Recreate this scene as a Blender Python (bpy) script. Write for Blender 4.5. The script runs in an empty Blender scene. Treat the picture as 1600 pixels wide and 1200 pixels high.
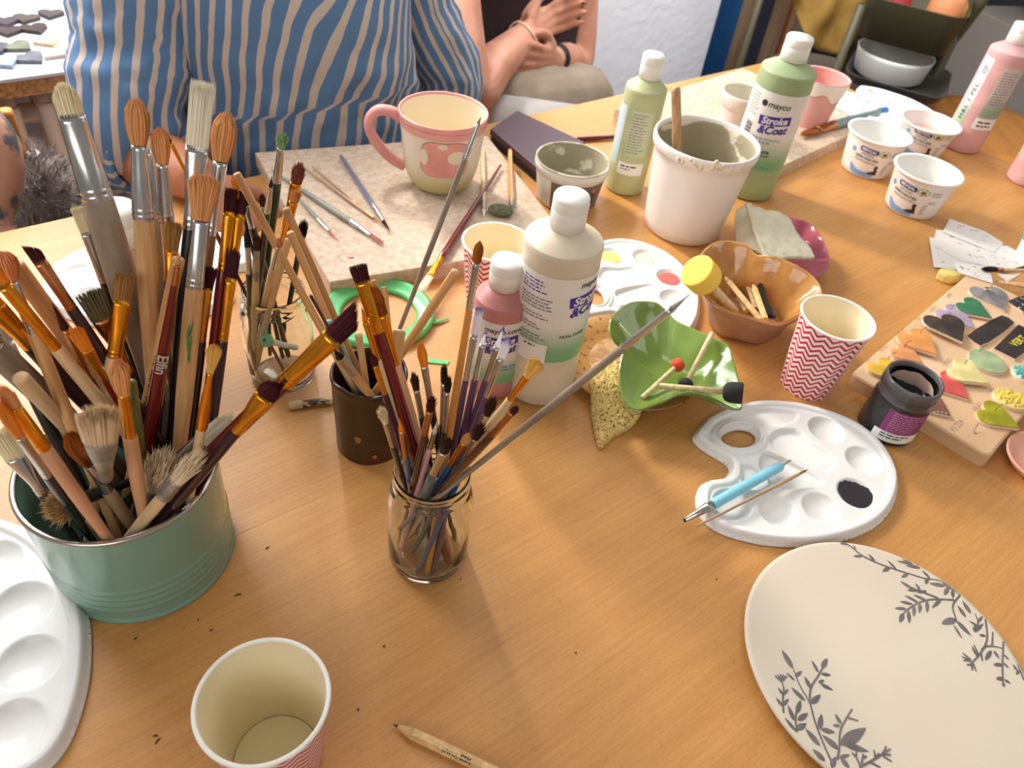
import bpy, bmesh, math, random
import numpy as np
from mathutils import Vector, Matrix, noise as mnoise
random.seed(7)
SC = bpy.context.scene
COL = SC.collection
PI = math.pi

# ------------------------------------------------------------------ camera, world, lights, exposure
F_PX = 1200.0                      # focal length in pixels of a 1600 px wide frame
CAM_H = 0.55                       # metres above the table top (table top is z = 0)
_down = Vector((605 - 800, -(1880 - 600), -F_PX)).normalized()
_up = -_down
_f = Vector((0, 0, -1)); _f = (_f - _f.dot(_up) * _up).normalized()
_r = _f.cross(_up)
CAMR = Matrix((_r, _f, _up))       # world = CAMR @ camera space
CAMP = Vector((0, 0, CAM_H))
cd = bpy.data.cameras.new('camera'); cam = bpy.data.objects.new('camera', cd); COL.objects.link(cam)
cam.matrix_world = Matrix.Translation(CAMP) @ CAMR.to_4x4()
cd.sensor_fit = 'HORIZONTAL'; cd.sensor_width = 36.0; cd.lens = 36.0 * F_PX / 1600.0
cd.clip_start = 0.02; cd.clip_end = 60
cd.dof.use_dof = True; cd.dof.focus_distance = 0.62; cd.dof.aperture_fstop = 10.0
SC.camera = cam

SC.view_settings.view_transform = 'Standard'; SC.view_settings.look = 'None'
SC.view_settings.gamma = 1.0; SC.view_settings.use_curve_mapping = False
SC.view_settings.exposure = 0.0

w = bpy.data.worlds.new('world'); SC.world = w; w.use_nodes = True
bg = w.node_tree.nodes['Background']; bg.inputs[0].default_value = (1.0, 0.965, 0.93, 1); bg.inputs[1].default_value = 0.30

# table frame: s runs along the far table edge, t goes away from the table towards the window wall
TA = Vector((-0.6216, 0.7204, 0)); TD = Vector((0.73013, 0.68331, 0)); TN = Vector((-0.68331, 0.73013, 0))
TANG = math.atan2(TD.y, TD.x)
def ST(s, t, z=0.0): return TA + TD * s + TN * t + Vector((0, 0, z))

def area(name, loc, target, sx, sy, power, col):
    l = bpy.data.lights.new(name, 'AREA'); l.shape = 'RECTANGLE'; l.size = sx; l.size_y = sy; l.energy = power; l.color = col
    o = bpy.data.objects.new(name, l); COL.objects.link(o); o.location = loc
    o.rotation_euler = (Vector(target) - Vector(loc)).to_track_quat('-Z', 'Y').to_euler(); return o
area('window_daylight', ST(-0.10, 0.66, 0.86), ST(-0.02, -0.4, 0.10), 0.70, 0.85, 26, (0.97, 0.97, 1.0))
area('window_daylight_middle', ST(0.45, 0.67, 0.85), ST(0.45, -0.4, 0.20), 0.45, 0.8, 4, (0.97, 0.97, 1.0))
area('bright_window_side', ST(0.56, 0.655, 0.82), ST(0.36, -0.62, 0.0), 0.16, 0.34, 24, (1.0, 0.95, 0.87))
area('right_window_daylight', (2.3, 1.0, 1.5), (0.35, 0.6, 0), 1.2, 1.0, 7, (1.0, 0.95, 0.88))
area('ceiling_lamp', (0.1, 1.2, 1.75), (0.1, 0.9, 0), 1.2, 0.5, 5, (1.0, 0.95, 0.88))
area('added_front_fill', (-0.5, -2.1, 1.7), (-0.10, 0.5, 0.15), 2.0, 1.4, 26, (1.0, 0.97, 0.93))  # soft fill added behind the camera to lift the shaded fronts
area('added_wall_fill', ST(1.55, 0.20, 1.15), ST(1.62, 0.72, 0.75), 0.8, 0.3, 23, (0.93, 0.95, 1.0))  # added fill, no real lamp here: brightens the white wall
area('added_far_corner_fill', (0.80, 1.60, 0.95), (1.3, 2.7, -0.2), 0.5, 0.4, 6, (1.0, 0.97, 0.94))  # unseen fill added to brighten the trolley corner, not a ceiling fitting

# ------------------------------------------------------------------ helpers
def srgb(c):
    out = []
    for v in c:
        v = v / 255.0
        out.append(v / 12.92 if v <= 0.04045 else ((v + 0.055) / 1.055) ** 2.4)
    return (*out, 1.0)

def ray(u, v):
    return CAMR @ Vector(((u - 800) / F_PX, -(v - 600) / F_PX, -1.0))
def at(u, v, z=0.0):               # the point of the level plane z seen at photo pixel u, v
    d = ray(u, v); k = (z - CAM_H) / d.z; return CAMP + d * k
def at_t(u, v, t):                 # same on an upright plane parallel to the far table edge
    d = ray(u, v); k = (t - (CAMP - TA).dot(TN)) / d.dot(TN); return CAMP + d * k

MATS = {}
def M(name, col, rough=0.5, metal=0.0, spec=0.5, col2=None, scale=(20, 20, 20), ramp=(0.4, 0.6), bump=0.0, bscale=None,
      trans=0.0, ior=1.45, coat=0.0, sss=0.0, island=0.0, detail=4.0, coords='Object', noise='noise', alpha=1.0, sheen=0.0, bdist=0.001):
    if name in MATS: return MATS[name]
    m = bpy.data.materials.new(name); m.use_nodes = True; nt = m.node_tree; N = nt.nodes; L = nt.links
    b = N['Principled BSDF']
    b.inputs['Base Color'].default_value = srgb(col); b.inputs['Roughness'].default_value = rough
    b.inputs['Metallic'].default_value = metal; b.inputs['Specular IOR Level'].default_value = spec
    b.inputs['IOR'].default_value = ior; b.inputs['Transmission Weight'].default_value = trans
    b.inputs['Coat Weight'].default_value = coat; b.inputs['Coat Roughness'].default_value = 0.08
    if sss: b.inputs['Subsurface Weight'].default_value = sss; b.inputs['Subsurface Radius'].default_value = (0.004, 0.002, 0.001)
    if sheen: b.inputs['Sheen Weight'].default_value = sheen
    tc = N.new('ShaderNodeTexCoord'); mp = N.new('ShaderNodeMapping'); L.new(tc.outputs[coords], mp.inputs[0]); mp.inputs['Scale'].default_value = scale
    last = None
    if col2 is not None:
        if noise == 'voronoi':
            t = N.new('ShaderNodeTexVoronoi'); t.inputs['Scale'].default_value = 1.0; fac = t.outputs['Distance']
        else:
            t = N.new('ShaderNodeTexNoise'); t.inputs['Scale'].default_value = 1.0; t.inputs['Detail'].default_value = detail; fac = t.outputs['Fac']
        L.new(mp.outputs[0], t.inputs['Vector'])
        r = N.new('ShaderNodeValToRGB'); r.color_ramp.elements[0].position = ramp[0]; r.color_ramp.elements[1].position = ramp[1]
        r.color_ramp.elements[0].color = srgb(col); r.color_ramp.elements[1].color = srgb(col2)
        L.new(fac, r.inputs[0]); last = r.outputs[0]
    if island:
        g = N.new('ShaderNodeNewGeometry'); hs = N.new('ShaderNodeHueSaturation'); mr = N.new('ShaderNodeMapRange')
        mr.inputs['To Min'].default_value = 1 - island; mr.inputs['To Max'].default_value = 1 + island
        L.new(g.outputs['Random Per Island'], mr.inputs[0]); L.new(mr.outputs[0], hs.inputs['Value'])
        if last: L.new(last, hs.inputs['Color'])
        else: hs.inputs['Color'].default_value = srgb(col)
        last = hs.outputs[0]
    if last: L.new(last, b.inputs['Base Color'])
    if bump:
        t2 = N.new('ShaderNodeTexNoise'); t2.inputs['Scale'].default_value = 1.0; t2.inputs['Detail'].default_value = 5
        mp2 = N.new('ShaderNodeMapping'); mp2.inputs['Scale'].default_value = bscale or scale
        L.new(tc.outputs[coords], mp2.inputs[0]); L.new(mp2.outputs[0], t2.inputs['Vector'])
        bp = N.new('ShaderNodeBump'); bp.inputs['Strength'].default_value = bump; bp.inputs['Distance'].default_value = bdist
        L.new(t2.outputs['Fac'], bp.inputs['Height']); L.new(bp.outputs[0], b.inputs['Normal'])
    MATS[name] = m; return m

def link(o, parent=None):
    COL.objects.link(o)
    if parent is not None: o.parent = parent
    return o
def tag(o, label=None, cat=None, group=None, kind=None):
    if label: o['label'] = label
    if cat: o['category'] = cat
    if group: o['group'] = group
    if kind: o['kind'] = kind
    return o
def thing(name, label, cat, loc=(0, 0, 0), rz=0.0, group=None):
    o = bpy.data.objects.new(name, None); link(o); o.empty_display_size = 0.02
    o.location = loc; o.rotation_euler = (0, 0, rz)
    return tag(o, label, cat, group)
def mesh(name, g, mat, parent=None, smooth=True, uv=None, loc=None, mats=None, mi=None, sharp=None):
    v, f = g[0], g[1]
    me = bpy.data.meshes.new(name); me.from_pydata([tuple(p) for p in v], [], [tuple(q) for q in f])
    if len(g) > 2 and g[2] is not None:
        ul = me.uv_layers.new(name='UVMap'); uvs = g[2]
        li = np.zeros(len(me.loops), dtype=np.int32); me.loops.foreach_get('vertex_index', li)
        ul.data.foreach_set('uv', np.asarray(uvs, dtype=np.float32)[li].ravel())
    if smooth: me.polygons.foreach_set('use_smooth', [True] * len(me.polygons))
    if sharp is not None and smooth:
        try: me.set_sharp_from_angle(angle=math.radians(sharp))
        except Exception: pass
    me.materials.append(mat)
    for x in (mats or []): me.materials.append(x)
    if mi is not None: me.polygons.foreach_set('material_index', mi)
    me.update()
    o = bpy.data.objects.new(name, me); link(o, parent)
    if loc is not None: o.location = loc
    return o
def join(*gs):
    V, Fc, U = [], [], []; has = all(len(g) > 2 and g[2] is not None for g in gs)
    for g in gs:
        k = len(V); V += list(g[0]); Fc += [tuple(i + k for i in q) for q in g[1]]
        if has: U += list(g[2])
    return (V, Fc, U if has else None)
def xf(g, mtx): return ([mtx @ Vector(p) for p in g[0]], g[1], g[2] if len(g) > 2 else None)

def lathe(prof, n=48, wob=None, cap0=False, cap1=False, a0=0.0, a1=2 * PI):
    """prof: list of (r, z). The seam is duplicated so that UVs (turn, profile length) are continuous."""
    V, Fc, U = [], [], []
    m = len(prof); ln = [0.0]
    for i in range(1, m): ln.append(ln[-1] + math.hypot(prof[i][0] - prof[i - 1][0], prof[i][1] - prof[i - 1][1]))
    for j in range(n + 1):
        a = a0 + (a1 - a0) * j / n; ca, sa = math.cos(a), math.sin(a)
        for i, (r, z) in enumerate(prof):
            if wob: r, z = wob(a, i, r, z)
            V.append((r * ca, r * sa, z)); U.append((j / n, ln[i] / max(ln[-1], 1e-9)))
    for j in range(n):
        for i in range(m - 1):
            q = j * m + i; p = (j + 1) * m + i
            Fc.append((q, p, p + 1, q + 1))
    return (V, Fc, U)
def box(cx, cy, cz, sx, sy, sz):
    x, y, z = sx / 2, sy / 2, sz / 2
    V = [(cx + a * x, cy + b * y, cz + c * z) for a in (-1, 1) for b in (-1, 1) for c in (-1, 1)]
    return (V, [(0, 1, 3, 2), (4, 6, 7, 5), (0, 4, 5, 1), (2, 3, 7, 6), (0, 2, 6, 4), (1, 5, 7, 3)])
def bevel(o, w_=0.002, seg=2, ang=30):
    m = o.modifiers.new('bevel', 'BEVEL'); m.width = w_; m.segments = seg; m.limit_method = 'ANGLE'; m.angle_limit = math.radians(ang); return o
def frames(pts):
    pts = [Vector(p) for p in pts]; T = []
    for i in range(len(pts)):
        a = pts[max(i - 1, 0)]; b = pts[min(i + 1, len(pts) - 1)]; T.append((b - a).normalized())
    ref = Vector((0, 0, 1)) if abs(T[0].z) < 0.9 else Vector((1, 0, 0))
    u = T[0].cross(ref).normalized(); out = []
    for t in T:
        u = (u - t * u.dot(t)).normalized(); out.append((t, u, t.cross(u)))
    return pts, out
def tube(pts, rad, n=10, cap=True, flat=1.0):
    """tube through points; rad a number or one radius per point; flat squeezes the second axis"""
    pts, fr = frames(pts); V, Fc, U = [], [], []
    rad = [rad] * len(pts) if isinstance(rad, (int, float)) else rad
    for i, p in enumerate(pts):
        t, u, b = fr[i]
        for j in range(n):
            a = 2 * PI * j / n; V.append(p + u * math.cos(a) * rad[i] + b * math.sin(a) * rad[i] * flat); U.append((j / n, i / (len(pts) - 1)))
    for i in range(len(pts) - 1):
        for j in range(n):
            k = (j + 1) % n; Fc.append((i * n + j, i * n + k, (i + 1) * n + k, (i + 1) * n + j))
    if cap:
        Fc.append(tuple(range(n))[::-1]); Fc.append(tuple((len(pts) - 1) * n + j for j in range(n)))
    return (V, Fc, U)
def spline(P, n=8, closed=False):
    P = [Vector(p) for p in P]; out = []; m = len(P)
    for i in range(m if closed else m - 1):
        if closed: p0, p1, p2, p3 = P[i - 1], P[i], P[(i + 1) % m], P[(i + 2) % m]
        else: p0, p1, p2, p3 = P[max(i - 1, 0)], P[i], P[i + 1], P[min(i + 2, m - 1)]
        for k in range(n):
            t = k / n
            out.append(0.5 * ((2 * p1) + (p2 - p0) * t + (2 * p0 - 5 * p1 + 4 * p2 - p3) * t * t + (3 * p1 - p0 - 3 * p2 + p3) * t ** 3))
    if not closed: out.append(P[-1])
    return out
def ball(c, r, n=16, m=10):
    r = (r, r, r) if isinstance(r, (int, float)) else r; V, Fc = [], []
    for i in range(m + 1):
        th = PI * i / m
        for j in range(n):
            a = 2 * PI * j / n
            V.append((c[0] + r[0] * math.sin(th) * math.cos(a), c[1] + r[1] * math.sin(th) * math.sin(a), c[2] + r[2] * math.cos(th)))
    for i in range(m):
        for j in range(n):
            k = (j + 1) % n; Fc.append((i * n + j, (i + 1) * n + j, (i + 1) * n + k, i * n + k))
    return (V, Fc)
def slab(poly, z0, z1, rnd=0.0):
    """upright prism over a closed outline of 2-D points, top edge eased by rnd"""
    P = [Vector((p[0], p[1])) for p in poly]; n = len(P); c = sum(P, Vector((0, 0))) / n
    A = sum(P[i - 1].x * P[i].y - P[i].x * P[i - 1].y for i in range(n))
    if A < 0: P.reverse()
    def inset(d):
        Q = []
        for i in range(n):
            e1 = (P[i] - P[i - 1]).normalized(); e2 = (P[(i + 1) % n] - P[i]).normalized()
            nn = Vector((-(e1.y + e2.y), e1.x + e2.x)); nn = nn.normalized() if nn.length > 1e-6 else (c - P[i]).normalized()
            Q.append(P[i] + nn * d)
        return Q
    rings = [(P, z0), (P, z1 - rnd)]
    if rnd: rings += [(inset(rnd * 0.35), z1 - rnd * 0.3), (inset(rnd), z1)]
    V = [(p.x, p.y, z) for R, z in rings for p in R]; Fc = []
    for k in range(len(rings) - 1):
        for i in range(n):
            j = (i + 1) % n; Fc.append((k * n + i, k * n + j, (k + 1) * n + j, (k + 1) * n + i))
    Fc.append(tuple(range(n))[::-1]); Fc.append(tuple((len(rings) - 1) * n + i for i in range(n)))
    return (V, Fc)
def text_geo(s, size, bold=0.0, align='CENTER', shear=0.0, spacing=1.0):
    c = bpy.data.curves.new('lettering', 'FONT'); c.body = s; c.size = size; c.align_x = align; c.align_y = 'CENTER'
    c.offset = bold * size; c.shear = shear; c.resolution_u = 3; c.space_character = spacing
    o = bpy.data.objects.new('lettering', c); COL.objects.link(o)
    dg = bpy.context.evaluated_depsgraph_get(); me = bpy.data.meshes.new_from_object(o.evaluated_get(dg))
    bm = bmesh.new(); bm.from_mesh(me); bmesh.ops.triangulate(bm, faces=bm.faces[:])
    for _ in range(3):
        lim = max(0.0018, size * 0.22); le = [e for e in bm.edges if e.calc_length() > lim]
        if not le: break
        bmesh.ops.subdivide_edges(bm, edges=le, cuts=1); bmesh.ops.triangulate(bm, faces=[f for f in bm.faces if len(f.verts) > 3])
    bm.verts.index_update(); g = ([v.co.copy() for v in bm.verts], [tuple(v.index for v in f.verts) for f in bm.faces]); bm.free()
    bpy.data.objects.remove(o); bpy.data.curves.remove(c); bpy.data.meshes.remove(me)
    return g
def wrap(g, r, phi, z, tilt=0.0, eps=0.0003):
    """bend flat geometry (x right, y up) round a cylinder; r may be a function of z"""
    V = []
    ct, st = math.cos(tilt), math.sin(tilt)
    for p in g[0]:
        x, y = p[0] * ct - p[1] * st, p[0] * st + p[1] * ct
        rr = (r(z + y) if callable(r) else r) + eps
        a = phi + x / rr; V.append((rr * math.cos(a), rr * math.sin(a), z + y))
    return (V, g[1])
def fine(poly, rings=5):
    """flat outline filled with rings of small faces, so that it bends well"""
    n = len(poly); cx = sum(p[0] for p in poly) / n; cy = sum(p[1] for p in poly) / n
    V = [(cx, cy, 0)] + [(cx + (p[0] - cx) * k / rings, cy + (p[1] - cy) * k / rings, 0) for k in range(1, rings + 1) for p in poly]
    Fc = [(0, 1 + i, 1 + (i + 1) % n) for i in range(n)] + [(1 + (k - 1) * n + i, 1 + k * n + i, 1 + k * n + (i + 1) % n, 1 + (k - 1) * n + (i + 1) % n) for k in range(1, rings) for i in range(n)]
    return (V, Fc)
def lines_geo(rows, wd, h, gap, seed=0, words=True):
    """unreadable small print: rows of short dashes"""
    R = random.Random(seed); V, Fc = [], []
    for k in range(rows):
        x = -wd / 2; y = -k * gap; end = wd / 2 - R.random() * wd * 0.3
        while x < end:
            l = R.uniform(1.5, 5) * h; l = min(l, end - x)
            i = len(V); n = max(1, int(l / 0.003))
            for q in range(n + 1): V += [(x + l * q / n, y, 0), (x + l * q / n, y + h, 0)]
            for q in range(n): Fc.append((i + 2 * q, i + 2 * q + 2, i + 2 * q + 3, i + 2 * q + 1))
            x += l + 0.8 * h
    return (V, Fc)
def patch(w_, h, nx=12, ny=4):
    V = [(-w_ / 2 + w_ * i / nx, -h / 2 + h * j / ny, 0) for j in range(ny + 1) for i in range(nx + 1)]
    Fc = [(j * (nx + 1) + i, j * (nx + 1) + i + 1, (j + 1) * (nx + 1) + i + 1, (j + 1) * (nx + 1) + i) for j in range(ny) for i in range(nx)]
    return (V, Fc)
def face_phi(p): return math.atan2(-p[1], -p[0])      # side of an upright round thing that faces the camera

# ------------------------------------------------------------------ common materials
WHITE = M('white_plastic', (238, 236, 230), 0.32, spec=0.5)
CAPW = M('white_cap_plastic', (240, 238, 230), 0.35)
INKB = M('dark_print', (45, 42, 48), 0.6)
PURP = M('purple_print', (70, 40, 150), 0.5)
GREYP = M('grey_print', (110, 112, 120), 0.6)
TEALP = M('teal_print', (90, 150, 165), 0.6)
PAPER = M('white_paper', (240, 238, 233), 0.7)
STEEL = M('steel_ferrule', (205, 203, 200), 0.22, metal=1.0, col2=(188, 186, 183), scale=(200, 200, 40), bump=0.03, bscale=(300, 300, 60))
STEELD = M('dull_ferrule', (185, 180, 172), 0.42, metal=0.7, col2=(150, 146, 138), scale=(90, 90, 60), bump=0.15)
GOLD = M('gold_ferrule', (232, 160, 48), 0.24, metal=1.0, col2=(216, 142, 38), scale=(200, 200, 40), bump=0.05, bscale=(300, 300, 60))
COPPER = M('copper_ferrule', (214, 150, 100), 0.25, metal=1.0, col2=(180, 112, 66), scale=(200, 200, 25), bump=0.12)
WOOD = M('natural_wood', (224, 178, 122), 0.45, col2=(188, 134, 80), scale=(260, 260, 14), ramp=(0.35, 0.7), bump=0.05)
PALEW = M('pale_wood', (226, 196, 152), 0.5, col2=(196, 160, 112), scale=(240, 240, 14), ramp=(0.35, 0.75), bump=0.05)

# ------------------------------------------------------------------ the setting
def tframe(o):
    o.location = TA; o.rotation_euler = (0, 0, TANG); return o      # local x = s, local y = t
PLASTER = M('white_plaster', (240, 240, 246), 0.85, bump=0.45, bscale=(44, 44, 44), bdist=0.007)
SILLW = M('white_laminate', (196, 196, 202), 0.35)
CHIP = M('chipboard', (196, 150, 100), 0.8, col2=(150, 100, 58), scale=(160, 160, 160), ramp=(0.35, 0.65), bump=0.4)
tag(tframe(mesh('floor', box(1.2, 0.5, -0.77, 9, 9, 0.04), M('grey_floor', (96, 88, 82), 0.5, col2=(80, 72, 66), scale=(3, 3, 3)))), kind='structure')
# window wall with its opening (s -0.5..1.0, z 0.12..1.30)
wl = join(box(-1.25, 0.80, 0.5, 1.5, 0.16, 2.5), box(1.595, 0.80, 0.5, 1.19, 0.16, 2.5), box(0.25, 0.80, -0.315, 1.5, 0.16, 0.87), box(0.25, 0.80, 1.525, 1.5, 0.16, 0.45))
tag(tframe(mesh('wall_back', wl, PLASTER, smooth=False)), kind='structure')
win = tag(tframe(bpy.data.objects.new('window_1', None)), kind='structure'); link(win)
fr = join(box(-0.47, 0.77, 0.71, 0.06, 0.06, 1.18), box(0.97, 0.77, 0.71, 0.06, 0.06, 1.18), box(0.25, 0.77, 0.15, 1.5, 0.06, 0.06), box(0.25, 0.77, 1.27, 1.5, 0.06, 0.06))
bevel(mesh('window_frame', fr, WHITE, win, smooth=False), 0.004)
mesh('mullion', box(0.25, 0.77, 0.71, 0.05, 0.05, 1.06), WHITE, win, smooth=False)
GLASSP = M('window_glass', (255, 255, 255), 0.02, trans=1.0, ior=1.45)
for x in (-0.11, 0.61): mesh('pane', box(x, 0.775, 0.71, 0.66, 0.004, 1.05), GLASSP, win, smooth=False)
sill = tag(tframe(bpy.data.objects.new('trim_1', None)), kind='structure'); link(sill)
bevel(mesh('sill_top', box(0.12, 0.575, -0.003, 1.5, 0.29, 0.006), SILLW, sill, smooth=False), 0.001)
mesh('sill_core', box(0.12, 0.577, -0.019, 1.5, 0.286, 0.0255), CHIP, sill, smooth=False)
# far end of the back wall: painted cupboard boards
door = tag(tframe(bpy.data.objects.new('door_1', None)), kind='structure'); link(door)
TANB = M('tan_board', (150, 122, 92), 0.6, col2=(128, 100, 74), scale=(40, 40, 3))
for nm, s0, s1, t0, mt in (('blue_panel', 2.19, 2.395, 0.78, M('blue_paint', (16, 84, 140), 0.4, col2=(12, 72, 124), scale=(5, 5, 1))),
        ('post', 2.395, 2.435, 0.75, TANB), ('navy_panel', 2.435, 2.60, 0.79, M('navy_paint', (42, 46, 66), 0.5)), ('post', 2.60, 2.635, 0.75, TANB),
        ('brown_panel', 2.635, 2.71, 0.78, M('rust_board', (138, 74, 40), 0.5)), ('post', 2.71, 2.74, 0.76, TANB), ('grey_panel', 2.74, 2.86, 0.74, M('grey_board', (120, 112, 100), 0.5)),
        ('dark_panel', 2.86, 5.6, 0.82, M('dark_navy_board', (18, 26, 40), 0.5))):
    mesh(nm, box((s0 + s1) / 2, t0 + 0.03, 0.5, s1 - s0, 0.06, 2.5), mt, door, smooth=False)

# radiator under the sill
rad = thing('radiator', 'cream column radiator under the window sill', 'radiator', ST(0, 0), TANG)
RADM = M('radiator_enamel', (226, 216, 202), 0.35)
for k in range(14):
    s = -0.42 + 0.052 * k
    for t0, wd in ((0.50, 0.026), (0.575, 0.022)):
        prof = spline([(s, t0, -0.63), (s, t0 - 0.004, -0.60), (s, t0 - 0.004, -0.12), (s, t0 + 0.002, -0.085), (s, t0 + 0.03, -0.07)], 5)
        mesh('column', tube(prof, wd / 2, 10), RADM, rad)
for pth_, pr0 in (([(-0.45, 0.55, -0.60), (0.30, 0.55, -0.60)], 0.018), ([(-0.45, 0.55, -0.11), (0.30, 0.55, -0.11)], 0.018), ([(-0.45, 0.55, -0.60), (-0.45, 0.55, -0.75)], 0.012)): mesh('pipe', tube(pth_, pr0, 10), RADM, rad)

# the work table
def beech(name, base, dark, pore):
    m = bpy.data.materials.new(name); m.use_nodes = True; N = m.node_tree.nodes; L = m.node_tree.links; b = N['Principled BSDF']
    tc = N.new('ShaderNodeTexCoord')
    def nz(scale, detail=3.0, rough=0.5):
        mp = N.new('ShaderNodeMapping'); mp.inputs['Scale'].default_value = scale; L.new(tc.outputs['Object'], mp.inputs[0])
        t = N.new('ShaderNodeTexNoise'); t.inputs['Scale'].default_value = 1; t.inputs['Detail'].default_value = detail; t.inputs['Roughness'].default_value = rough
        L.new(mp.outputs[0], t.inputs['Vector']); return t.outputs['Fac']
    def rp(fac, p0, p1, c0, c1):
        r = N.new('ShaderNodeValToRGB'); r.color_ramp.elements[0].position = p0; r.color_ramp.elements[1].position = p1
        r.color_ramp.elements[0].color = c0; r.color_ramp.elements[1].color = c1; L.new(fac, r.inputs[0]); return r.outputs[0]
    def mix(a, b_, fac, mode='MIX'):
        x = N.new('ShaderNodeMix'); x.data_type = 'RGBA'; x.blend_type = mode
        if isinstance(fac, float): x.inputs['Factor'].default_value = fac
        else: L.new(fac, x.inputs['Factor'])
        for s_, v_ in ((x.inputs['A'], a), (x.inputs['B'], b_)):
            if isinstance(v_, tuple): s_.default_value = v_
            else: L.new(v_, s_)
        return x.outputs['Result']
    grain = rp(nz((2.2, 26, 26), 5), 0.3, 0.72, srgb(base), srgb(dark))
    fine = rp(nz((14, 320, 320), 3), 0.35, 0.7, (1, 1, 1, 1), (0.88, 0.84, 0.80, 1))
    pores = rp(nz((170, 1500, 1500), 1.0), 0.63, 0.70, (0, 0, 0, 1), (1, 1, 1, 1))
    c = mix(grain, fine, 1.0, 'MULTIPLY'); pf = mix((0, 0, 0, 1), pores, 0.5)
    c = mix(c, srgb(pore), pf)
    L.new(c, b.inputs['Base Color'])
    b.inputs['Specular IOR Level'].default_value = 0.5
    ro = rp(nz((7, 9, 7), 4), 0.3, 0.7, (0.34, 0.34, 0.34, 1), (0.44, 0.44, 0.44, 1)); L.new(ro, b.inputs['Roughness'])
    return m
TABLEM = beech('beech_laminate', (207, 152, 86), (193, 136, 72), (148, 96, 48))
tab = thing('table', 'large beech work table covered with painting supplies', 'table', TA, TANG)
S0, S1, T0 = -0.55, 1.50, -1.30
bevel(mesh('tabletop', box((S0 + S1) / 2, T0 / 2, -0.0125, S1 - S0, -T0, 0.025), TABLEM, tab, smooth=False), 0.003)
TLEG = M('table_leg_grey', (130, 130, 132), 0.4)
for s in (S0 + 0.08, S1 - 0.08):
    for t in (T0 + 0.08, -0.08): mesh('leg', tube([(s, t, -0.75), (s, t, -0.025)], 0.022, 14), TLEG, tab)
for ty in (-0.08, T0 + 0.08): mesh('apron', box((S0 + S1) / 2, ty, -0.05, S1 - S0 - 0.2, 0.02, 0.05), TLEG, tab, smooth=False)
mit = Matrix.LocRotScale(TA, tab.rotation_euler, None).inverted()
for (u0, v0, u1, v1, hw) in ((345, 846, 590, 735, .00035), (848, 822, 872, 866, .00025), (905, 842, 985, 795, .0002), (1050, 960, 1160, 902, .0002)):
    p, q = at(u0, v0, 0.0002), at(u1, v1, 0.0002); k = (q - p).normalized().cross(Vector((0, 0, 1))) * hw
    mesh('scratch', ([mit @ x for x in (p - k, p + k, q + k * .3, q - k * .3)], [(0, 1, 2, 3)]), M('pale_scratch', (214, 162, 100), 0.5), tab, smooth=False)
# crumbs and flecks of dried paint lying on the table
R = random.Random(3); g = []
for (u, v, l, an) in ((372, 930, .007, .5), (247, 1158, .006, 1.2), (243, 1150, .004, .2), (560, 1108, .003, 2), (418, 856, .004, .9), (330, 985, .003, .3), (1120, 905, .002, 1), (310, 968, .002, 2), (600, 1010, .002, .1), (900, 1020, .002, .4), (212, 998, .003, 1), (720, 905, .002, 1)):
    p = at(u, v, 0.0006); d = Vector((math.cos(an), math.sin(an), 0)) * l / 2.6; k = Vector((-d.y, d.x, 0)) * 0.35
    g.append(tube([p - d, p + k, p + d], [0.0004, 0.0006, 0.0003], 5))
tag(mesh('paint_crumbs', join(*g), M('dark_crumb', (70, 45, 30), 0.7)), 'tiny dark crumbs and stray bristles scattered on the table', 'crumbs', kind='stuff')

# ------------------------------------------------------------------ containers that hold brushes
def tin():
    p = (-0.2705, 0.335)
    t = thing('tin_bucket', 'mint green metal tin crammed with large paint brushes', 'tin', (*p, 0))
    pr = [(0.0, 0.003), (0.061, 0.003), (0.0655, 0.0), (0.0668, 0.0012), (0.0664, 0.003), (0.0652, 0.0045)]
    for k in range(60):
        z = 0.006 + 0.0945 * k / 59; r = 0.0652 + 0.0022 * z / 0.1
        for zc in (0.017, 0.0245, 0.032, 0.0395): r += 0.0010 * math.exp(-((z - zc) / 0.0017) ** 2)
        pr.append((r, z))
    pr += [(0.0674, 0.1005), (0.0664, 0.1), (0.0648, 0.06), (0.0636, 0.006), (0.0, 0.005)]
    mesh('body', lathe(pr, 96), M('mint_enamel', (122, 164, 146), 0.14, col2=(118, 159, 142), scale=(6, 6, 6), coat=0.5, bump=0.04, bscale=(14, 14, 14), bdist=0.004), t)
    mesh('rim', lathe([(0.0662 + 0.0022 * math.cos(a), 0.1012 + 0.0018 * math.sin(a)) for a in [2 * PI * i / 12 for i in range(13)]], 96), M('rolled_steel', (196, 186, 176), 0.22, metal=1.0), t)
tin()

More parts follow.
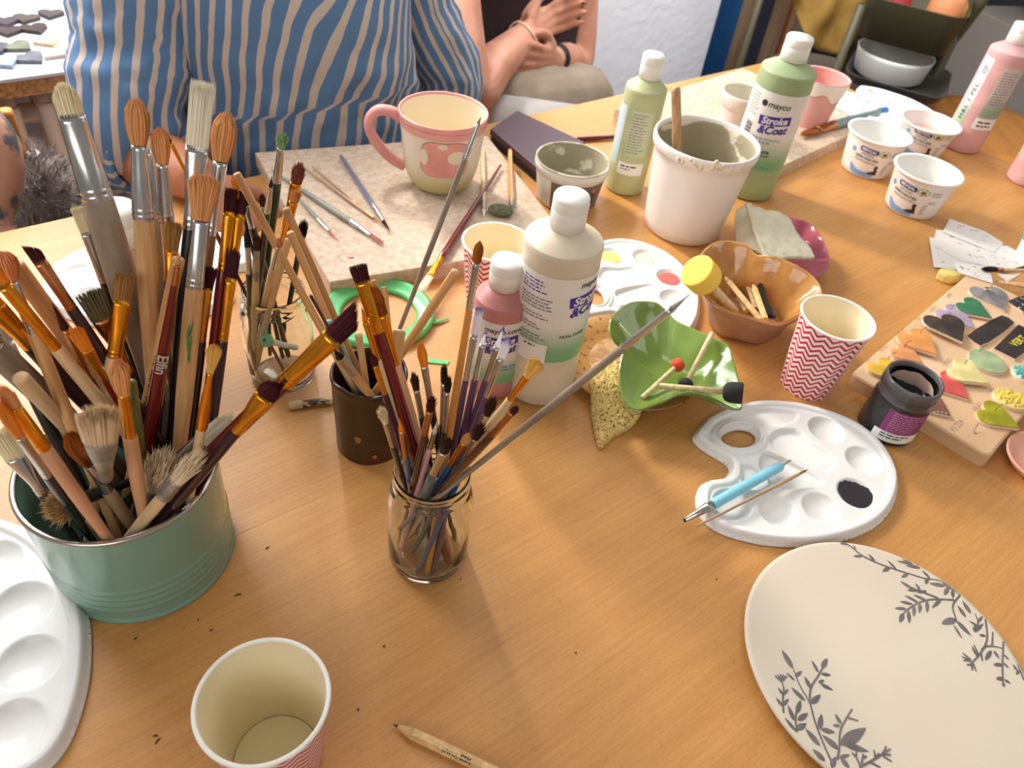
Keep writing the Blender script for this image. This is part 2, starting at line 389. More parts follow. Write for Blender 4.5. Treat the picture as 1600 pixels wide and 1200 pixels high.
GLASS = M('clear_glass', (252, 255, 253), 0.0, trans=1.0, ior=1.38)
def glass_jar(p, label, scale=1.0, emboss=False):
    t = thing('glass_jar', label, 'jar', (*p, 0))
    s = scale
    out = [(0.0, 0.0015), (0.024, 0.0012), (0.029, 0.0), (0.0312, 0.002), (0.0325, 0.006), (0.0328, 0.020), (0.0330, 0.045), (0.0330, 0.070), (0.0327, 0.078), (0.0312, 0.0845), (0.0292, 0.0885), (0.0285, 0.0905),
           (0.0296, 0.0915), (0.0300, 0.0925), (0.0288, 0.0945), (0.0286, 0.0965), (0.0297, 0.0985), (0.0288, 0.1005), (0.0285, 0.104), (0.0288, 0.106)]
    inn = [(0.0280, 0.107), (0.0268, 0.106), (0.0266, 0.095), (0.0272, 0.0895), (0.0295, 0.083), (0.0308, 0.077), (0.0310, 0.045), (0.0308, 0.012), (0.0295, 0.006), (0.02, 0.0048), (0.0, 0.0046)]
    def wob(a, i, r, z):
        if emboss and 8 < i * 1 and 0.028 < z < 0.08 and r > 0.0312:
            r += 0.0007 * max(0, math.sin(a * 9 + z * 160)) ** 2 * (1 if 0.04 < z < 0.074 else 0)
        return r, z
    mesh('glass', lathe([(r * s, z * s) for r, z in out + inn], 80, wob=wob if emboss else None), GLASS, t)
    return t
glass_jar((-0.049, 0.371), 'small clear glass jar of fine brushes at the front of the table')
kj = glass_jar((-0.232, 0.557), 'clear embossed glass jar of brushes behind the green tin', 1.0, True)
# a mint capped plastic tube lying inside the embossed jar
c0 = Vector((-0.232, 0.557, 0.0)); vd = Vector((0.232, -0.557, 0)).normalized(); vr = Vector((-vd.y, vd.x, 0))
t = thing('plastic_tube', 'white plastic tube with a mint green flanged end inside the embossed jar', 'tube', c0 + Vector((0, 0, 0.03)))
a = vd * 0.024 - vr * 0.012 + Vector((0, 0, 0.037)); b = vr * 0.015 + vd * 0.004 + Vector((0, 0, 0.008))
dd = (b - a).normalized()
mesh('shaft', tube([a + dd * 0.003, b], 0.0030, 12), PALEW if False else M('milky_plastic', (226, 232, 226), 0.4), t)
mesh('flange', tube([a - dd * 0.001, a + dd * 0.001, a + dd * 0.004, a + dd * 0.008], [0.0052, 0.0062, 0.0060, 0.0036], 20), M('mint_plastic', (142, 205, 165), 0.4), t)
mesh('hole', tube([a - dd * 0.0014, a - dd * 0.0009], 0.0020, 12), M('dark_mint', (60, 120, 85), 0.6), t)

def clay_pot():
    t = thing('clay_pot', 'dark brown glazed clay pot holding wooden sticks', 'pot', (-0.125, 0.487, 0))
    R = random.Random(5)
    def wob(a, i, r, z): return r * (1 + 0.012 * math.sin(3 * a + z * 40) + 0.006 * math.sin(7 * a)), z + (0.0012 * math.sin(2 * a) + 0.0006 * math.sin(11 * a) if z > 0.07 else 0)
    pr = [(0, 0.002), (0.029, 0.0), (0.0318, 0.002), (0.0322, 0.02), (0.0326, 0.05), (0.0330, 0.078), (0.0338, 0.084), (0.0336, 0.0872), (0.0322, 0.0880), (0.0305, 0.086), (0.0300, 0.07), (0.0298, 0.01), (0, 0.006)]
    pr2 = [(x[0], x[1]) for x in spline([(r, z, 0) for r, z in pr], 3)]
    mesh('body', lathe(pr2, 72, wob), M('dark_brown_glaze', (58, 40, 22), 0.28, col2=(92, 40, 26), scale=(22, 22, 22), ramp=(0.55, 0.75), bump=0.3, bscale=(30, 30, 30), bdist=0.003), t)
    sp = M('ochre_spot', (150, 100, 34), 0.4)
    for dphi, z, r in ((-0.35, 0.034, 0.0045), (0.1, 0.012, 0.003)):
        g = wrap(([(r * (1 + .3 * math.sin(5 * a)) * math.cos(a) * .7, r * math.sin(a), 0) for a in [2 * PI * k / 16 for k in range(16)]], [tuple(range(16))]), 0.0329, face_phi((-0.125, 0.487)) + dphi, z, eps=0.0005)
        mesh('glaze_spot', g, sp, t)
clay_pot()

# ------------------------------------------------------------------ paper cups
def chevron():
    m = bpy.data.materials.new('chevron_paper'); m.use_nodes = True; N = m.node_tree.nodes; L = m.node_tree.links; b = N['Principled BSDF']
    uv = N.new('ShaderNodeUVMap'); sp = N.new('ShaderNodeSeparateXYZ'); L.new(uv.outputs[0], sp.inputs[0])
    def ma(op, a, b_=None):
        n = N.new('ShaderNodeMath'); n.operation = op
        for i, x in enumerate((a, b_)):
            if x is None: continue
            if isinstance(x, (int, float)): n.inputs[i].default_value = x
            else: L.new(x, n.inputs[i])
        return n.outputs[0]
    tri = ma('ABSOLUTE', ma('SUBTRACT', ma('FRACT', ma('MULTIPLY', sp.outputs['X'], 14.0)), 0.5))
    st = ma('FRACT', ma('MULTIPLY', ma('ADD', sp.outputs['Y'], ma('MULTIPLY', tri, 0.130)), 13.5))
    f = ma('LESS_THAN', st, 0.46)
    mx = N.new('ShaderNodeMix'); mx.data_type = 'RGBA'; L.new(f, mx.inputs['Factor']); mx.inputs['A'].default_value = srgb((240, 222, 214)); mx.inputs['B'].default_value = srgb((190, 32, 66))
    L.new(mx.outputs['Result'], b.inputs['Base Color']); b.inputs['Roughness'].default_value = 0.45
    return m
CHEV = chevron()
CUPIN = M('cream_paper', (244, 230, 196), 0.5, sss=0.35)
def paper_cup(p, label, h=0.0945, rt=0.0375, rb=0.0275, rz=0.0, liquid=False):
    t = thing('paper_cup', label, 'cup', (*p, 0), rz, 'zigzag paper cups')
    n = 24
    mesh('wall', lathe([(rb + (rt - rb) * k / n, h * k / n) for k in range(n + 1)], 72), CHEV, t)
    mesh('inside', lathe([(rt - 0.0008, h - 0.0005)] + [(rb - 0.0006 + (rt - rb) * k / n, 0.007 + (h - 0.007) * k / n) for k in range(n - 1, -1, -1)] + [(rb - 0.004, 0.0062), (0, 0.006)], 72), CUPIN, t)
    mesh('rim', lathe([(rt + 0.0003 + 0.0015 * math.cos(a), h + 0.0013 * math.sin(a)) for a in [2 * PI * k / 12 for k in range(13)]], 72), M('white_cup_rim', (243, 240, 230), 0.4), t)
    if liquid: mesh('water', lathe([(rb - 0.0006, 0.0105), (rb - 0.003, 0.0102), (0, 0.0102)], 48), M('light_painted_water', (250, 243, 204), 0.06), t)  # clear water; light coming through the cup is put into its pale colour
    return t
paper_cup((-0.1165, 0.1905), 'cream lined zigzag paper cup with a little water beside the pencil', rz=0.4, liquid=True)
paper_cup((0.325, 0.667), 'red zigzag paper cup between the brown bowl and the black glaze jar', rz=1.3)
paper_cup((-0.0385, 0.712), 'zigzag paper cup half hidden behind the pink bottle', rz=2.2)

# ------------------------------------------------------------------ glaze bottles
def bottle(p, label, col, h, r, cap_r=None, cap_h=0.03, neck=0.006, kind=0, z0=0.0, shoulder=0.012):
    """h is the height of the shoulder edge"""
    t = thing('glaze_bottle', label, 'bottle', (*p, z0))
    cap_r = cap_r or r * 0.48
    name = 'bottle_%d_%d_%d' % col
    dark = tuple(int(c * 0.93) for c in col)
    prof = [(0, 0.001), (r * 0.88, 0.0), (r * 0.97, 0.002), (r, 0.006)] + [(r, 0.006 + (h - 0.010) * k / 12) for k in range(1, 13)] + [(r * 0.992, h - 0.0008), (r * 0.965, h + 0.0010), (r * 0.8, h + shoulder * 0.42), (cap_r * 1.08, h + shoulder * 0.9), (cap_r * 0.96, h + shoulder), (cap_r * 0.93, h + shoulder + neck), (0, h + shoulder + neck)]
    mesh('body', lathe(prof, 72), M(name, col, 0.42, col2=dark, scale=(12, 12, 30), sss=0.0), t, sharp=24)
    zc = h + shoulder + 0.001
    capo = mesh('cap', lathe([(cap_r * 0.9, zc), (cap_r, zc + 0.0005), (cap_r, zc + cap_h * 0.55), (cap_r * 0.985, zc + cap_h * 0.57), (cap_r * 0.985, zc + cap_h * 0.60), (cap_r, zc + cap_h * 0.62), (cap_r, zc + cap_h * 0.93), (cap_r * 0.93, zc + cap_h), (0, zc + cap_h)], 56), CAPW, t)
    ph = face_phi(p)
    tabg = wrap(patch(cap_r * 0.7, cap_h * 0.16, 8, 2), cap_r, ph + 0.9, zc + cap_h * 0.86, eps=0.0012)
    mesh('thumb_tab', tabg, CAPW, capo)
    return t, ph, r
def label_band(t, r, ph, a0, a1, z0, z1, mat, name='label', eps=0.00035):
    n = max(8, int(abs(a1 - a0) * 14))
    V = []; U = []
    for j in range(n + 1):
        a = ph + a0 + (a1 - a0) * j / n
        for i in range(9):
            z = z0 + (z1 - z0) * i / 8; V.append(((r + eps) * math.cos(a), (r + eps) * math.sin(a), z)); U.append((j / n, i / 8))
    Fc = [(j * 9 + i, (j + 1) * 9 + i, (j + 1) * 9 + i + 1, j * 9 + i + 1) for j in range(n) for i in range(8)]
    return mesh(name, (V, Fc, U), mat, t)
def fade_label(name, top, low, p0=0.12, p1=0.45):
    m = bpy.data.materials.new(name); m.use_nodes = True; N = m.node_tree.nodes; L = m.node_tree.links
    uv = N.new('ShaderNodeUVMap'); s = N.new('ShaderNodeSeparateXYZ'); r = N.new('ShaderNodeValToRGB'); L.new(uv.outputs[0], s.inputs[0]); L.new(s.outputs['Y'], r.inputs[0])
    r.color_ramp.elements[0].position = p0; r.color_ramp.elements[1].position = p1; r.color_ramp.elements[0].color = srgb(low); r.color_ramp.elements[1].color = srgb(top)
    L.new(r.outputs[0], N['Principled BSDF'].inputs['Base Color']); N['Principled BSDF'].inputs['Roughness'].default_value = 0.4; return m
LAB = fade_label('white_to_green_label', (232, 228, 220), (126, 180, 130))
LABL = fade_label('pale_label', (222, 224, 222), (170, 192, 160))
def put(t, g, mat, name):
    par = t
    for ch in t.children:                     # print belongs to the label it is printed on
        if ch.name.split('.')[0] in ('label', 'side_label', 'back_label', 'sticker', 'price_sticker', 'brand_plate'): par = ch
    if name == 'brand_plate': par = t
    return mesh(name, g, mat, par, smooth=False)
def logo(t, r, ph, z, s):
    """the product wordmark: white script on purple slabs, the second word in purple"""
    put(t, wrap(patch(1.75 * s, 0.50 * s, 10, 2), r, ph + 0.02, z + 0.06 * s, 0.10, 0.0005), PURP, 'logo_slab')
    put(t, wrap(text_geo('Stroke', 0.52 * s, 0.03, shear=0.25), r, ph, z + 0.06 * s, 0.10, 0.0008), PAPER, 'lettering')
    put(t, wrap(text_geo('&Coat', 0.60 * s, 0.035, shear=0.25), r, ph + 0.03 * s / r, z - 0.46 * s, 0.10, 0.0006), PURP, 'lettering')

# tall sage green bottle with the wordmark turned to the camera
t, ph, r = bottle((0.314, 1.112), 'tall sage green glaze bottle with white flip cap standing behind the white bucket', (164, 182, 136), 0.186, 0.0388, 0.0185, 0.031)
label_band(t, r, ph, -1.9, 1.5, 0.050, 0.163, LAB)
put(t, wrap(text_geo('mayco', 0.012, 0.02, shear=0.2), r, ph + 0.12, 0.147, eps=0.0006), INKB, 'lettering')
put(t, wrap(([(0.0045 * math.cos(a), 0.0045 * math.sin(a), 0) for a in [2 * PI * k / 20 for k in range(20)]], [tuple(range(20))]), r, ph - 0.42, 0.147, eps=0.0006), INKB, 'emblem')
logo(t, r, ph + 0.12, 0.124, 0.026)
put(t, wrap(text_geo('CONE 06 VIDRIADO', 0.0052, 0.01), r, ph - 0.02, 0.098, eps=0.0006), TEALP, 'lettering')
put(t, wrap(lines_geo(1, 0.04, 0.0022, 0.004, 2), r, ph, 0.092, eps=0.0006), TEALP, 'small_print')
put(t, wrap(text_geo('SC-078', 0.0068, 0.03), r, ph + 0.06, 0.079, eps=0.0006), INKB, 'lettering')
put(t, wrap(lines_geo(1, 0.03, 0.0016, 0.004, 3), r, ph + 0.06, 0.073, eps=0.0006), INKB, 'small_print')
put(t, wrap(lines_geo(1, 0.04, 0.0022, 0.004, 4), r, ph + 0.05, 0.055, eps=0.0006), TEALP, 'small_print')
put(t, wrap(lines_geo(8, 0.022, 0.0012, 0.004, 5), r, ph - 0.85, 0.154, eps=0.0006), GREYP, 'small_print')
put(t, wrap(join(*[xf(patch(0.0009 if k % 3 else 0.0016, 0.013, 1, 4), Matrix.Translation((0.0018 * k - 0.008, 0, 0))) for k in range(9)]), r, ph - 0.8, 0.108, 1.57, 0.0006), INKB, 'barcode')

# pale green bottle seen from behind
t, ph, r = bottle((0.121, 1.060), 'pale green glaze bottle seen from its back label, beside the white bucket', (192, 196, 148), 0.152, 0.0288, 0.0150, 0.031)
label_band(t, r, ph, -0.35, 0.75, 0.062, 0.128, fade_label('clear_back_label', (196, 200, 170), (186, 204, 160)), 'back_label')
put(t, wrap(lines_geo(14, 0.024, 0.0013, 0.0042, 8), r, ph + 0.1, 0.122, eps=0.0006), GREYP, 'small_print')
label_band(t, r, ph, -0.55, 0.75, 0.034, 0.052, PAPER, 'sticker', 0.0007)
put(t, wrap(lines_geo(1, 0.026, 0.0022, 0.004, 9), r, ph + 0.05, 0.046, eps=0.0009), INKB, 'small_print')
put(t, wrap(lines_geo(1, 0.018, 0.0014, 0.003, 10), r, ph - 0.08, 0.042, eps=0.0009), INKB, 'small_print')
label_band(t, r, ph, -1.7, -0.7, 0.045, 0.13, fade_label('pale_blue_label', (206, 216, 226), (190, 210, 200)), 'side_label')

# large cream bottle in the middle of the table
t, ph, r = bottle((0.027, 0.601), 'large cream white glaze bottle with white cap in the middle of the table', (226, 212, 186), 0.180, 0.0366, 0.0162, 0.031)
label_band(t, r, ph, -1.9, 1.9, 0.062, 0.160, LAB)
for k, (z, wd, n, dx) in enumerate(((0.152, 0.030, 4, -0.50), (0.134, 0.036, 4, -0.42), (0.116, 0.034, 2, -0.40), (0.104, 0.030, 2, -0.5), (0.092, 0.034, 3, -0.45))):
    put(t, wrap(lines_geo(n, wd, 0.0013, 0.0036, 20 + k), r, ph + dx, z, -0.02, 0.0006), PURP if k == 0 else GREYP, 'small_print')
logo(t, r, ph + 0.98, 0.134, 0.024)
put(t, wrap(text_geo('mayco', 0.009, 0.02, shear=0.2), r, ph + 0.98, 0.152, eps=0.0006), INKB, 'lettering')
put(t, wrap(text_geo('NON-TOXIC', 0.0050, 0.02), r, ph + 0.72, 0.094, eps=0.0006), INKB, 'lettering')
label_band(t, r, ph, -0.75, 0.06, 0.060, 0.083, PAPER, 'price_sticker', 0.0008)
put(t, wrap(lines_geo(1, 0.012, 0.0017, 0.003, 31), r, ph - 0.42, 0.079, eps=0.0011), INKB, 'small_print')

# pink bottle in front of it
t, ph, r = bottle((-0.021, 0.592), 'small salmon pink glaze bottle with a chipped white cap beside the cream bottle', (208, 138, 132), 0.113, 0.0268, 0.0155, 0.028)
label_band(t, r, ph, -1.9, 1.9, 0.022, 0.099, LAB)
put(t, wrap(text_geo('mayco.com', 0.0080, 0.02), r, ph + 0.18, 0.090, eps=0.0006), INKB, 'lettering')
logo(t, r, ph + 0.1, 0.076, 0.021)
put(t, wrap(lines_geo(9, 0.012, 0.0012, 0.004, 33), r, ph + 1.05, 0.092, 0.0, 0.0006), GREYP, 'small_print')
put(t, wrap(lines_geo(2, 0.02, 0.002, 0.004, 34), r, ph + 0.6, 0.044, -0.1, 0.0006), TEALP, 'small_print')

# two pink bottles by the chair, the nearer one cut by the frame
for (p, h, r0, lb, k) in (((0.745, 1.409), 0.172, 0.0335, 'tall pale pink glaze bottle with long white side label near the orange chair', 0),
                     ((0.822, 1.300), 0.150, 0.0305, 'pale pink glaze bottle with barcode sticker, nearer the table front', 1)):
    t, ph, r = bottle(p, lb, (226, 176, 174), h, r0, 0.0165, 0.03)
    label_band(t, r, ph, -1.15, -0.45, 0.045, h - 0.012, LABL if k == 0 else fade_label('barcode_label', (236, 238, 236), (170, 205, 160)), 'side_label')
    label_band(t, r, ph, 0.12, 1.3, 0.068, h - 0.02, fade_label('back_label_pink', (206, 196, 186), (142, 170, 142)), 'back_label')
    put(t, wrap(lines_geo(13, 0.03, 0.0014, 0.0044, 40 + k), r, ph + 0.66, h - 0.028, eps=0.0006), GREYP, 'small_print')
    label_band(t, r, ph, 0.05, 1.3, 0.046, 0.066, PAPER, 'sticker', 0.0008)
    put(t, wrap(lines_geo(2, 0.026, 0.0026, 0.0065, 44 + k), r, ph + 0.6, 0.058, eps=0.0011), INKB, 'small_print')
    if k == 0:
        ring_ = [(0.0062 * math.cos(a), 0.0062 * math.sin(a), 0) for a in [2 * PI * q / 24 for q in range(24)]] + [(0.0050 * math.cos(a), 0.0050 * math.sin(a), 0) for a in [2 * PI * q / 24 for q in range(24)]]
        put(t, wrap((ring_, [(q, (q + 1) % 24, 24 + (q + 1) % 24, 24 + q) for q in range(24)]), r, ph - 0.72, h - 0.032, eps=0.0006), GREYP, 'round_seal')
        put(t, wrap(text_geo('CE', 0.0058, 0.02), r, ph - 0.72, h - 0.032, 1.57, 0.0007), GREYP, 'lettering')
        put(t, wrap(text_geo('H&L 1 PEL', 0.0125, 0.01, spacing=1.15), r, ph - 0.72, 0.085, 1.57, 0.0006), INKB, 'lettering')
    else:
        put(t, wrap(join(*[xf(patch(0.0010 if q % 3 else 0.0020, 0.010, 1, 4), Matrix.Translation((0.0019 * q - 0.012, 0, 0))) for q in range(13)]), r, ph - 0.68, 0.066, 1.57, 0.0006), INKB, 'barcode')
# pink bottle standing behind the green tin
t, ph, r = bottle(tuple(at(196, 392, 0.112).xy), 'pink glaze bottle with grey printed label standing behind the tin of brushes', (214, 158, 150), 0.110, 0.0290, 0.0190, 0.036)
label_band(t, r, ph, -1.9, 1.9, 0.01, 0.084, fade_label('grey_text_label', (216, 206, 200), (206, 198, 194)))
put(t, wrap(lines_geo(16, 0.016, 0.0013, 0.0040, 51), r, ph - 0.55, 0.080, 0.0, 0.0006), GREYP, 'small_print')
put(t, wrap(lines_geo(4, 0.010, 0.0022, 0.0050, 52), r, ph + 0.75, 0.080, 0.0, 0.0006), INKB, 'small_print')

# ------------------------------------------------------------------ tubs
def residue(name, base, film, sc=(30, 30, 30), ramp=(0.46, 0.52), rough=0.75): return M(name, base, rough, col2=film, scale=sc, ramp=ramp, bump=0.4, bscale=(60, 60, 60), bdist=0.002)
BUCKW = M('white_bucket_plastic', (236, 228, 220), 0.42)
t = thing('plastic_bucket', 'white plastic bucket with dried olive grey glaze inside and a stirring stick', 'bucket', (0.203, 0.971, 0))
h, rt, rb = 0.132, 0.0655, 0.0535
mesh('wall', lathe([(0, 0.001), (rb - 0.004, 0), (rb, 0.003)] + [(rb + (rt - rb) * k / 10, 0.003 + (h - 0.018) * k / 10) for k in range(1, 11)] + [(rt + 0.001, h - 0.0145), (rt + 0.0036, h - 0.012), (rt + 0.0046, h - 0.004), (rt + 0.0038, h), (rt + 0.002, h + 0.0008), (rt + 0.0002, h - 0.0005), (rt - 0.0006, h - 0.006)], 80), BUCKW, t)
def wallw(a, i, r, z): return r * (1 + 0.004 * math.sin(5 * a + z * 70)), z
mesh('dried_glaze', lathe([(rt - 0.0007, h - 0.005)] + [(rb + (rt - rb) * k / 14 - 0.0015, 0.02 + (h - 0.026) * k / 14) for k in range(14, -1, -1)] + [(0, 0.02)], 80, wallw),
     residue('olive_grey_glaze', (158, 148, 120), (224, 212, 190), (16, 16, 26), (0.58, 0.62)), t)
R = random.Random(11); g = []
ph = face_phi((0.203, 0.971))
for k in range(26):
    a = ph + R.choice([R.uniform(-0.5, 0.9), R.uniform(2.0, 4.0)]); z = h + R.uniform(-0.010, 0.001); s = R.uniform(0.0012, 0.0034)
    rr = rt + (0.0040 if z < h - 0.001 else 0.002)
    g.append(ball((rr * math.cos(a), rr * math.sin(a), z), (s, s, s * R.uniform(0.6, 1.6)), 8, 5))
mesh('drips', join(*g), M('cream_drip', (216, 200, 166), 0.7), t)['kind'] = 'stuff'
t['kind'] = 'thing'
st = thing('stirring_stick', 'wooden stirring stick standing in the white bucket', 'stick', (0.203, 0.971, 0))
a = at(1056, 136, 0.205) - Vector((0.203, 0.971, 0)); b = Vector((-0.012, -0.022, 0.024))
mesh('wood', tube([a, a + (b - a) * 0.02, b], [0.0042, 0.0058, 0.0058], 12), M('stick_wood', (196, 160, 120), 0.6, col2=(170, 132, 92), scale=(150, 150, 10)), st)

t = thing('glaze_tub', 'small white tub of grey glaze with a dark printed label beside the folder', 'tub', (0.037, 1.000, 0))
h, rt, rb = 0.060, 0.0500, 0.0430
tubm = M('milky_tub', (222, 220, 212), 0.4)
mesh('wall', lathe([(0, 0.001), (rb - 0.003, 0), (rb, 0.002)] + [(rb + (rt - rb) * k / 10, 0.002 + (h - 0.014) * k / 10) for k in range(1, 11)] + [(rt + 0.0022, h - 0.011), (rt + 0.0026, h - 0.002), (rt + 0.0014, h), (rt, h - 0.0008)], 72), tubm, t)
mesh('rim', lathe([(rt + 0.0008 + 0.0016 * math.cos(a), h + 0.0008 + 0.0016 * math.sin(a)) for a in [2 * PI * k / 10 for k in range(11)]], 72), residue('crusted_rim', (216, 208, 190), (168, 158, 132), (40, 40, 40), (0.48, 0.56)), t)
mesh('dried_glaze', lathe([(rt, h - 0.001)] + [(rb + (rt - rb) * k / 12 - 0.001, 0.022 + (h - 0.024) * k / 12) for k in range(12, -1, -1)] + [(0, 0.021)], 72),
     residue('grey_glaze_film', (158, 150, 124), (214, 208, 188), (28, 28, 40), (0.56, 0.62)), t)
ph = face_phi((0.037, 1.0)); rf = lambda z: rb + (rt - rb) * z / (h - 0.012)
V = []; n = 16
for j in range(n + 1):
    a = ph - 0.5 + 1.7 * j / n
    for i in range(5):
        z = 0.004 + 0.041 * i / 4; V.append(((rf(z) + 0.0004) * math.cos(a), (rf(z) + 0.0004) * math.sin(a), z))
mesh('label', (V, [(j * 5 + i, (j + 1) * 5 + i, (j + 1) * 5 + i + 1, j * 5 + i + 1) for j in range(n) for i in range(4)]), M('grey_brown_label', (112, 100, 88), 0.6), t)
put(t, wrap(text_geo('Cali', 0.036, 0.02), rf, ph + 0.30, 0.020, eps=0.0009), INKB, 'lettering')
put(t, wrap(([(0.0032 * math.cos(a), 0.0032 * math.sin(a), 0) for a in [2 * PI * k / 14 for k in range(14)]], [tuple(range(14))]), rf, ph + 0.80, 0.037, eps=0.0010), M('coral_print', (216, 106, 88), 0.6), 'dot')

def yogurt_cup(p, label, rz, pinkish=False, h=0.066):
    t = thing('yogurt_cup', label, 'tub', (*p, 0), 0, 'white yogurt cups')
    rt, rb = 0.0475, 0.0385
    mesh('wall', lathe([(0, 0.002), (rb - 0.006, 0.0005), (rb - 0.002, 0.0), (rb, 0.003)] + [(rb + (rt - rb) * k / 8, 0.003 + (h - 0.007) * k / 8) for k in range(1, 9)], 72), M('printed_cup', (238, 232, 226), 0.35), t)
    mesh('rim', lathe([(rt - 0.0004, h - 0.006), (rt + 0.0038, h - 0.0035), (rt + 0.0046, h - 0.0018), (rt + 0.0044, h), (rt + 0.0008, h), (rt - 0.0006, h - 0.001)], 72), WHITE, t)
    pr = [(rt - 0.0006, h - 0.001), (rt - 0.002, h - 0.010)] + [(rb + (rt - rb) * k / 8 - 0.002, 0.004 + (h - 0.012) * k / 8) for k in range(7, -1, -1)] + [(rb - 0.006, 0.003), (0, 0.003)]
    mesh('inside', lathe(pr, 72), M('white_cup_inside', (236, 234, 228), 0.3), t)
    if pinkish: mesh('pink_glaze', lathe([(rb + 0.0038, 0.032), (rb + 0.002, 0.0312), (0, 0.0308)], 56), M('liquid_pink_glaze', (236, 182, 172), 0.2), t)
    ph = face_phi(p) + rz; rf = lambda z: rb + (rt - rb) * (z - 0.003) / (h - 0.007)
    BL = M('royal_print', (40, 60, 140), 0.5); GR = M('olive_print', (150, 156, 70), 0.5); SK = M('sky_print', (130, 170, 214), 0.5); BR = M('brown_print', (64, 46, 44), 0.6)
    pill = [(0.0155 * math.cos(a) * (1 if abs(math.cos(a)) > .3 else 1), 0.0042 * (1 if math.sin(a) > 0 else -1) * min(1, abs(math.sin(a)) * 2.2), 0) for a in [2 * PI * k / 28 for k in range(28)]]
    put(t, wrap(fine(pill), rf, ph - 0.05, 0.0485, -0.08, 0.0005), BL, 'brand_plate')
    put(t, wrap(text_geo('MEVGAL', 0.0066, 0.03), rf, ph - 0.05, 0.0485, -0.08, 0.0009), PAPER, 'lettering')
    put(t, wrap(text_geo('ORIGINAL', 0.0050, 0.0), rf, ph - 0.05, 0.0405, -0.08, 0.0006), INKB, 'lettering')
    put(t, wrap(text_geo('GRIECHISCHER', 0.0058, 0.015), rf, ph - 0.05, 0.0345, -0.08, 0.0006), INKB, 'lettering')
    put(t, wrap(text_geo('RAHM JOGHURT', 0.0048, 0.0), rf, ph - 0.05, 0.0285, -0.08, 0.0006), M('maroon_print', (110, 60, 66), 0.6), 'lettering')
    for dphi in (0.50,):
        R = random.Random(2)
        put(t, wrap(join(*[xf(tube([(0.0068 * math.cos(a) * 1.3, 0.0052 * math.sin(a), 0), (0.0068 * math.cos(a + .6) * 1.3, 0.0052 * math.sin(a + .6), 0)], [0.0011, 0.0004], 4), Matrix.Identity(4)) for a in [0.2, 1.0, 1.9, 2.7, 3.5, 4.3, 5.1, 5.8]] + [ball((0, -0.0008, 0), (0.0042, 0.0030, 0.0003), 10, 4)]), rf, ph + dphi, 0.0475, 0, 0.0007), GR, 'wreath')
    sw = [(-0.024, 0.012), (-0.016, 0.006), (-0.004, 0.0035), (0.010, 0.002), (0.018, -0.001), (0.016, -0.0045), (0.0, -0.0050), (-0.016, -0.004), (-0.022, 0.002)]
    g = fine([(p.x, p.y) for p in spline([(x, y, 0) for x, y in sw], 3, True)])
    put(t, wrap(g, rf, ph + 0.0, 0.0085, 0, 0.0005), SK, 'water_print')
    bl = [(-0.012, -0.001), (-0.004, 0.001), (-0.0005, 0.004), (-0.0022, 0.0085), (-0.0024, 0.0125), (0.0008, 0.0145), (0.0034, 0.0122), (0.0026, 0.008), (0.0046, 0.004), (0.0044, 0.0), (0.007, -0.0018), (0.002, -0.003), (-0.006, -0.0026)]
    put(t, wrap(fine(bl, 3), rf, ph + 0.42, 0.012, 0, 0.0008), BR, 'figure_print')
    put(t, wrap(join(lines_geo(3, 0.018, 0.0011, 0.0030, 61), xf(lines_geo(2, 0.015, 0.0010, 0.0030, 62), Matrix.Translation((0, -0.016, 0)))), rf, ph + 0.98, 0.049, 0, 0.0006), GREYP, 'small_print')
    put(t, wrap(lines_geo(6, 0.008, 0.0010, 0.0030, 63), rf, ph + 0.78, 0.026, 0, 0.0006), GREYP, 'small_print')
    put(t, wrap(fine([(0.004 * math.cos(a), 0.004 * math.sin(a)) for a in [2 * PI * k / 16 for k in range(16)]], 2), rf, ph - 0.62, 0.043, 0, 0.0006), SK, 'emblem')
yogurt_cup((0.575, 1.135), 'empty white yogurt cup, nearest the stencils', -0.30)
yogurt_cup((0.530, 1.250), 'empty white yogurt cup beside the chipboard corner', -0.02)
yogurt_cup((0.650, 1.357), 'white yogurt cup holding pale pink glaze', 0.0, True, 0.056)
t = thing('plastic_tub', 'white tub with sky blue band at the frame edge beside the stencils', 'tub', (0.735, 1.02, 0))
mesh('wall', lathe([(0, 0), (0.033, 0), (0.035, 0.002), (0.038, 0.030)], 48), WHITE, t)
mesh('band', lathe([(0.0385, 0.030), (0.0402, 0.031), (0.0415, 0.048), (0.0405, 0.050), (0.039, 0.048), (0.0372, 0.03), (0, 0.02)], 48), M('sky_blue_band', (90, 170, 226), 0.4), t)

# black glaze jar
t = thing('glaze_jar', 'translucent plastic jar of black glaze with purple label beside the wooden board', 'jar', (0.402, 0.614, 0))
DPL = M('smoky_plastic', (42, 40, 42), 0.25, col2=(56, 53, 55), scale=(30, 30, 10))
RIMG = M('smoky_rim', (104, 100, 100), 0.22, col2=(70, 66, 66), scale=(14, 14, 60))
r0 = 0.0292
mesh('body', lathe([(0, 0.001), (r0 - 0.002, 0), (r0, 0.002), (r0, 0.047), (r0 - 0.0008, 0.051)], 64), DPL, t)
mesh('neck', lathe([(r0 - 0.0008, 0.051), (r0 - 0.0015, 0.056), (r0 - 0.0005, 0.0575), (r0 - 0.0002, 0.0595), (r0 - 0.0014, 0.061), (r0 - 0.0002, 0.0635), (r0 - 0.0012, 0.0655), (r0 - 0.0004, 0.068), (r0 - 0.0008, 0.072), (r0 - 0.0026, 0.0728), (r0 - 0.0036, 0.072), (r0 - 0.0038, 0.066)], 64), RIMG, t)
mesh('inside', lathe([(r0 - 0.0038, 0.067), (r0 - 0.004, 0.05), (r0 - 0.004, 0.046), (0, 0.0455)], 64), M('black_glaze_wet', (20, 18, 18), 0.12), t)
V = []; n = 72; ph = face_phi((0.402, 0.614))
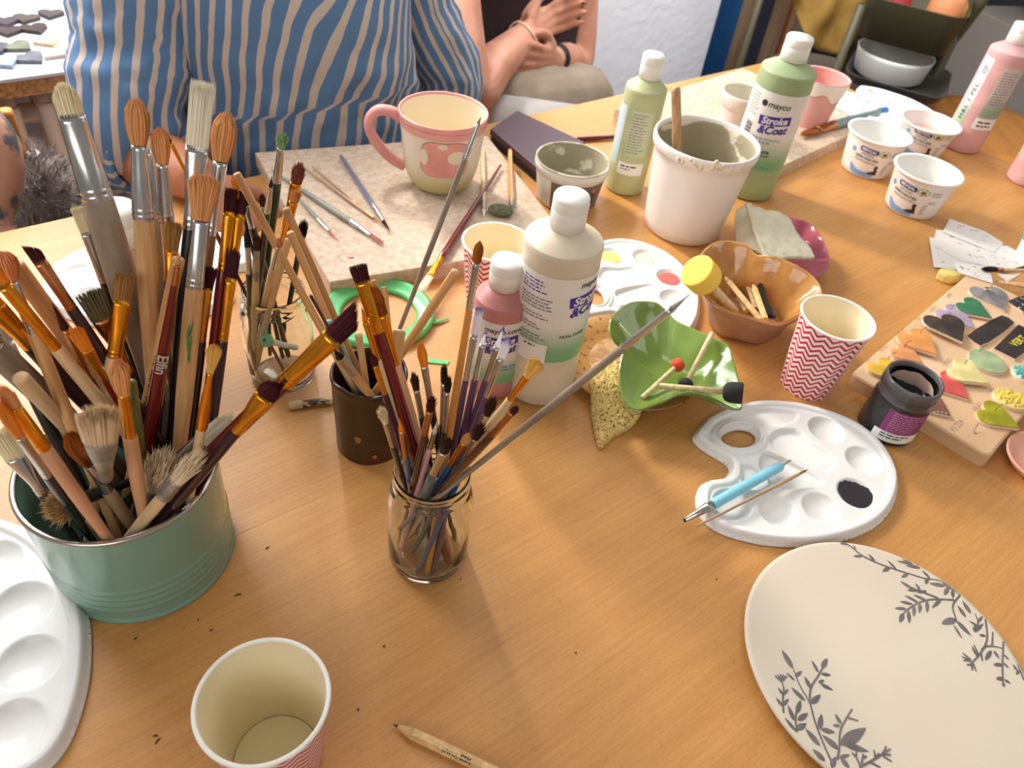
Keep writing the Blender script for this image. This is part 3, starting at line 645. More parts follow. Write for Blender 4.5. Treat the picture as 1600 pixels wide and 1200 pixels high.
for j in range(n + 1):
    a = ph + PI - 1.15 + 2.3 * j / n; e = min(1, 4 * min(j, n - j) / n)
    zt = 0.0560 + 0.0065 * e + 0.0010 * math.sin(j * 0.22); zb = 0.0555 - 0.0075 * e
    for i in range(5): z = zb + (zt - zb) * i / 4; V.append(((r0 - 0.0046) * math.cos(a), (r0 - 0.0046) * math.sin(a), z))
mesh('dried_smear', (V, [(j * 5 + i, (j + 1) * 5 + i, (j + 1) * 5 + i + 1, j * 5 + i + 1) for j in range(n) for i in range(4)]), M('pinkish_smear', (206, 172, 158), 0.6), t)
label_band(t, r0, ph, -0.15, 1.35, 0.0115, 0.047, M('plum_label', (134, 50, 110), 0.45))
put(t, wrap(lines_geo(10, 0.034, 0.0011, 0.0028, 71), r0, ph + 0.62, 0.044, 0, 0.0007), M('pink_print', (196, 140, 180), 0.5), 'small_print')
label_band(t, r0, ph, -0.30, 1.35, 0.0065, 0.0185, PAPER, 'sticker', 0.0007)
put(t, wrap(lines_geo(2, 0.03, 0.0015, 0.0034, 72), r0, ph + 0.45, 0.0150, 0, 0.0010), INKB, 'small_print')

# ------------------------------------------------------------------ boards
def quad_board(name, label, cat, pts, z1, mat, z0=0.0, rnd=0.002, edge=None):
    t = thing(name, label, cat, (0, 0, z0))
    mesh('panel', slab(pts, 0.0, z1 - z0, rnd), mat, t, smooth=False)
    return t
DUSTY = M('dusty_chipboard', (206, 186, 164), 0.75, col2=(186, 160, 134), scale=(130, 130, 130), ramp=(0.38, 0.66), bump=0.3)
b1 = [at(398, 238, .02), at(515, 441, .02), at(893, 380, .02), at(762, 212, .02)]
quad_board('chipboard', 'dusty chipboard square under the mushroom pink mug', 'board', [(p.x, p.y) for p in b1], 0.02, DUSTY)
fr_ = Vector((0.535, 1.355)); uu = Vector((-0.66, -0.75)); vv = Vector((-0.75, 0.66))
b2 = [fr_ + uu * 0.33, fr_ - uu * 0.055, fr_ - uu * 0.055 + vv * 0.285, fr_ + uu * 0.33 + vv * 0.285]
quad_board('chipboard', 'chipboard under the pale pink pots at the far table corner', 'board', b2, 0.02, DUSTY)
t = thing('paint_mark', 'small dried pink paint mark on the chipboard', 'mark', at(547, 402, .0204))
g = slab([(0.004 * (1 + .3 * math.sin(3 * a)) * math.cos(a), 0.0025 * math.sin(a)) for a in [2 * PI * k / 16 for k in range(16)]], 0, 0.0003)
mesh('paint', g, M('pink_dried_paint', (226, 150, 140), 0.6), t)

# ------------------------------------------------------------------ mug
def mug():
    p = (-0.140, 0.953); z0 = 0.0202
    t = thing('mug', 'large pottery mug with pink rim and handle and a pink spotted patch', 'mug', (*p, z0))
    out = spline([(0.030, 0.0, 0), (0.0345, 0.0015, 0), (0.0420, 0.010, 0), (0.0480, 0.024, 0), (0.0510, 0.040, 0), (0.0530, 0.062, 0), (0.0560, 0.088, 0), (0.0578, 0.1000, 0)], 5)
    CL = fade_label('mug_glaze', (222, 210, 192), (194, 188, 132), 0.40, 0.66)
    mesh('body', lathe([(0, 0.0005)] + [(q.x, q.y) for q in out], 80), CL, t)
    PK = M('pink_glaze', (226, 160, 152), 0.45, col2=(214, 146, 140), scale=(30, 30, 30))
    mesh('rim', lathe([(0.0575, 0.0965), (0.0580, 0.1000), (0.0583, 0.1030), (0.0570, 0.1045), (0.0552, 0.1035), (0.0546, 0.101)], 80), PK, t)
    mesh('inside', lathe([(0.0547, 0.1015), (0.0530, 0.088), (0.0500, 0.06), (0.0470, 0.035), (0.040, 0.014), (0.025, 0.008), (0, 0.0075)], 80), M('cream_glaze', (232, 218, 190), 0.35), t)
    band = lathe([(0.0563, 0.0875), (0.0578, 0.0965)], 80); mesh('pink_band', ([(x * 1.006, y * 1.006, z) for x, y, z in band[0]], band[1]), PK, t)
    ph = face_phi(p); side = ph - PI / 2
    c, s = math.cos(side), math.sin(side)
    pth = spline([(0.0545, 0, 0.088), (0.066, 0, 0.0955), (0.084, 0, 0.0955), (0.095, 0, 0.082), (0.094, 0, 0.066), (0.082, 0, 0.047), (0.066, 0, 0.031), (0.0485, 0, 0.022)], 6)
    pth = [Vector((q.x * c, q.x * s, q.z)) for q in pth]
    mesh('handle', tube(pth, [0.0078 + 0.0012 * abs(2 * k / len(pth) - 1) for k in range(len(pth))], 14, flat=0.82), PK, t)
    rf = lambda z: next((a.x + (b.x - a.x) * (z - a.y) / max(b.y - a.y, 1e-6) for a, b in zip(out, out[1:]) if a.y <= z <= b.y), 0.056)
    def disc(poly, dphi, z, mat, nm, eps):
        n = len(poly); rings = 5
        V = [(0, 0, 0)] + [(x * k / rings, y * k / rings, 0) for k in range(1, rings + 1) for x, y in poly]
        Fc = [(0, 1 + i, 1 + (i + 1) % n) for i in range(n)] + [(1 + (k - 1) * n + i, 1 + k * n + i, 1 + k * n + (i + 1) % n, 1 + (k - 1) * n + (i + 1) % n) for k in range(1, rings) for i in range(n)]
        mesh(nm, wrap((V, Fc), rf, ph + dphi, z, 0, eps), mat, t)
    LINE = M('charcoal_line', (70, 60, 54), 0.7)
    def blob(a, b, k=0.0): return [((a * (1 + k * math.cos(4 * q))) * math.cos(q), (b * (1 + k * math.cos(4 * q))) * math.sin(q)) for q in [2 * PI * i / 40 for i in range(40)]]
    disc(blob(0.0355, 0.0275, -0.10), 0.10, 0.0600, LINE, 'outline', 0.0004)
    disc(blob(0.0350, 0.0270, -0.10), 0.10, 0.0600, PK, 'pink_patch', 0.0008)
    CR = M('cream_spot', (226, 214, 192), 0.45)
    disc(blob(0.0125, 0.0095), 0.38, 0.064, CR, 'spot', 0.0012); disc(blob(0.0055, 0.0115), -0.42, 0.062, CR, 'spot', 0.0012); disc(blob(0.006, 0.0040), 0.02, 0.0800, CR, 'spot', 0.0012)
mug()
for (px, z, r, h, lab, outc, inc, drip) in (((1168, 142), 0.092, 0.040, 0.070, 'whitish pink pottery beaker behind the sage bottle', (232, 212, 206), (214, 208, 188), False),
                                   ((1287, 122), 0.098, 0.0445, 0.082, 'pink pottery beaker with dripping white rim on the far chipboard', (226, 172, 164), (226, 160, 150), True)):
    p = at(*px, z); t = thing('beaker', lab, 'beaker', (p.x, p.y, 0.0202))
    pr = [(0, 0.001), (r * 0.70, 0), (r * 0.75, 0.003), (r * 0.80, h * 0.3), (r * 0.86, h * 0.62), (r * 0.95, h * 0.72), (r, h * 0.86), (r * 0.985, h * 0.97), (r * 0.95, h), (r * 0.90, h * 0.97)] if not drip else [(0, 0.001), (r * 0.66, 0), (r * 0.72, 0.003), (r * 0.82, h * 0.45), (r * 0.92, h * 0.8), (r, h * 0.98), (r * 0.97, h), (r * 0.93, h * 0.98)]
    mesh('body', lathe([(q.x, q.y) for q in spline([(a, b, 0) for a, b in pr], 4)], 56), M('beaker_%s' % ('b' if drip else 'a'), outc, 0.5, col2=tuple(c - 10 for c in outc), scale=(20, 20, 20)), t)
    mesh('inside', lathe([(pr[-1][0], pr[-1][1]), (r * 0.8, h * 0.5), (r * 0.6, 0.008), (0, 0.006)], 56), M('beaker_in_%s' % ('b' if drip else 'a'), inc, 0.45), t)
    if drip:
        V = []; n = 72; R = random.Random(4)
        for j in range(n + 1):
            a = 2 * PI * j / n; zd = h * (0.70 + 0.06 * math.sin(3 * a + 1) + 0.05 * math.sin(7 * a))
            for i in range(6):
                z = zd + (h * 0.99 - zd) * i / 5; rr = 0.0012 + (r * 0.82 + (r * 0.18) * ((z / h) - 0.45) / 0.53); V.append((rr * math.cos(a), rr * math.sin(a), z))
        mesh('white_drip', (V, [(j * 6 + i, (j + 1) * 6 + i, (j + 1) * 6 + i + 1, j * 6 + i + 1) for j in range(n) for i in range(5)]), M('white_slip', (240, 232, 226), 0.4), t)

# ------------------------------------------------------------------ folder, ring of tape, pencils
q = [at(766, 201, .022), at(808, 172, .022), at(915, 222, .022), at(846, 268, .022)]
t = thing('folder', 'dark purple leather folder lying beside the chipboard', 'folder', (0, 0, 0))
bevel(mesh('cover', slab([(p.x, p.y) for p in q], 0.0125, 0.022, 0.002), M('purple_leather', (78, 54, 62), 0.42, bump=0.2, bscale=(300, 300, 300)), t, smooth=False), 0.001)
cc = sum(((Vector((p.x, p.y))) for p in q), Vector((0, 0))) / 4
mesh('pages', slab([tuple(cc + (Vector((p.x, p.y)) - cc) * 0.97) for p in q], 0.003, 0.0124), M('black_case', (24, 22, 26), 0.4), t, smooth=False)
mesh('back_cover', slab([(p.x, p.y) for p in q], 0.0, 0.003), M('black_case', (24, 22, 26), 0.4), t, smooth=False)

RINGM = M('mint_green_plastic', (104, 196, 122), 0.25, col2=(96, 186, 112), scale=(20, 20, 20))
c = at(592, 489, .004)
t = thing('tape_ring', 'mint green plastic ring lying behind the dark clay pot', 'ring', (c.x, c.y, 0))
mesh('ring', lathe([(0.0425, 0.0005), (0.0605, 0.0005), (0.0625, 0.003), (0.0622, 0.0075), (0.0600, 0.0100), (0.0560, 0.0088), (0.0520, 0.0066), (0.0460, 0.0056), (0.0425, 0.005), (0.0420, 0.003), (0.0425, 0.0005)], 72), RINGM, t)
mesh('tail', tube([(0.058, -0.004, 0.003), (0.066, 0.002, 0.003), (0.078, 0.012, 0.002)], [0.003, 0.003, 0.001], 8, flat=0.4), RINGM, t)
t = thing('tape_strip', 'short strip of mint green tape beside the clay pot', 'strip', at(681, 566, 0))
mesh('strip', slab([(-0.013, -0.004), (0.013, -0.002), (0.014, 0.004), (-0.013, 0.003)], 0.0004, 0.0014), RINGM, t, smooth=False)

def hexrod(p0, p1, r, mat, parent, n=6, nm='shaft'):
    return mesh(nm, tube([p0, p1], r, n), mat, parent, smooth=False)
def lying_pencil(name, label, tip, end, r, wood, lead, paint=None, tipl=0.016, text=None, n=6, cat='pencil', endcap=None):
    tip, end = Vector(tip), Vector(end); d = (end - tip).normalized()
    t = thing(name, label, cat, tip)
    a = d * tipl
    mesh('point', tube([d * tipl * 0.22, a], [r * 0.28, r * 1.0], 12), wood, t)
    mesh('lead', tube([(0, 0, 0), d * tipl * 0.22], [r * 0.12, r * 0.28], 10), lead, t)
    mesh('shaft', tube([a, end - tip], r, n), paint or wood, t, smooth=n > 8)
    if endcap: mesh('end_cap', tube([end - tip - d * 0.012, end - tip + d * 0.001], r * 1.06, 12), endcap, t)
    return t, d
GRAPH = M('graphite', (60, 56, 54), 0.4)
PENW = M('pencil_wood', (226, 190, 136), 0.5, col2=(206, 166, 112), scale=(160, 160, 160))
p0, p1 = at(615, 1132, .0040), at(800, 1220, .0040)
t, d = lying_pencil('pencil', 'plain wooden pencil printed with a web address, beside the water cup', p0, p1, 0.0044, PENW, GRAPH, tipl=0.015)
g = text_geo('www. SSK', 0.0052, 0.03, align='LEFT')
X = d; Z = Vector((0, -0.5, 0.86)); Z = (Z - X * Z.dot(X)).normalized(); Y = Z.cross(X)
mm = Matrix((X, Y, Z)).transposed().to_4x4(); mm.translation = d * 0.038 + Z * 0.0041
mesh('lettering', xf(g, mm), INKB, t, smooth=False)
STRP = M('striped_pencil_paint', (56, 42, 30), 0.35, col2=(200, 150, 90), scale=(1, 400, 400), ramp=(0.5, 0.55))
lying_pencil('pencil', 'dark striped pencil with a beige end lying behind the clay pot', at(540, 624, .004), at(453, 634, .004), 0.0040, PENW, GRAPH, STRP, endcap=M('beige_cap', (206, 178, 140), 0.6))

# ------------------------------------------------------------------ shaped sheets: height fields cut along an outline
def sdf(P, X, Y):
    """signed distance, positive inside, of grid points to the closed outline P (numpy)"""
    P = np.asarray(P); A = P; B = np.roll(P, -1, 0); best = np.full(X.shape, 1e9); ins = np.zeros(X.shape, bool)
    for (ax, ay), (bx, by) in zip(A, B):
        ex, ey = bx - ax, by - ay; t = np.clip(((X - ax) * ex + (Y - ay) * ey) / (ex * ex + ey * ey + 1e-18), 0, 1)
        best = np.minimum(best, np.hypot(X - ax - t * ex, Y - ay - t * ey))
        c = (ay > Y) != (by > Y); xi = ax + (Y - ay) / ((by - ay) if by != ay else 1e-18) * ex; ins ^= c & (X < xi)
    return np.where(ins, best, -best)
def sheet(P, hole, hfun, step, zbot):
    """grid sheet over outline P (minus the outline hole) with height hfun(x, y, d) and skirts down to zbot"""
    P = np.asarray(P); x0, y0 = P.min(0) - step; x1, y1 = P.max(0) + step
    xs = np.arange(x0, x1 + step, step); ys = np.arange(y0, y1 + step, step); X, Y = np.meshgrid(xs, ys, indexing='ij')
    def D(X, Y):
        d = sdf(P, X, Y)
        if hole is not None: d = np.minimum(d, -sdf(hole, X, Y))
        return d
    d = D(X, Y); d0 = d.copy(); cell = np.maximum.reduce([d0[:-1, :-1], d0[1:, :-1], d0[1:, 1:], d0[:-1, 1:]]) > 0.05 * step; keep = np.zeros(d.shape, bool)
    for a_, b_ in ((slice(0, -1), slice(0, -1)), (slice(1, None), slice(0, -1)), (slice(1, None), slice(1, None)), (slice(0, -1), slice(1, None))): keep[a_, b_] |= cell
    for _ in range(3):
        e = step * 0.05; gx = (D(X + e, Y) - D(X - e, Y)) / (2 * e); gy = (D(X, Y + e) - D(X, Y - e)) / (2 * e); n = np.hypot(gx, gy) + 1e-9
        mv = keep & (d0 < 0.30 * step); X = np.where(mv, X - gx / n * d, X); Y = np.where(mv, Y - gy / n * d, Y); d = D(X, Y)
    Z = hfun(X, Y, np.maximum(d, 0)); idx = -np.ones(X.shape, int); k = keep.nonzero(); idx[k] = np.arange(len(k[0]))
    V = [tuple(p) for p in np.stack([X[k], Y[k], Z[k]], 1)]; Fc = []
    nx, ny = X.shape
    for i in range(nx - 1):
        for j in range(ny - 1):
            if not cell[i, j]: continue
            q = (idx[i, j], idx[i + 1, j], idx[i + 1, j + 1], idx[i, j + 1]); m = [a for a in q if a >= 0]
            if len(m) == 4: Fc.append(tuple(int(a) for a in q))
            elif len(m) == 3: Fc.append(tuple(int(a) for a in m))
    cnt = {}
    for f in Fc:
        for a, b in zip(f, f[1:] + f[:1]): cnt[(a, b)] = 1
    low = {}
    def lo(a):
        if a not in low:
            low[a] = len(V); zz = zbot
            if hole is not None and float(sdf(hole, np.array([V[a][0]]), np.array([V[a][1]]))[0]) > -0.003: zz = V[a][2] - 0.003
            V.append((V[a][0], V[a][1], zz))
        return low[a]
    for (a, b) in list(cnt):
        if (b, a) not in cnt: Fc.append((b, a, lo(a), lo(b)))
    return (V, Fc)
PO = [(-100, 31), (-95, 45), (-83, 63), (-67, 77), (-49, 89), (-28, 100), (-8, 105), (17, 107), (41, 104), (63, 98), (83, 87), (97, 70), (105, 49), (107, 26), (103, 7), (95, -12), (82, -32), (64, -50), (41, -65), (17, -76), (-5, -83), (-33, -87), (-56, -87), (-80, -83), (-95, -74), (-102, -61), (-103, -47), (-99, -33), (-91, -24), (-81, -20), (-73, -16), (-68, -8), (-67, -1), (-71, 5), (-80, 11), (-92, 19)]
POUT = np.array([(p.x, p.y) for p in spline([(x / 1000, y / 1000, 0) for x, y in PO], 6, True)])
PHOLE = np.array([(-0.053 + 0.0185 * math.cos(a) * .98 + 0.004 * math.sin(a), 0.039 + 0.0155 * math.sin(a) + 0.003 * math.cos(a)) for a in [2 * PI * k / 48 for k in range(48)]])
PWELL = [(41.9, 69.2), (73.2, 33.1), (54.4, -13.5), (16.0, -39.0), (-26.8, -51.3), (-70, -51)]
PITS = [[(-60, 66), (-40, 82), (-14, 90), (12, 90), (16, 84), (8, 72), (-14, 63), (-32, 60)],
        [(-16, 55), (9, 64), (24, 47), (42, 33), (44, 23), (34, 10), (26, 6), (-20, 31)],
        [(-24, 25), (21, 0), (23, -8), (12, -15), (-10, -22), (-24, -20), (-38, 4)],
        [(-57, 0), (-42, 2), (-28, -20), (-34, -28), (-52, -30), (-58, -20)]]
def sstep(x): x = np.clip(x, 0, 1); return x * x * (3 - 2 * x)
def palette_h(X, Y, d):
    z = 0.0022 + 0.0078 * sstep(d / 0.0050)
    z = z - 0.0022 * sstep((d - 0.0095) / 0.0022)
    dh = -sdf(PHOLE, X, Y); z = z + 0.0026 * sstep((0.0062 - dh) / 0.002)
    for wx, wy in PWELL:
        rho = np.hypot((X - wx / 1000) / 0.0185, (Y - wy / 1000) / 0.0185)
        z = z - 0.0068 * np.clip(1 - rho ** 2.4, 0, 1) ** 0.75
    for pit in PITS:
        pp = np.array([(p.x, p.y) for p in spline([(a / 1000, b / 1000, 0) for a, b in pit], 3, True)])
        s_ = sdf(pp, X, Y); cx, cy = pp.mean(0); tilt = np.clip(0.6 + ((Y - cy) * 0.6 - (X - cx) * 0.35) / 0.04, 0.25, 1)
        z = z - 0.0046 * sstep(s_ / 0.0028) * tilt
    return z
PALM = M('white_palette_plastic', (230, 228, 224), 0.3)
PALG = sheet(POUT, PHOLE, palette_h, 0.00125, 0.0005)
PALMESH = None
def palette(label, p, rot, z=0.0, scale=1.0, tilt=None):
    global PALMESH
    t = thing('paint_palette', label, 'palette', (p[0], p[1], z), math.radians(rot), 'white plastic paint palettes')
    t.scale = (scale, scale, scale)
    if tilt: t.rotation_euler = (tilt[0], tilt[1], math.radians(rot))
    if PALMESH is None: o = mesh('tray', PALG, PALM, t); PALMESH = o.data
    else: o = bpy.data.objects.new('tray', PALMESH); link(o, t)
    return t
def paint(t, w_, col, name, depth=0.0030, r=0.0135, seed=0, ragged=0.06, lump=0.0):
    R = random.Random(seed); n = 64; wx, wy = PWELL[w_]; ph = R.uniform(0, 6)
    PZ = 0.0078; V = [(wx / 1000, wy / 1000, PZ - depth + lump)]; Fc = []
    rr = [r * (1 + ragged * (math.sin(3 * 2 * PI * k / n + ph) + 0.7 * math.sin(11 * 2 * PI * k / n) * (1 if 5 < k < 30 else .2) + R.uniform(-.4, .9) * (1 if 4 < k < 30 else .1))) for k in range(n)]
    for q in (0.5, 0.9, 1.0):
        for k in range(n):
            a = 2 * PI * k / n; rad_ = rr[k] * q if q == 1.0 else r * 0.97 * q
            zz = PZ - depth + lump * (1 - q * q) + (0.0006 if q == 1.0 else 0.0008)
            edge = PZ - 0.0068 * max(0, 1 - (rad_ / 0.0185) ** 2.4) ** 0.75 + 0.0004
            V.append((wx / 1000 + rad_ * math.cos(a), wy / 1000 + rad_ * math.sin(a), max(zz, edge)))
    Fc += [(0, 1 + k, 1 + (k + 1) % n) for k in range(n)]
    for b in range(2):
        for k in range(n): Fc.append((1 + b * n + k, 1 + (b + 1) * n + k, 1 + (b + 1) * n + (k + 1) % n, 1 + b * n + (k + 1) % n))
    mesh('paint', (V, Fc), M(name, col, 0.45), t)
pA = palette('clean white palette with one well of black glaze and a blue tool across it', (0.2889, 0.5193), 0)
paint(pA, 2, (44, 38, 40), 'black_glaze_paint', 0.0026, 0.0165, 1, 0.05)
pB = palette('white palette with lime, cream and coral glaze beside the cream bottle', (0.1405, 0.7886), 60, scale=0.97)
paint(pB, 0, (196, 206, 112), 'lime_paint', 0.0040, 0.0135, 2, 0.02); paint(pB, 1, (226, 212, 190), 'cream_paint', 0.0042, 0.0130, 3, 0.02); paint(pB, 2, (226, 106, 100), 'coral_paint', 0.0036, 0.0140, 4, 0.02)
pC = palette('white palette lying askew across the far chipboard edge', (0.602, 1.462), -62, 0.0205, 0.97)
palette('white palette with empty wells at the frame edge beside the mint tin', (-0.366, 0.2374), 108.8, scale=1.086)
palette('white palette half hidden behind the mint tin and pink bottle', (-0.420, 0.690), 180)

# tools lying across the black stained palette
def along(t, P0, P1): return None
a, b, c, d = at(1070, 813, .0140), at(1113, 789, .0145), at(1220, 728, .0152), at(1237, 716, .0152)
t = thing('embossing_tool', 'sky blue embossing tool with metal ends lying across the palette', 'tool', a)
ax = (c - a).normalized(); LB = (b - a).length; LC = (c - a).length
mesh('metal_end', tube([Vector((0, 0, 0)), ax * LB * 0.75, ax * LB * 0.78, ax * LB * 0.84, ax * LB * 0.86, ax * LB * 1.02], [0.0022, 0.0040, 0.0046, 0.0046, 0.0042, 0.0042], 20), STEEL, t)
mesh('hollow', tube([ax * -0.0002, ax * 0.0006], 0.0017, 14), M('tool_hollow', (30, 24, 22), 0.6), t)
mesh('handle', tube([ax * LB, ax * (LB + 0.003), ax * (LC - 0.003), ax * LC], [0.0043, 0.0050, 0.0050, 0.0042], 24), M('sky_blue_plastic', (134, 204, 226), 0.3), t)
mesh('needle', tube([ax * LC, ax * (LC + 0.010), ax * (LC + 0.0145)], [0.0014, 0.0010, 0.0008], 10), STEELD, t)

# ------------------------------------------------------------------ decorated plate
pc = Vector((0.3255, 0.3276)); pr_ = 0.1129
t = thing('plate', 'large round cream plate painted with grey leafy branches', 'plate', (pc.x, pc.y, 0))
pp = [(0, 0.004), (0.06, 0.004), (0.062, 0.0005), (0.068, 0.0005), (0.072, 0.004), (0.100, 0.0062), (0.1118, 0.0085), (0.1129, 0.0108), (0.1122, 0.0124), (0.1090, 0.0126), (0.090, 0.0120), (0.045, 0.0116), (0, 0.0116)]
mesh('body', lathe(pp, 128), M('cream_bisque', (212, 200, 180), 0.5, col2=(205, 192, 171), scale=(9, 9, 9), ramp=(0.3, 0.75), bump=0.06, bscale=(60, 60, 60)), t)
LEAF = M('grey_leaf_paint', (98, 91, 91), 0.6, col2=(116, 109, 109), scale=(60, 60, 60))
def pl(x, y):
    q = at(1140 + x / 3.159, 820 + y / 3.159, 0.0122); v = Vector((q.x - pc.x, q.y - pc.y))
    m = 0.1105
    if v.length > m: v = v.normalized() * m
    return Vector((v.x, v.y, 0.01180 + 0.0009 * (v.length / 0.11) ** 2))
UP = Vector((0, 0, 0.00012))
def leaf(a, b, wd):
    a, b = pl(*a), pl(*b); d = b - a; n = Vector((-d.y, d.x, 0)).normalized(); wdm = wd / 3.159 * 0.00046 * 0.36
    V = []
    for k in range(9):
        s = k / 8; hw = wdm * (math.sin(PI * s ** 0.8) ** 0.9) + 0.0001
        V += [a + d * s + n * hw + UP, a + d * s - n * hw + UP, a + d * s + UP * 3]
    Fc = []
    for k in range(8):
        i = 3 * k; Fc += [(i, i + 2, i + 5, i + 3), (i + 2, i + 1, i + 4, i + 5)]
    return (V, Fc)
def stem(pts, w0=0.0008, w1=0.0004):
    P = spline([pl(*p) for p in pts], 4); V = []
    for k, p in enumerate(P):
        e = (P[min(k + 1, len(P) - 1)] - P[max(k - 1, 0)]); n = Vector((-e.y, e.x, 0)).normalized(); hw = w0 + (w1 - w0) * k / len(P); V += [p + n * hw + UP, p - n * hw + UP]
    return (V, [(2 * k, 2 * k + 1, 2 * k + 3, 2 * k + 2) for k in range(len(P) - 1)])
STM1 = [[(515, 1195), (470, 1100), (420, 970), (395, 880), (350, 800), (315, 715)], [(395, 880), (400, 805), (440, 740), (462, 700)], [(265, 930), (262, 860), (266, 800), (250, 770)], [(250, 770), (222, 745)], [(252, 770), (236, 740)], [(254, 770), (252, 738)], [(256, 770), (266, 740)], [(258, 772), (282, 745)], [(330, 1025), (325, 945), (340, 890)],
        [(530, 1160), (540, 1105), (545, 1020), (570, 965), (600, 915)], [(585, 952), (635, 966)], [(600, 915), (606, 910)], [(640, 1198), (700, 1165), (755, 1128), (772, 1090)], [(755, 1128), (795, 1105)], [(755, 1140), (800, 1168)], [(760, 1132), (796, 1135)], [(720, 1155), (712, 1110)], [(720, 1150), (738, 1128)], [(645, 1195), (622, 1140)], [(622, 1145), (602, 1124)], [(622, 1145), (626, 1120)], [(650, 1180), (660, 1130)], [(660, 1150), (676, 1140)], [(690, 1170), (745, 1198)]]
LF1 = [((312, 708), (258, 618), 40), ((455, 706), (482, 658), 34), ((438, 728), (405, 668), 24), ((452, 735), (500, 740), 22), ((448, 785), (510, 814), 26), ((400, 808), (370, 748), 30), ((438, 778), (466, 766), 20), ((322, 748), (356, 722), 24), ((322, 768), (280, 730), 16), ((402, 882), (448, 838), 36), ((372, 868), (303, 803), 30),
       ((262, 898), (228, 855), 22), ((262, 893), (290, 860), 22), ((262, 840), (238, 803), 18), ((262, 840), (288, 812), 18), ((330, 930), (350, 866), 32), ((316, 966), (288, 892), 30), ((335, 966), (386, 930), 34), ((325, 1012), (378, 982), 40), ((328, 1022), (270, 953), 24), ((442, 1008), (454, 934), 34), ((450, 1010), (520, 1024), 32), ((445, 1092), (372, 1006), 40), ((538, 1108), (456, 1038), 44),
       ((550, 982), (520, 933), 26), ((545, 990), (508, 990), 18), ((548, 1086), (672, 1002), 76), ((565, 1082), (684, 1118), 44), ((470, 1168), (408, 1108), 40), ((500, 1200), (522, 1146), 36), ((540, 1150), (592, 1134), 22), ((588, 1198), (544, 1150), 36)]
STM2 = [[(545, 92), (580, 96), (650, 150), (720, 185), (800, 215), (880, 240), (960, 265), (1040, 278), (1100, 310), (1140, 345)], [(1108, 372), (1040, 368), (980, 370), (930, 385), (880, 415), (850, 445)], [(1030, 362), (960, 335), (900, 310), (850, 282)], [(1140, 345), (1100, 400), (1116, 462), (1122, 480)], [(1265, 465), (1270, 560), (1240, 630), (1185, 690)], [(1185, 690), (1170, 690)], [(1190, 665), (1150, 632)], [(1190, 668), (1147, 650)], [(1190, 670), (1152, 668)], [(1200, 680), (1216, 722)], [(1196, 684), (1196, 718)],
        [(1350, 578), (1345, 700), (1350, 790)], [(1258, 600), (1300, 600), (1350, 612)], [(1294, 600), (1298, 530)], [(1228, 640), (1205, 592)], [(1225, 640), (1195, 606)], [(1240, 630), (1246, 672)], [(1450, 768), (1420, 692)], [(1215, 525), (1225, 480), (1210, 440)], [(900, 200), (940, 210)], [(930, 205), (830, 182)]]
LF2 = [((582, 98), (541, 84), 20), ((652, 155), (610, 156), 22), ((622, 122), (604, 90), 16), ((718, 184), (684, 145), 26), ((790, 210), (753, 230), 28), ((822, 220), (778, 176), 20), ((880, 240), (848, 260), 24), ((988, 266), (948, 226), 26), ((978, 264), (964, 292), 28), ((890, 190), (826, 180), 20), ((902, 195), (848, 158), 18), ((942, 210), (868, 202), 28), ((1062, 302), (984, 290), 36), ((1078, 310), (1058, 348), 32), ((1100, 322), (1100, 364), 28), ((1100, 322), (1046, 285), 30),
       ((975, 376), (973, 432), 28), ((942, 390), (934, 432), 28), ((912, 402), (907, 450), 26), ((884, 422), (886, 484), 28), ((858, 436), (838, 480), 34), ((870, 412), (814, 411), 24), ((902, 390), (840, 377), 24), ((928, 380), (864, 348), 24), ((968, 371), (906, 344), 22), ((1042, 368), (998, 410), 22), ((902, 316), (842, 278), 26), ((932, 322), (876, 322), 24), ((942, 325), (916, 288), 22), ((972, 326), (925, 335), 18),
       ((1116, 465), (1046, 487), 52), ((1120, 475), (1190, 546), 40), ((1106, 495), (1146, 560), 20), ((1164, 456), (1124, 398), 32), ((1188, 438), (1148, 376), 36), ((1222, 500), (1180, 474), 18), ((1226, 480), (1252, 450), 18), ((1218, 520), (1208, 486), 24), ((1216, 525), (1250, 488), 20), ((1212, 530), (1202, 505), 24), ((1262, 548), (1230, 545), 22), ((1290, 622), (1260, 668), 28), ((1302, 622), (1330, 662), 24), ((1345, 690), (1300, 691), 26), ((1350, 640), (1378, 668), 20), ((1350, 682), (1376, 708), 20), ((1350, 758), (1314, 760), 28), ((1355, 765), (1384, 782), 22), ((1418, 722), (1396, 690), 24), ((1428, 720), (1412, 740), 20), ((1352, 780), (1348, 798), 20), ((1222, 650), (1196, 600), 22), ((1262, 600), (1240, 618), 14)]
mesh('painted_branch', join(*[stem(s_) for s_ in STM1], *[leaf(*l) for l in LF1]), LEAF, t)['kind'] = 'stuff'
mesh('painted_branch', join(*[stem(s_) for s_ in STM2], *[leaf(*l) for l in LF2]), LEAF, t)['kind'] = 'stuff'

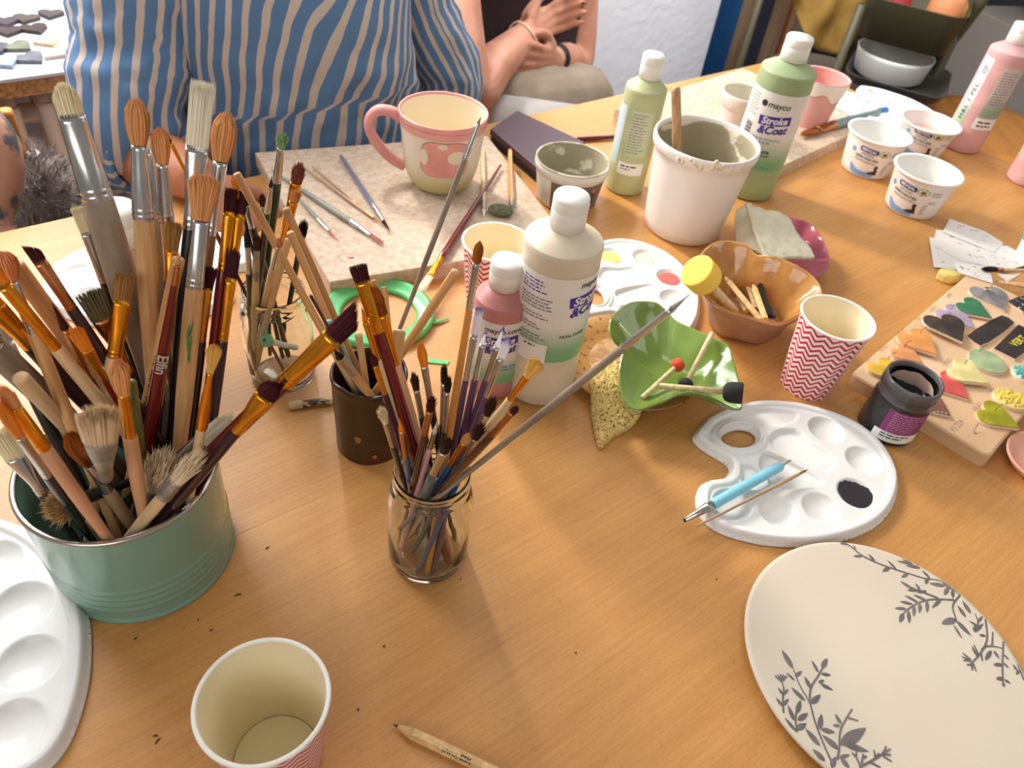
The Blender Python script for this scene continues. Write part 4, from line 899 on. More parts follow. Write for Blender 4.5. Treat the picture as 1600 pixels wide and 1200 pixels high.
# ------------------------------------------------------------------ free form dishes
def dish(name, label, cat, rim, cen, mat_in, mat_out, flat=0.45, powr=1.8, thick=0.0035, nr=14, wob=0.0, z0=0.0):
    """rim: closed list of 3-D points; cen: bottom centre (3-D)"""
    R_ = spline(rim, 8, True); n = len(R_); cen = Vector(cen); V = [cen.copy()]
    t = thing(name, label, cat, (cen.x, cen.y, z0)); O = Vector((cen.x, cen.y, z0))
    rings = []
    for k in range(1, nr + 1):
        q = k / nr; ring = []
        for i, p in enumerate(R_):
            e = Vector((p.x - cen.x, p.y - cen.y, 0)) * q
            h = max(0, (q - flat) / (1 - flat)) ** powr
            z = cen.z + (p.z - cen.z) * h
            if wob: z += wob * mnoise.noise(Vector((p.x, p.y, q)) * 40) * q * (1 - 0.6 * q); e *= 1 + wob * 6 * mnoise.noise(Vector((p.x * 50, p.y * 50, q * 6)))
            ring.append(cen + e + Vector((0, 0, z - cen.z)))
        rings.append(ring)
    def surf(rs, c):
        V = [c - O] + [p - O for r in rs for p in r]; Fc = [(0, 1 + i, 1 + (i + 1) % n) for i in range(n)]
        for k in range(len(rs) - 1):
            for i in range(n): j = (i + 1) % n; Fc.append((1 + k * n + i, 1 + (k + 1) * n + i, 1 + (k + 1) * n + j, 1 + k * n + j))
        return V, Fc
    outr = []
    for k, r in enumerate(rings):
        q = (k + 1) / nr
        outr.append([cen + Vector(((p.x - cen.x), (p.y - cen.y), 0)) * (1 + 0.9 * thick / max(Vector((p.x - cen.x, p.y - cen.y)).length, 0.01) * (q > 0.3)) + Vector((0, 0, max(p.z - cen.z - thick * (1.0 if q < .95 else 0.35), -thick))) for p in r])
    lip = [cen + Vector((p.x - cen.x, p.y - cen.y, 0)) * (1 + 0.45 * thick / max(Vector((p.x - cen.x, p.y - cen.y)).length, 0.01)) + Vector((0, 0, p.z - cen.z + thick * 0.35)) for p in rings[-1]]
    V, Fc = surf(outr, cen - Vector((0, 0, thick)))
    mesh('outside', (V, [f[::-1] for f in Fc]), mat_out, t)
    V, Fc = surf(rings + [lip, outr[-1]], cen)
    mesh('inside', (V, Fc), mat_in, t)
    return t
c4 = lambda x, y, z: at(880 + x / 3.3333, 340 + y / 3.3333, z)
# speckled plate below the leaf dish
p = c4(350, 760, 0.006); t = thing('plate', 'small tan speckled pottery plate under the leaf dish and sponge', 'plate', (p.x, p.y, 0))
mesh('body', lathe([(0, 0.002), (0.050, 0.0), (0.056, 0.002), (0.077, 0.0105), (0.0795, 0.0125), (0.0775, 0.0135), (0.058, 0.0075), (0.05, 0.0055), (0.03, 0.0050), (0.0, 0.0048)], 80),
     M('tan_speckle_glaze', (172, 124, 62), 0.35, col2=(84, 52, 22), scale=(150, 150, 150), ramp=(0.58, 0.66), bump=0.15, bscale=(40, 40, 40)), t)
mesh('bare_centre', lathe([(0.046, 0.0060), (0.036, 0.0056), (0.0, 0.0055)], 64), M('bare_clay', (206, 164, 118), 0.7, col2=(170, 126, 84), scale=(60, 60, 60)), t)
PLC = p
# natural sponge wedge hanging off that plate
SPO = [c4(*q, 0.012) for q in ((135, 860), (150, 800), (230, 770), (300, 800), (330, 880), (345, 950), (400, 1015), (385, 1045), (320, 1085), (270, 1110), (240, 1140), (198, 1165), (172, 1090), (150, 970))]
sc_ = sum(SPO, Vector()) / len(SPO)
po = np.array([(q.x - sc_.x, q.y - sc_.y) for q in spline(SPO, 4, True)])
dv = Vector((PLC.x - sc_.x, PLC.y - sc_.y)).normalized()
def spz(X, Y, d):
    u = X * dv.x + Y * dv.y
    base = 0.0145 + 0.014 * sstep((u + 0.018) / 0.03) + 0.002 * np.sin(u * 90)
    nz = np.array([[mnoise.noise(Vector((x * 300, y * 300, 0.3))) for x, y in zip(r1, r2)] for r1, r2 in zip(X, Y)])
    pit = np.array([[mnoise.noise(Vector((x * 520 + 9, y * 520, 1.7))) for x, y in zip(r1, r2)] for r1, r2 in zip(X, Y)])
    return base - 0.006 * np.exp(-d / 0.004) + 0.0012 * nz - 0.0022 * np.clip(pit - 0.15, 0, 1) * 3
t = thing('sponge', 'yellow natural sponge wedge with dark pores hanging off the tan plate', 'sponge', (sc_.x, sc_.y, 0))
V, Fc = sheet(po, None, spz, 0.0011, 0.0)
V2 = []
for (x, y, z) in V:
    u = x * dv.x + y * dv.y
    V2.append((x, y, z if z > 0 else 0.0015 + 0.014 * float(sstep((u + 0.018) / 0.03))))
mesh('foam', (V2, Fc), M('sponge_foam', (226, 198, 120), 0.9, col2=(104, 76, 38), scale=(380, 380, 380), ramp=(0.54, 0.68), bump=0.9, bscale=(500, 500, 500), detail=2), t)
# leaf shaped green dish
GG = M('leaf_green_glaze', (112, 138, 56), 0.12, col2=(136, 162, 88), scale=(16, 16, 16), ramp=(0.45, 0.75), coat=0.6, bump=0.12, bscale=(45, 45, 45), bdist=0.003)
lc = c4(560, 830, 0.021)
rim = [c4(*q) for q in ((248, 570, .056), (270, 510, .060), (345, 450, .062), (430, 442, .060), (490, 452, .056), (545, 500, .050), (590, 545, .048), (680, 585, .050), (760, 625, .052), (850, 668, .054), (878, 740, .050), (905, 850, .042), (922, 965, .036), (905, 995, .034), (860, 980, .036), (770, 935, .044), (690, 905, .050), (610, 912, .048), (500, 962, .038), (400, 996, .032), (345, 975, .032), (308, 900, .036), (302, 800, .040), (318, 690, .044), (300, 640, .048), (258, 615, .052))]
t = dish('leaf_dish', 'glossy green leaf shaped dish holding sponge daubers', 'dish', rim, lc, GG, M('leaf_green_outside', (110, 148, 70), 0.2, coat=0.4), flat=0.30, powr=1.5, thick=0.0028, nr=16, wob=0.0016)
O = Vector((lc.x, lc.y, 0))
mesh('vein', tube([c4(288, 560, 0.052) + Vector((0, 0, .003)) - O, c4(355, 635, 0.044) + Vector((0, 0, .003)) - O, c4(430, 715, 0.034) + Vector((0, 0, .0045)) - O], [0.0003, 0.0006, 0.0003], 6), M('pale_vein', (190, 206, 120), 0.3), t)
# brown bowl
GB = M('amber_brown_glaze', (202, 148, 82), 0.10, col2=(164, 106, 52), scale=(22, 22, 22), ramp=(0.4, 0.68), coat=0.7, bump=0.25, bscale=(55, 55, 55), bdist=0.003)
bc = at(1172, 503, 0.006)
rim = [c4(*q) for q in ((700, 290, .070), (730, 200, .070), (790, 142, .070), (870, 130, .070), (950, 150, .070), (1005, 200, .066), (1070, 206, .070), (1140, 225, .070), (1210, 258, .070), (1290, 310, .066), (1336, 375, .062), (1320, 430, .060), (1260, 480, .058), (1190, 520, .056), (1110, 545, .054), (1020, 528, .054), (930, 500, .056), (850, 478, .058), (790, 440, .062), (740, 380, .066))]
dish('bowl', 'brown glazed pinch bowl with wavy rim holding pencils', 'bowl', rim, bc, GB, M('matte_pink_brown_clay', (182, 142, 116), 0.4, col2=(166, 122, 96), scale=(14, 14, 14)), flat=0.58, powr=0.62, thick=0.0045, nr=22, wob=0.0026)
# pink dish and cloth behind it
rim = [at(u, v, z) for u, v, z in ((1215, 340, .030), (1245, 343, .036), (1266, 352, .034), (1282, 372, .034), (1290, 390, .030), (1294, 412, .026), (1276, 428, .024), (1255, 440, .022), (1225, 425, .020), (1195, 395, .022), (1190, 360, .028))]
dish('dish', 'glossy rose pink wavy dish under the folded cloth', 'dish', rim, at(1238, 396, 0.004), M('rose_glaze', (190, 96, 112), 0.12, col2=(176, 84, 100), scale=(16, 16, 16), coat=0.6), M('rose_glaze', (190, 96, 112), 0.12), flat=0.35, powr=1.0, thick=0.0035, nr=10, wob=0.0010)
def cloth(label, corners, nx, ny, amp, seed, mat, th=0.003):
    c = [Vector(p) for p in corners]; V = []
    O = sum(c, Vector()) / 4; O.z = 0
    for j in range(ny + 1):
        for i in range(nx + 1):
            a, b = i / nx, j / ny
            p = (c[0] * (1 - a) + c[1] * a) * (1 - b) + (c[3] * (1 - a) + c[2] * a) * b
            p = p + Vector((0, 0, amp * (mnoise.noise(p * 35 + Vector((seed, 0, 0))) + 0.5 * mnoise.noise(p * 90 + Vector((0, seed, 0))))))
            V.append(p - O)
    Fc = [(j * (nx + 1) + i, j * (nx + 1) + i + 1, (j + 1) * (nx + 1) + i + 1, (j + 1) * (nx + 1) + i) for j in range(ny) for i in range(nx)]
    return V, Fc, O
CLO = M('paper_towel', (222, 216, 190), 0.85, col2=(196, 190, 152), scale=(30, 30, 30), ramp=(0.5, 0.72), bump=0.4, bscale=(160, 160, 160))
V, Fc, O = cloth('', (at(1163, 322, .056), at(1226, 340, .050), at(1272, 403, .040), at(1196, 412, .046)), 30, 30, 0.0055, 1.0, CLO)
t = thing('paper_towel', 'crumpled greenish white paper towel draped over the rose dish', 'towel', O)
o = mesh('sheet', (V, Fc), CLO, t); so = o.modifiers.new('thickness', 'SOLIDIFY'); so.thickness = 0.004; so.offset = -1
V, Fc, O2 = cloth('', (at(1150, 330, .040), at(1174, 318, .052), at(1205, 400, .040), at(1150, 385, .012)), 18, 18, 0.004, 3.0, CLO)
o = mesh('fold', ([p + O2 - O for p in V], Fc), CLO, t); so = o.modifiers.new('thickness', 'SOLIDIFY'); so.thickness = 0.003; so.offset = -1

# ------------------------------------------------------------------ sponge daubers and pencils in the dishes
DOWEL = M('dowel_wood', (222, 200, 156), 0.5, col2=(200, 174, 128), scale=(200, 200, 12))
def dauber(label, p_end, p_head, r, head_r, head_l, mat, shape='ball'):
    p_end, p_head = Vector(p_end), Vector(p_head); d = (p_head - p_end).normalized()
    t = thing('sponge_dauber', label, 'dauber', p_end)
    H = p_head - p_end
    mesh('handle', tube([Vector((0, 0, 0)), d * 0.001, H], [r * 0.8, r, r], 14), DOWEL, t)
    if shape == 'ball': pr = [(0.0, -0.5), (0.55, -0.46), (0.88, -0.25), (1, 0.02), (0.9, 0.28), (0.6, 0.46), (0, 0.52)]
    elif shape == 'cup': pr = [(0.0, -0.5), (0.5, -0.49), (0.82, -0.36), (0.98, -0.1), (1.0, 0.2), (0.98, 0.46), (0.90, 0.5), (0, 0.5)]
    else: pr = [(0.0, -0.5), (0.80, -0.5), (0.93, -0.45), (0.99, -0.34), (1.0, -0.1), (1.0, 0.1), (1.0, 0.42), (0.98, 0.47), (0.94, 0.5), (0.6, 0.505), (0.0, 0.505)]
    q = d.to_track_quat('Z', 'Y').to_matrix().to_4x4(); q.translation = H + d * head_l * 0.45
    mesh('foam_head', xf(lathe([(a * head_r, b * head_l) for a, b in pr], 40), q), mat, t)
FB = M('black_foam', (38, 37, 36), 0.85, bump=0.3, bscale=(500, 500, 500)); FR_ = M('red_foam', (206, 74, 44), 0.8, bump=0.3, bscale=(500, 500, 500)); FY = M('yellow_foam', (248, 206, 88), 0.8, bump=0.2, bscale=(500, 500, 500))
dauber('small red foam dauber in the leaf dish', at(1003, 622, .026), at(1054, 575, .033), 0.0026, 0.0075, 0.0125, FR_)
dauber('short dauber in the leaf dish with its dark foam tip down inside', at(1113, 520, .060), at(1075, 594, .034), 0.0028, 0.0080, 0.012, FB)
dauber('black cup shaped foam dauber resting over the leaf dish rim', at(1030, 603, .038), at(1131, 612, .0515), 0.0032, 0.0108, 0.0190, FB, 'cup')
dauber('large yellow foam dauber sticking out of the brown bowl', at(1150, 488, .030), at(1104, 439, .079), 0.0048, 0.0195, 0.0250, FY, 'disc')
for (a, b, za, zb, r, lab, paint_) in (((1130, 430), (1188, 500), .046, .036, 0.0034, 'natural pencil with a small grey stamp, uppermost in the brown bowl', None), ((1165, 437), (1181, 482), .030, .026, 0.0031, 'natural pencil deep in the brown bowl', None),
                               ((1150, 455), (1166, 486), .026, .030, 0.0031, 'short natural pencil at the near wall of the brown bowl', None), ((1176, 443), (1196, 499), .036, .036, 0.0038, 'natural pencil lying beside the black pencil in the brown bowl', None),
                               ((1183, 430), (1203, 494), .038, .035, 0.0036, 'black pencil with bare wooden point in the brown bowl', M('black_lacquer', (28, 28, 30), 0.25))):
    t, d = lying_pencil('pencil', lab, at(*a, za), at(*b, zb), r, PENW, GRAPH, paint_, tipl=0.012)
t = thing('eraser_stub', 'dark grey rubber stub beside the black pencil in the brown bowl', 'stub', at(1204, 488, .030))
bevel(mesh('rubber', box(0, 0, 0, 0.010, 0.019, 0.007), M('dark_rubber', (74, 68, 66), 0.5), t, smooth=False), 0.0015)

# ------------------------------------------------------------------ sample board
zb = 0.018
c0 = at(1331, 582, zb); e2 = (at(1548, 714, zb) - c0); L2 = e2.length; e2.normalize(); e1 = Vector((-e2.y, e2.x, 0))
if e1.dot(at(1490, 437, zb) - c0) < 0: e1 = -e1
t = thing('sample_board', 'thick wooden board carrying rows of glazed sample tags', 'board', (c0.x, c0.y, 0))
cor = [(0.006, 0), (0.002, 0.002), (0, 0.006), (0, 0.34), (L2, 0.34), (L2, 0.006), (L2 - 0.002, 0.002), (L2 - 0.006, 0)]
poly = [e2 * a + e1 * b for a, b in cor]
mesh('panel', slab([(p.x, p.y) for p in poly], 0.0, zb, 0.003), M('maple_board', (226, 194, 158), 0.5, col2=(206, 166, 124), scale=(8, 8, 8), ramp=(0.35, 0.7)), t, smooth=False)
PENC = M('pencil_marks', (150, 124, 104), 0.8)
def note(s, u, v, size, ang=None):
    o = at(u, v, zb + 0.0002); X = e1.copy(); Y = Vector((0, 0, 1)).cross(X); m4 = Matrix((X, Y, Vector((0, 0, 1)))).transposed().to_4x4(); m4.translation = o - Vector((c0.x, c0.y, 0))
    mesh('pencil_note', xf(text_geo(s, size, -0.012), m4), PENC, t, smooth=False)
for s, u, v, sz in (('FRAI', 1528, 636, .012), ('FS 224', 1496, 665, .012), ('1021', 1356, 562, .010), ('ROSE', 1380, 544, .009), ('VOLA', 1407, 519, .009), ('MIR', 1434, 498, .009), ('BLEU', 1458, 482, .009), ('GRIS', 1483, 462, .009), ('LINO', 1480, 566, .011), ('12', 1549, 612, .008), ('18', 1581, 588, .008)): note(s, u, v, sz * 0.78)
def heart_poly(size, n=40):
    """two round lobes running straight to a point at y = -0.483"""
    cx, cy, r = 0.245, 0.20, 0.262; tx, ty = 0.0, -0.483
    d = math.hypot(cx - tx, cy - ty); base = math.atan2(ty - cy, tx - cx); al = math.acos(r / d); a0 = base + al; a1 = PI - math.acos(cx / r) + 0.0
    right = []; m = 15
    for k in range(m + 1):
        a = a0 + (a1 - a0) * k / m; right.append((cx + r * math.cos(a), cy + r * math.sin(a)))
    P = [(tx, ty)] + right + [(-x, y) for x, y in right[::-1][1:]]
    return [(x * size, y * size) for x, y in P]
def tagpiece(label, shape, mat, clay=None, z=zb, th=0.0042, hook=None, tilt=0.0, text=None):
    """shape: list of world xy"""
    c = sum((Vector((p[0], p[1])) for p in shape), Vector((0, 0))) / len(shape)
    t = thing('sample_tag', label, 'sample tag', (c.x, c.y, z), 0, 'glazed sample tags on the board')
    loc = [(p[0] - c.x, p[1] - c.y) for p in shape]
    if tilt: t.rotation_euler = (tilt, 0, 0); t.location.z += 0.0015
    mesh('clay', slab([(x * 1.012, y * 1.012) for x, y in loc], 0.0, th * 0.72), clay or M('cream_clay', (230, 206, 180), 0.6), t, smooth=False)
    mesh('glaze', slab(loc, th * 0.70, th, 0.0005), mat, t, smooth=False)
    if hook is not None:
        hp = Vector((hook[0], hook[1], 0)) - Vector((c.x, c.y, 0)); hp.z = th
        mesh('wire_hook', tube(spline([hp, hp + Vector((0.001, 0.001, .005)), hp + Vector((0.005, 0.004, .007)), hp + Vector((0.008, 0.006, .0045))], 4), 0.00035, 6), M('grey_wire', (110, 104, 100), 0.4, metal=0.8), t)
    return t
def heart_at(notch, tip, zz=zb, wide=0.98):
    a, b = at(*notch, zz + 0.003), at(*tip, zz + 0.003); d = Vector((a.x - b.x, a.y - b.y)); s_ = d.length / 0.83; d.normalize(); x = Vector((d.y, -d.x)); c = Vector((b.x, b.y)) + d * s_ * (14.5 / 30)
    return [tuple(c + x * px * wide + d * py) for px, py in heart_poly(s_)]
c13 = lambda x, y: (1300 + x / 4, 400 + y / 4)
def GL(nm, c, c2=None, r=0.15): return M(nm, c, r, col2=c2 or tuple(max(0, int(v * 0.88)) for v in c), scale=(45, 45, 45), coat=0.4)
HEARTS = [('streaked grey heart sample tag under the stencils', (955, 212), (1080, 340), GL('grey_heart', (146, 142, 142), (112, 108, 110)), (985, 205)),
  ('deep green heart sample tag', (822, 300), (992, 396), GL('green_heart', (58, 126, 88)), (848, 300)), ('pale lilac heart sample tag beneath the dark brown heart', (708, 340), (890, 455), GL('lilac_heart', (186, 164, 186)), (735, 350)),
  ('dark brown heart sample tag', (662, 408), (803, 556), GL('brown_heart', (74, 58, 44), (46, 36, 30)), (680, 425)), ('bright orange heart sample tag', (478, 502), (645, 632), GL('orange_heart', (240, 158, 84)), (535, 510)),
  ('peach orange heart sample tag peeping out beside the bright orange one', (412, 580), (560, 668), GL('peach_heart', (236, 160, 100)), (440, 585)), ('golden yellow heart sample tag behind the black jar', (285, 672), (440, 790), GL('yellow_heart', (236, 188, 70)), (340, 660)),
  ('pale butter yellow heart sample tag', (762, 706), (975, 812), GL('butter_heart', (238, 222, 150)), (805, 708)), ('coral red heart sample tag behind the black jar', (672, 758), (850, 896), GL('coral_heart', (228, 92, 84)), None),
  ('mauve brown heart sample tag with white dots', (592, 900), (738, 1000), GL('mauve_heart', (146, 94, 76)), None), ('glossy lime green heart sample tag', (955, 962), (1172, 1080), GL('lime_heart', (170, 164, 20), (142, 138, 12)), (1005, 985)),
  ('black heart sample tag flecked with white', (1130, 220), (1105, 285), None, None)]
for hk_, (lab, a, b, mt, hk) in enumerate(HEARTS[:-1]):
    tg = tagpiece(lab, heart_at(c13(*a), c13(*b)), mt, z=zb + {'lilac heart': 0.0, 'dark brown': 0.0045, 'deep green': 0.0015, 'bright orange': 0.0030, 'peach': 0.0, 'pale butter': 0.0030}.get(next((q for q in ('dark brown', 'deep green', 'bright orange', 'peach', 'pale butter') if lab.startswith(q)), ''), 0.0) + hk_ * 0.00002, hook=at(*c13(*hk), zb) if hk else None)
    if 'mauve' in lab:
        g = [ball((tg.location.x * 0 + (at(*c13(x, y), zb + .0045) - tg.location).x, (at(*c13(x, y), zb + .0045) - tg.location).y, 0.0045), (0.0009, 0.0009, 0.0004), 8, 4) for x, y in ((640, 975), (662, 975), (688, 978), (712, 984))]
        mesh('white_dots', join(*g), PAPER, tg)
    if 'grey heart' in lab:
        mesh('wire_coil', join(*[tube(spline([Vector((0.004 * math.cos(a + k), 0.004 * math.sin(a + k), 0.0055 + 0.0008 * k)) for a in [2 * PI * q / 10 for q in range(11)]], 2), 0.0004, 5) for k in range(3)]), M('silver_wire', (196, 186, 170), 0.3, metal=0.9), tg)
def ell(cx, cy, a, b, rot=0, n=36):
    c = at(*c13(cx, cy), zb + .004); ax = at(*c13(cx + a, cy), zb + .004) - c; s_ = ax.length
    return [(c.x + s_ * math.cos(q), c.y + s_ * b * math.sin(q)) for q in [2 * PI * k / n for k in range(n)]]
tagpiece('pale mint green oval sample tag', ell(975, 655, 100, 1.0), GL('mint_oval', (170, 188, 140)), hook=at(*c13(915, 610), zb))
for lab, cx, cy, a, b, mt, bm in (('round sample tag covered with yellow flower lumps', 1122, 888, 96, 0.92, GL('pale_yellow_oval', (238, 210, 130)), GL('flower_yellow', (238, 204, 74))), ('round teal sample tag cut by the frame', 1216, 735, 78, 1.0, GL('pale_oval', (206, 222, 206)), GL('teal_lumps', (88, 172, 160)))):
    tg = tagpiece(lab, ell(cx, cy, a, b), mt); R = random.Random(8); g = []
    rr = (at(*c13(cx + a, cy), zb) - at(*c13(cx, cy), zb)).length
    for k in range(70):
        q = R.uniform(0, 6.28); d = rr * 0.82 * math.sqrt(R.random()); s_ = R.uniform(0.0014, 0.0026); g.append(ball((d * math.cos(q), d * b * math.sin(q), 0.0044), (s_, s_, s_ * .6), 7, 4))
    mesh('lumps', join(*g), bm, tg)['kind'] = 'stuff'
def quadtag(lab, pts, mt): return tagpiece(lab, [tuple(at(*c13(x, y), zb + .004).xy) for x, y in pts], mt)
BLK = GL('black_brown_glaze', (52, 40, 34), (30, 24, 22), 0.1)
quadtag('long black glazed bar shaped sample tag', [(848, 496), (900, 455), (1000, 396), (1062, 370), (1105, 385), (1142, 416), (1080, 470), (985, 535), (932, 556), (885, 530)], BLK)
tg = quadtag('dark glazed rectangular sample tag with yellow lettering', [(1014, 574), (1090, 500), (1165, 428), (1260, 470), (1320, 510), (1240, 575), (1148, 640)], BLK)
o = at(*c13(1168, 532), zb + .0045); X = (at(*c13(1260, 470), zb) - at(*c13(1090, 590), zb)).normalized(); Y = Vector((0, 0, 1)).cross(X); m4 = Matrix((X, Y, Vector((0, 0, 1)))).transposed().to_4x4(); m4.translation = o - tg.location
mesh('lettering', xf(text_geo('VERT', 0.013, 0.03), m4), M('yellow_slip', (206, 190, 60), 0.5), tg, smooth=False)
tg = quadtag('black speckled sample tag at the frame edge', [(1100, 282), (1150, 258), (1230, 240), (1290, 270), (1280, 330), (1200, 345)], M('black_fleck', (28, 26, 28), 0.12, col2=(210, 210, 214), scale=(230, 230, 230), ramp=(0.60, 0.63), coat=0.5))
# wire staple left on the board
o = at(*c13(885, 1095), zb + .001)
t = thing('wire_hook', 'small bent wire pin standing on the wooden board below the lime heart', 'pin', o)
mesh('wire', tube(spline([at(*c13(915, 1045), zb + .006) - o, at(*c13(888, 1098), zb + .001) - o, at(*c13(905, 1112), zb + .001) - o], 4), 0.0004, 6), M('grey_wire', (110, 104, 100), 0.4, metal=0.8), t)

# ------------------------------------------------------------------ stencils, eraser and bits near them
HOLE = M('stencil_opening', (176, 128, 84), 0.7)
c14 = lambda x, y: (1420 + x / 8, 330 + y / 8)
R = random.Random(21)
for k, (pts, lab) in enumerate(((((510, 95), (960, 260), (1180, 400), (1060, 520), (420, 260)), 'white paper stencil, uppermost at the back of the fanned stack'), (((870, 380), (1240, 440), (1600, 640), (1150, 760), (1030, 690)), 'white paper stencil sliding toward the frame edge'),
        (((340, 235), (600, 260), (1060, 490), (1030, 700), (640, 620), (300, 420)), 'white paper stencil in the middle of the fanned stack'), (((255, 330), (380, 340), (900, 560), (820, 760), (310, 700)), 'white paper stencil lowest and nearest the bare table'),
        (((560, 640), (1000, 690), (1050, 905), (620, 770)), 'white paper stencil touching the yellow eraser'), (((1100, 780), (1300, 800), (1400, 780), (1230, 890)), 'small white paper scrap under the wooden stick'))):
    z = 0.0004 + 0.0007 * (5 - k if k < 5 else 0)
    if k == 4: z = 0.019
    P = [at(*c14(*q), z) for q in pts]; c = sum(P, Vector()) / len(P)
    t = thing('stencil', lab, 'stencil', (c.x, c.y, z), 0, 'white paper stencils')
    mesh('sheet', slab([(p.x - c.x, p.y - c.y) for p in P], 0, 0.0005), M('stencil_paper', (226, 220, 214), 0.6), t, smooth=False)
    g = []
    for q in range(9 if k < 5 else 0):
        a, b = R.sample(range(len(P)), 2); f1 = R.uniform(0.15, 0.7); m_ = c + (P[a] - c) * f1 * 0.9 + (P[b] - c) * (0.8 - f1) * 0.7
        an = R.uniform(0, 6); l = R.uniform(0.0015, 0.005); wd = R.uniform(0.0006, 0.0018)
        g.append(([(m_.x - c.x + math.cos(an + w_) * l * (1 if i % 2 else wd / l), m_.y - c.y + math.sin(an + w_) * l * (1 if i % 2 else wd / l), 0.00065) for i, w_ in enumerate((0, PI / 2, PI, 3 * PI / 2))], [(0, 1, 2, 3)]))
    if g: mesh('cut_outs', join(*g), HOLE, t, smooth=False)['kind'] = 'stuff'
p = at(1482, 431, 0.006); t = thing('eraser', 'worn pale yellow eraser leaning on the wooden board corner', 'eraser', (p.x, p.y, 0.0))
o = mesh('rubber', slab([(x, y) for x, y in ((-0.017, -0.004), (-0.012, 0.007), (0.004, 0.010), (0.016, 0.004), (0.015, -0.007), (0.000, -0.012), (-0.010, -0.011))], 0.0, 0.013, 0.003), M('yellow_rubber', (222, 206, 120), 0.7), t, smooth=False); bevel(o, 0.002)
t = thing('modelling_stick', 'flat wooden modelling stick beside the stencils', 'stick', at(1562, 441, .020))
mesh('wood', tube([Vector((0, 0, 0)), at(1600, 446, .020) - at(1562, 441, .020), at(1640, 450, .020) - at(1562, 441, .020)], [0.002, 0.0055, 0.006], 10, flat=0.5), WOOD, t)
t = thing('clay_dish', 'peach clay dish cut by the frame below the wooden board', 'dish', at(1628, 735, 0))
mesh('body', lathe([(0, 0.002), (0.030, 0), (0.034, 0.003), (0.042, 0.012), (0.0425, 0.015), (0.040, 0.0145), (0.034, 0.008), (0, 0.006)], 56), M('peach_clay', (226, 164, 136), 0.5), t)
# speckled pebble sponge on the chipboard
p = at(782, 330, .024); t = thing('scrubber', 'small grey green scouring pad on the chipboard behind the zigzag cup', 'pad', (p.x, p.y, .0205))
g = ball((0, 0, 0.005), (0.017, 0.013, 0.006), 24, 12); g = ([Vector(q) * (1 + 0.05 * mnoise.noise(Vector(q) * 500)) for q in g[0]], g[1])
mesh('pad', g, M('scour_green', (122, 126, 96), 0.9, col2=(80, 86, 60), scale=(400, 400, 400), bump=0.7, bscale=(700, 700, 700)), t)

# ------------------------------------------------------------------ people
SKIN1 = M('tan_skin', (176, 116, 84), 0.5, col2=(160, 100, 70), scale=(14, 14, 14), sss=0.15)
SKIN2 = M('fair_skin', (206, 150, 124), 0.5, col2=(190, 130, 106), scale=(14, 14, 14), sss=0.15)
SKIN3 = M('tattooed_skin', (176, 132, 110), 0.5, col2=(70, 72, 78), scale=(34, 34, 24), ramp=(0.54, 0.62), detail=3)
def person(label, s, t, rz=0.0):
    return thing('person', label, 'person', ST(s, t, -0.75), TANG)
def inv(o):
    m = Matrix.LocRotScale(o.location, o.rotation_euler, None); return m.inverted()
def fuse(name, gs, mat, parent, vox=0.006, smooth=4):
    mi = inv(parent); g = join(*[(x[0], x[1]) for x in gs]); g = ([mi @ Vector(p) for p in g[0]], g[1])
    o = mesh(name, g, mat, parent)
    r = o.modifiers.new('fuse', 'REMESH'); r.mode = 'VOXEL'; r.voxel_size = vox; r.use_smooth_shade = True
    s_ = o.modifiers.new('smooth', 'SMOOTH'); s_.factor = 0.5; s_.iterations = smooth
    dg = bpy.context.evaluated_depsgraph_get(); me = bpy.data.meshes.new_from_object(o.evaluated_get(dg)); o.modifiers.clear(); o.data = me
    me.polygons.foreach_set('use_smooth', [True] * len(me.polygons)); return o
def limb(P, R, n=16): 
    sp_ = spline(P, 6); m = len(P) - 1; rr = []
    for i in range(len(sp_)):
        x = i / (len(sp_) - 1) * m; k = min(int(x), m - 1); f = x - k; rr.append(R[k] * (1 - f) + R[k + 1] * f)
    return tube(sp_, rr, n)
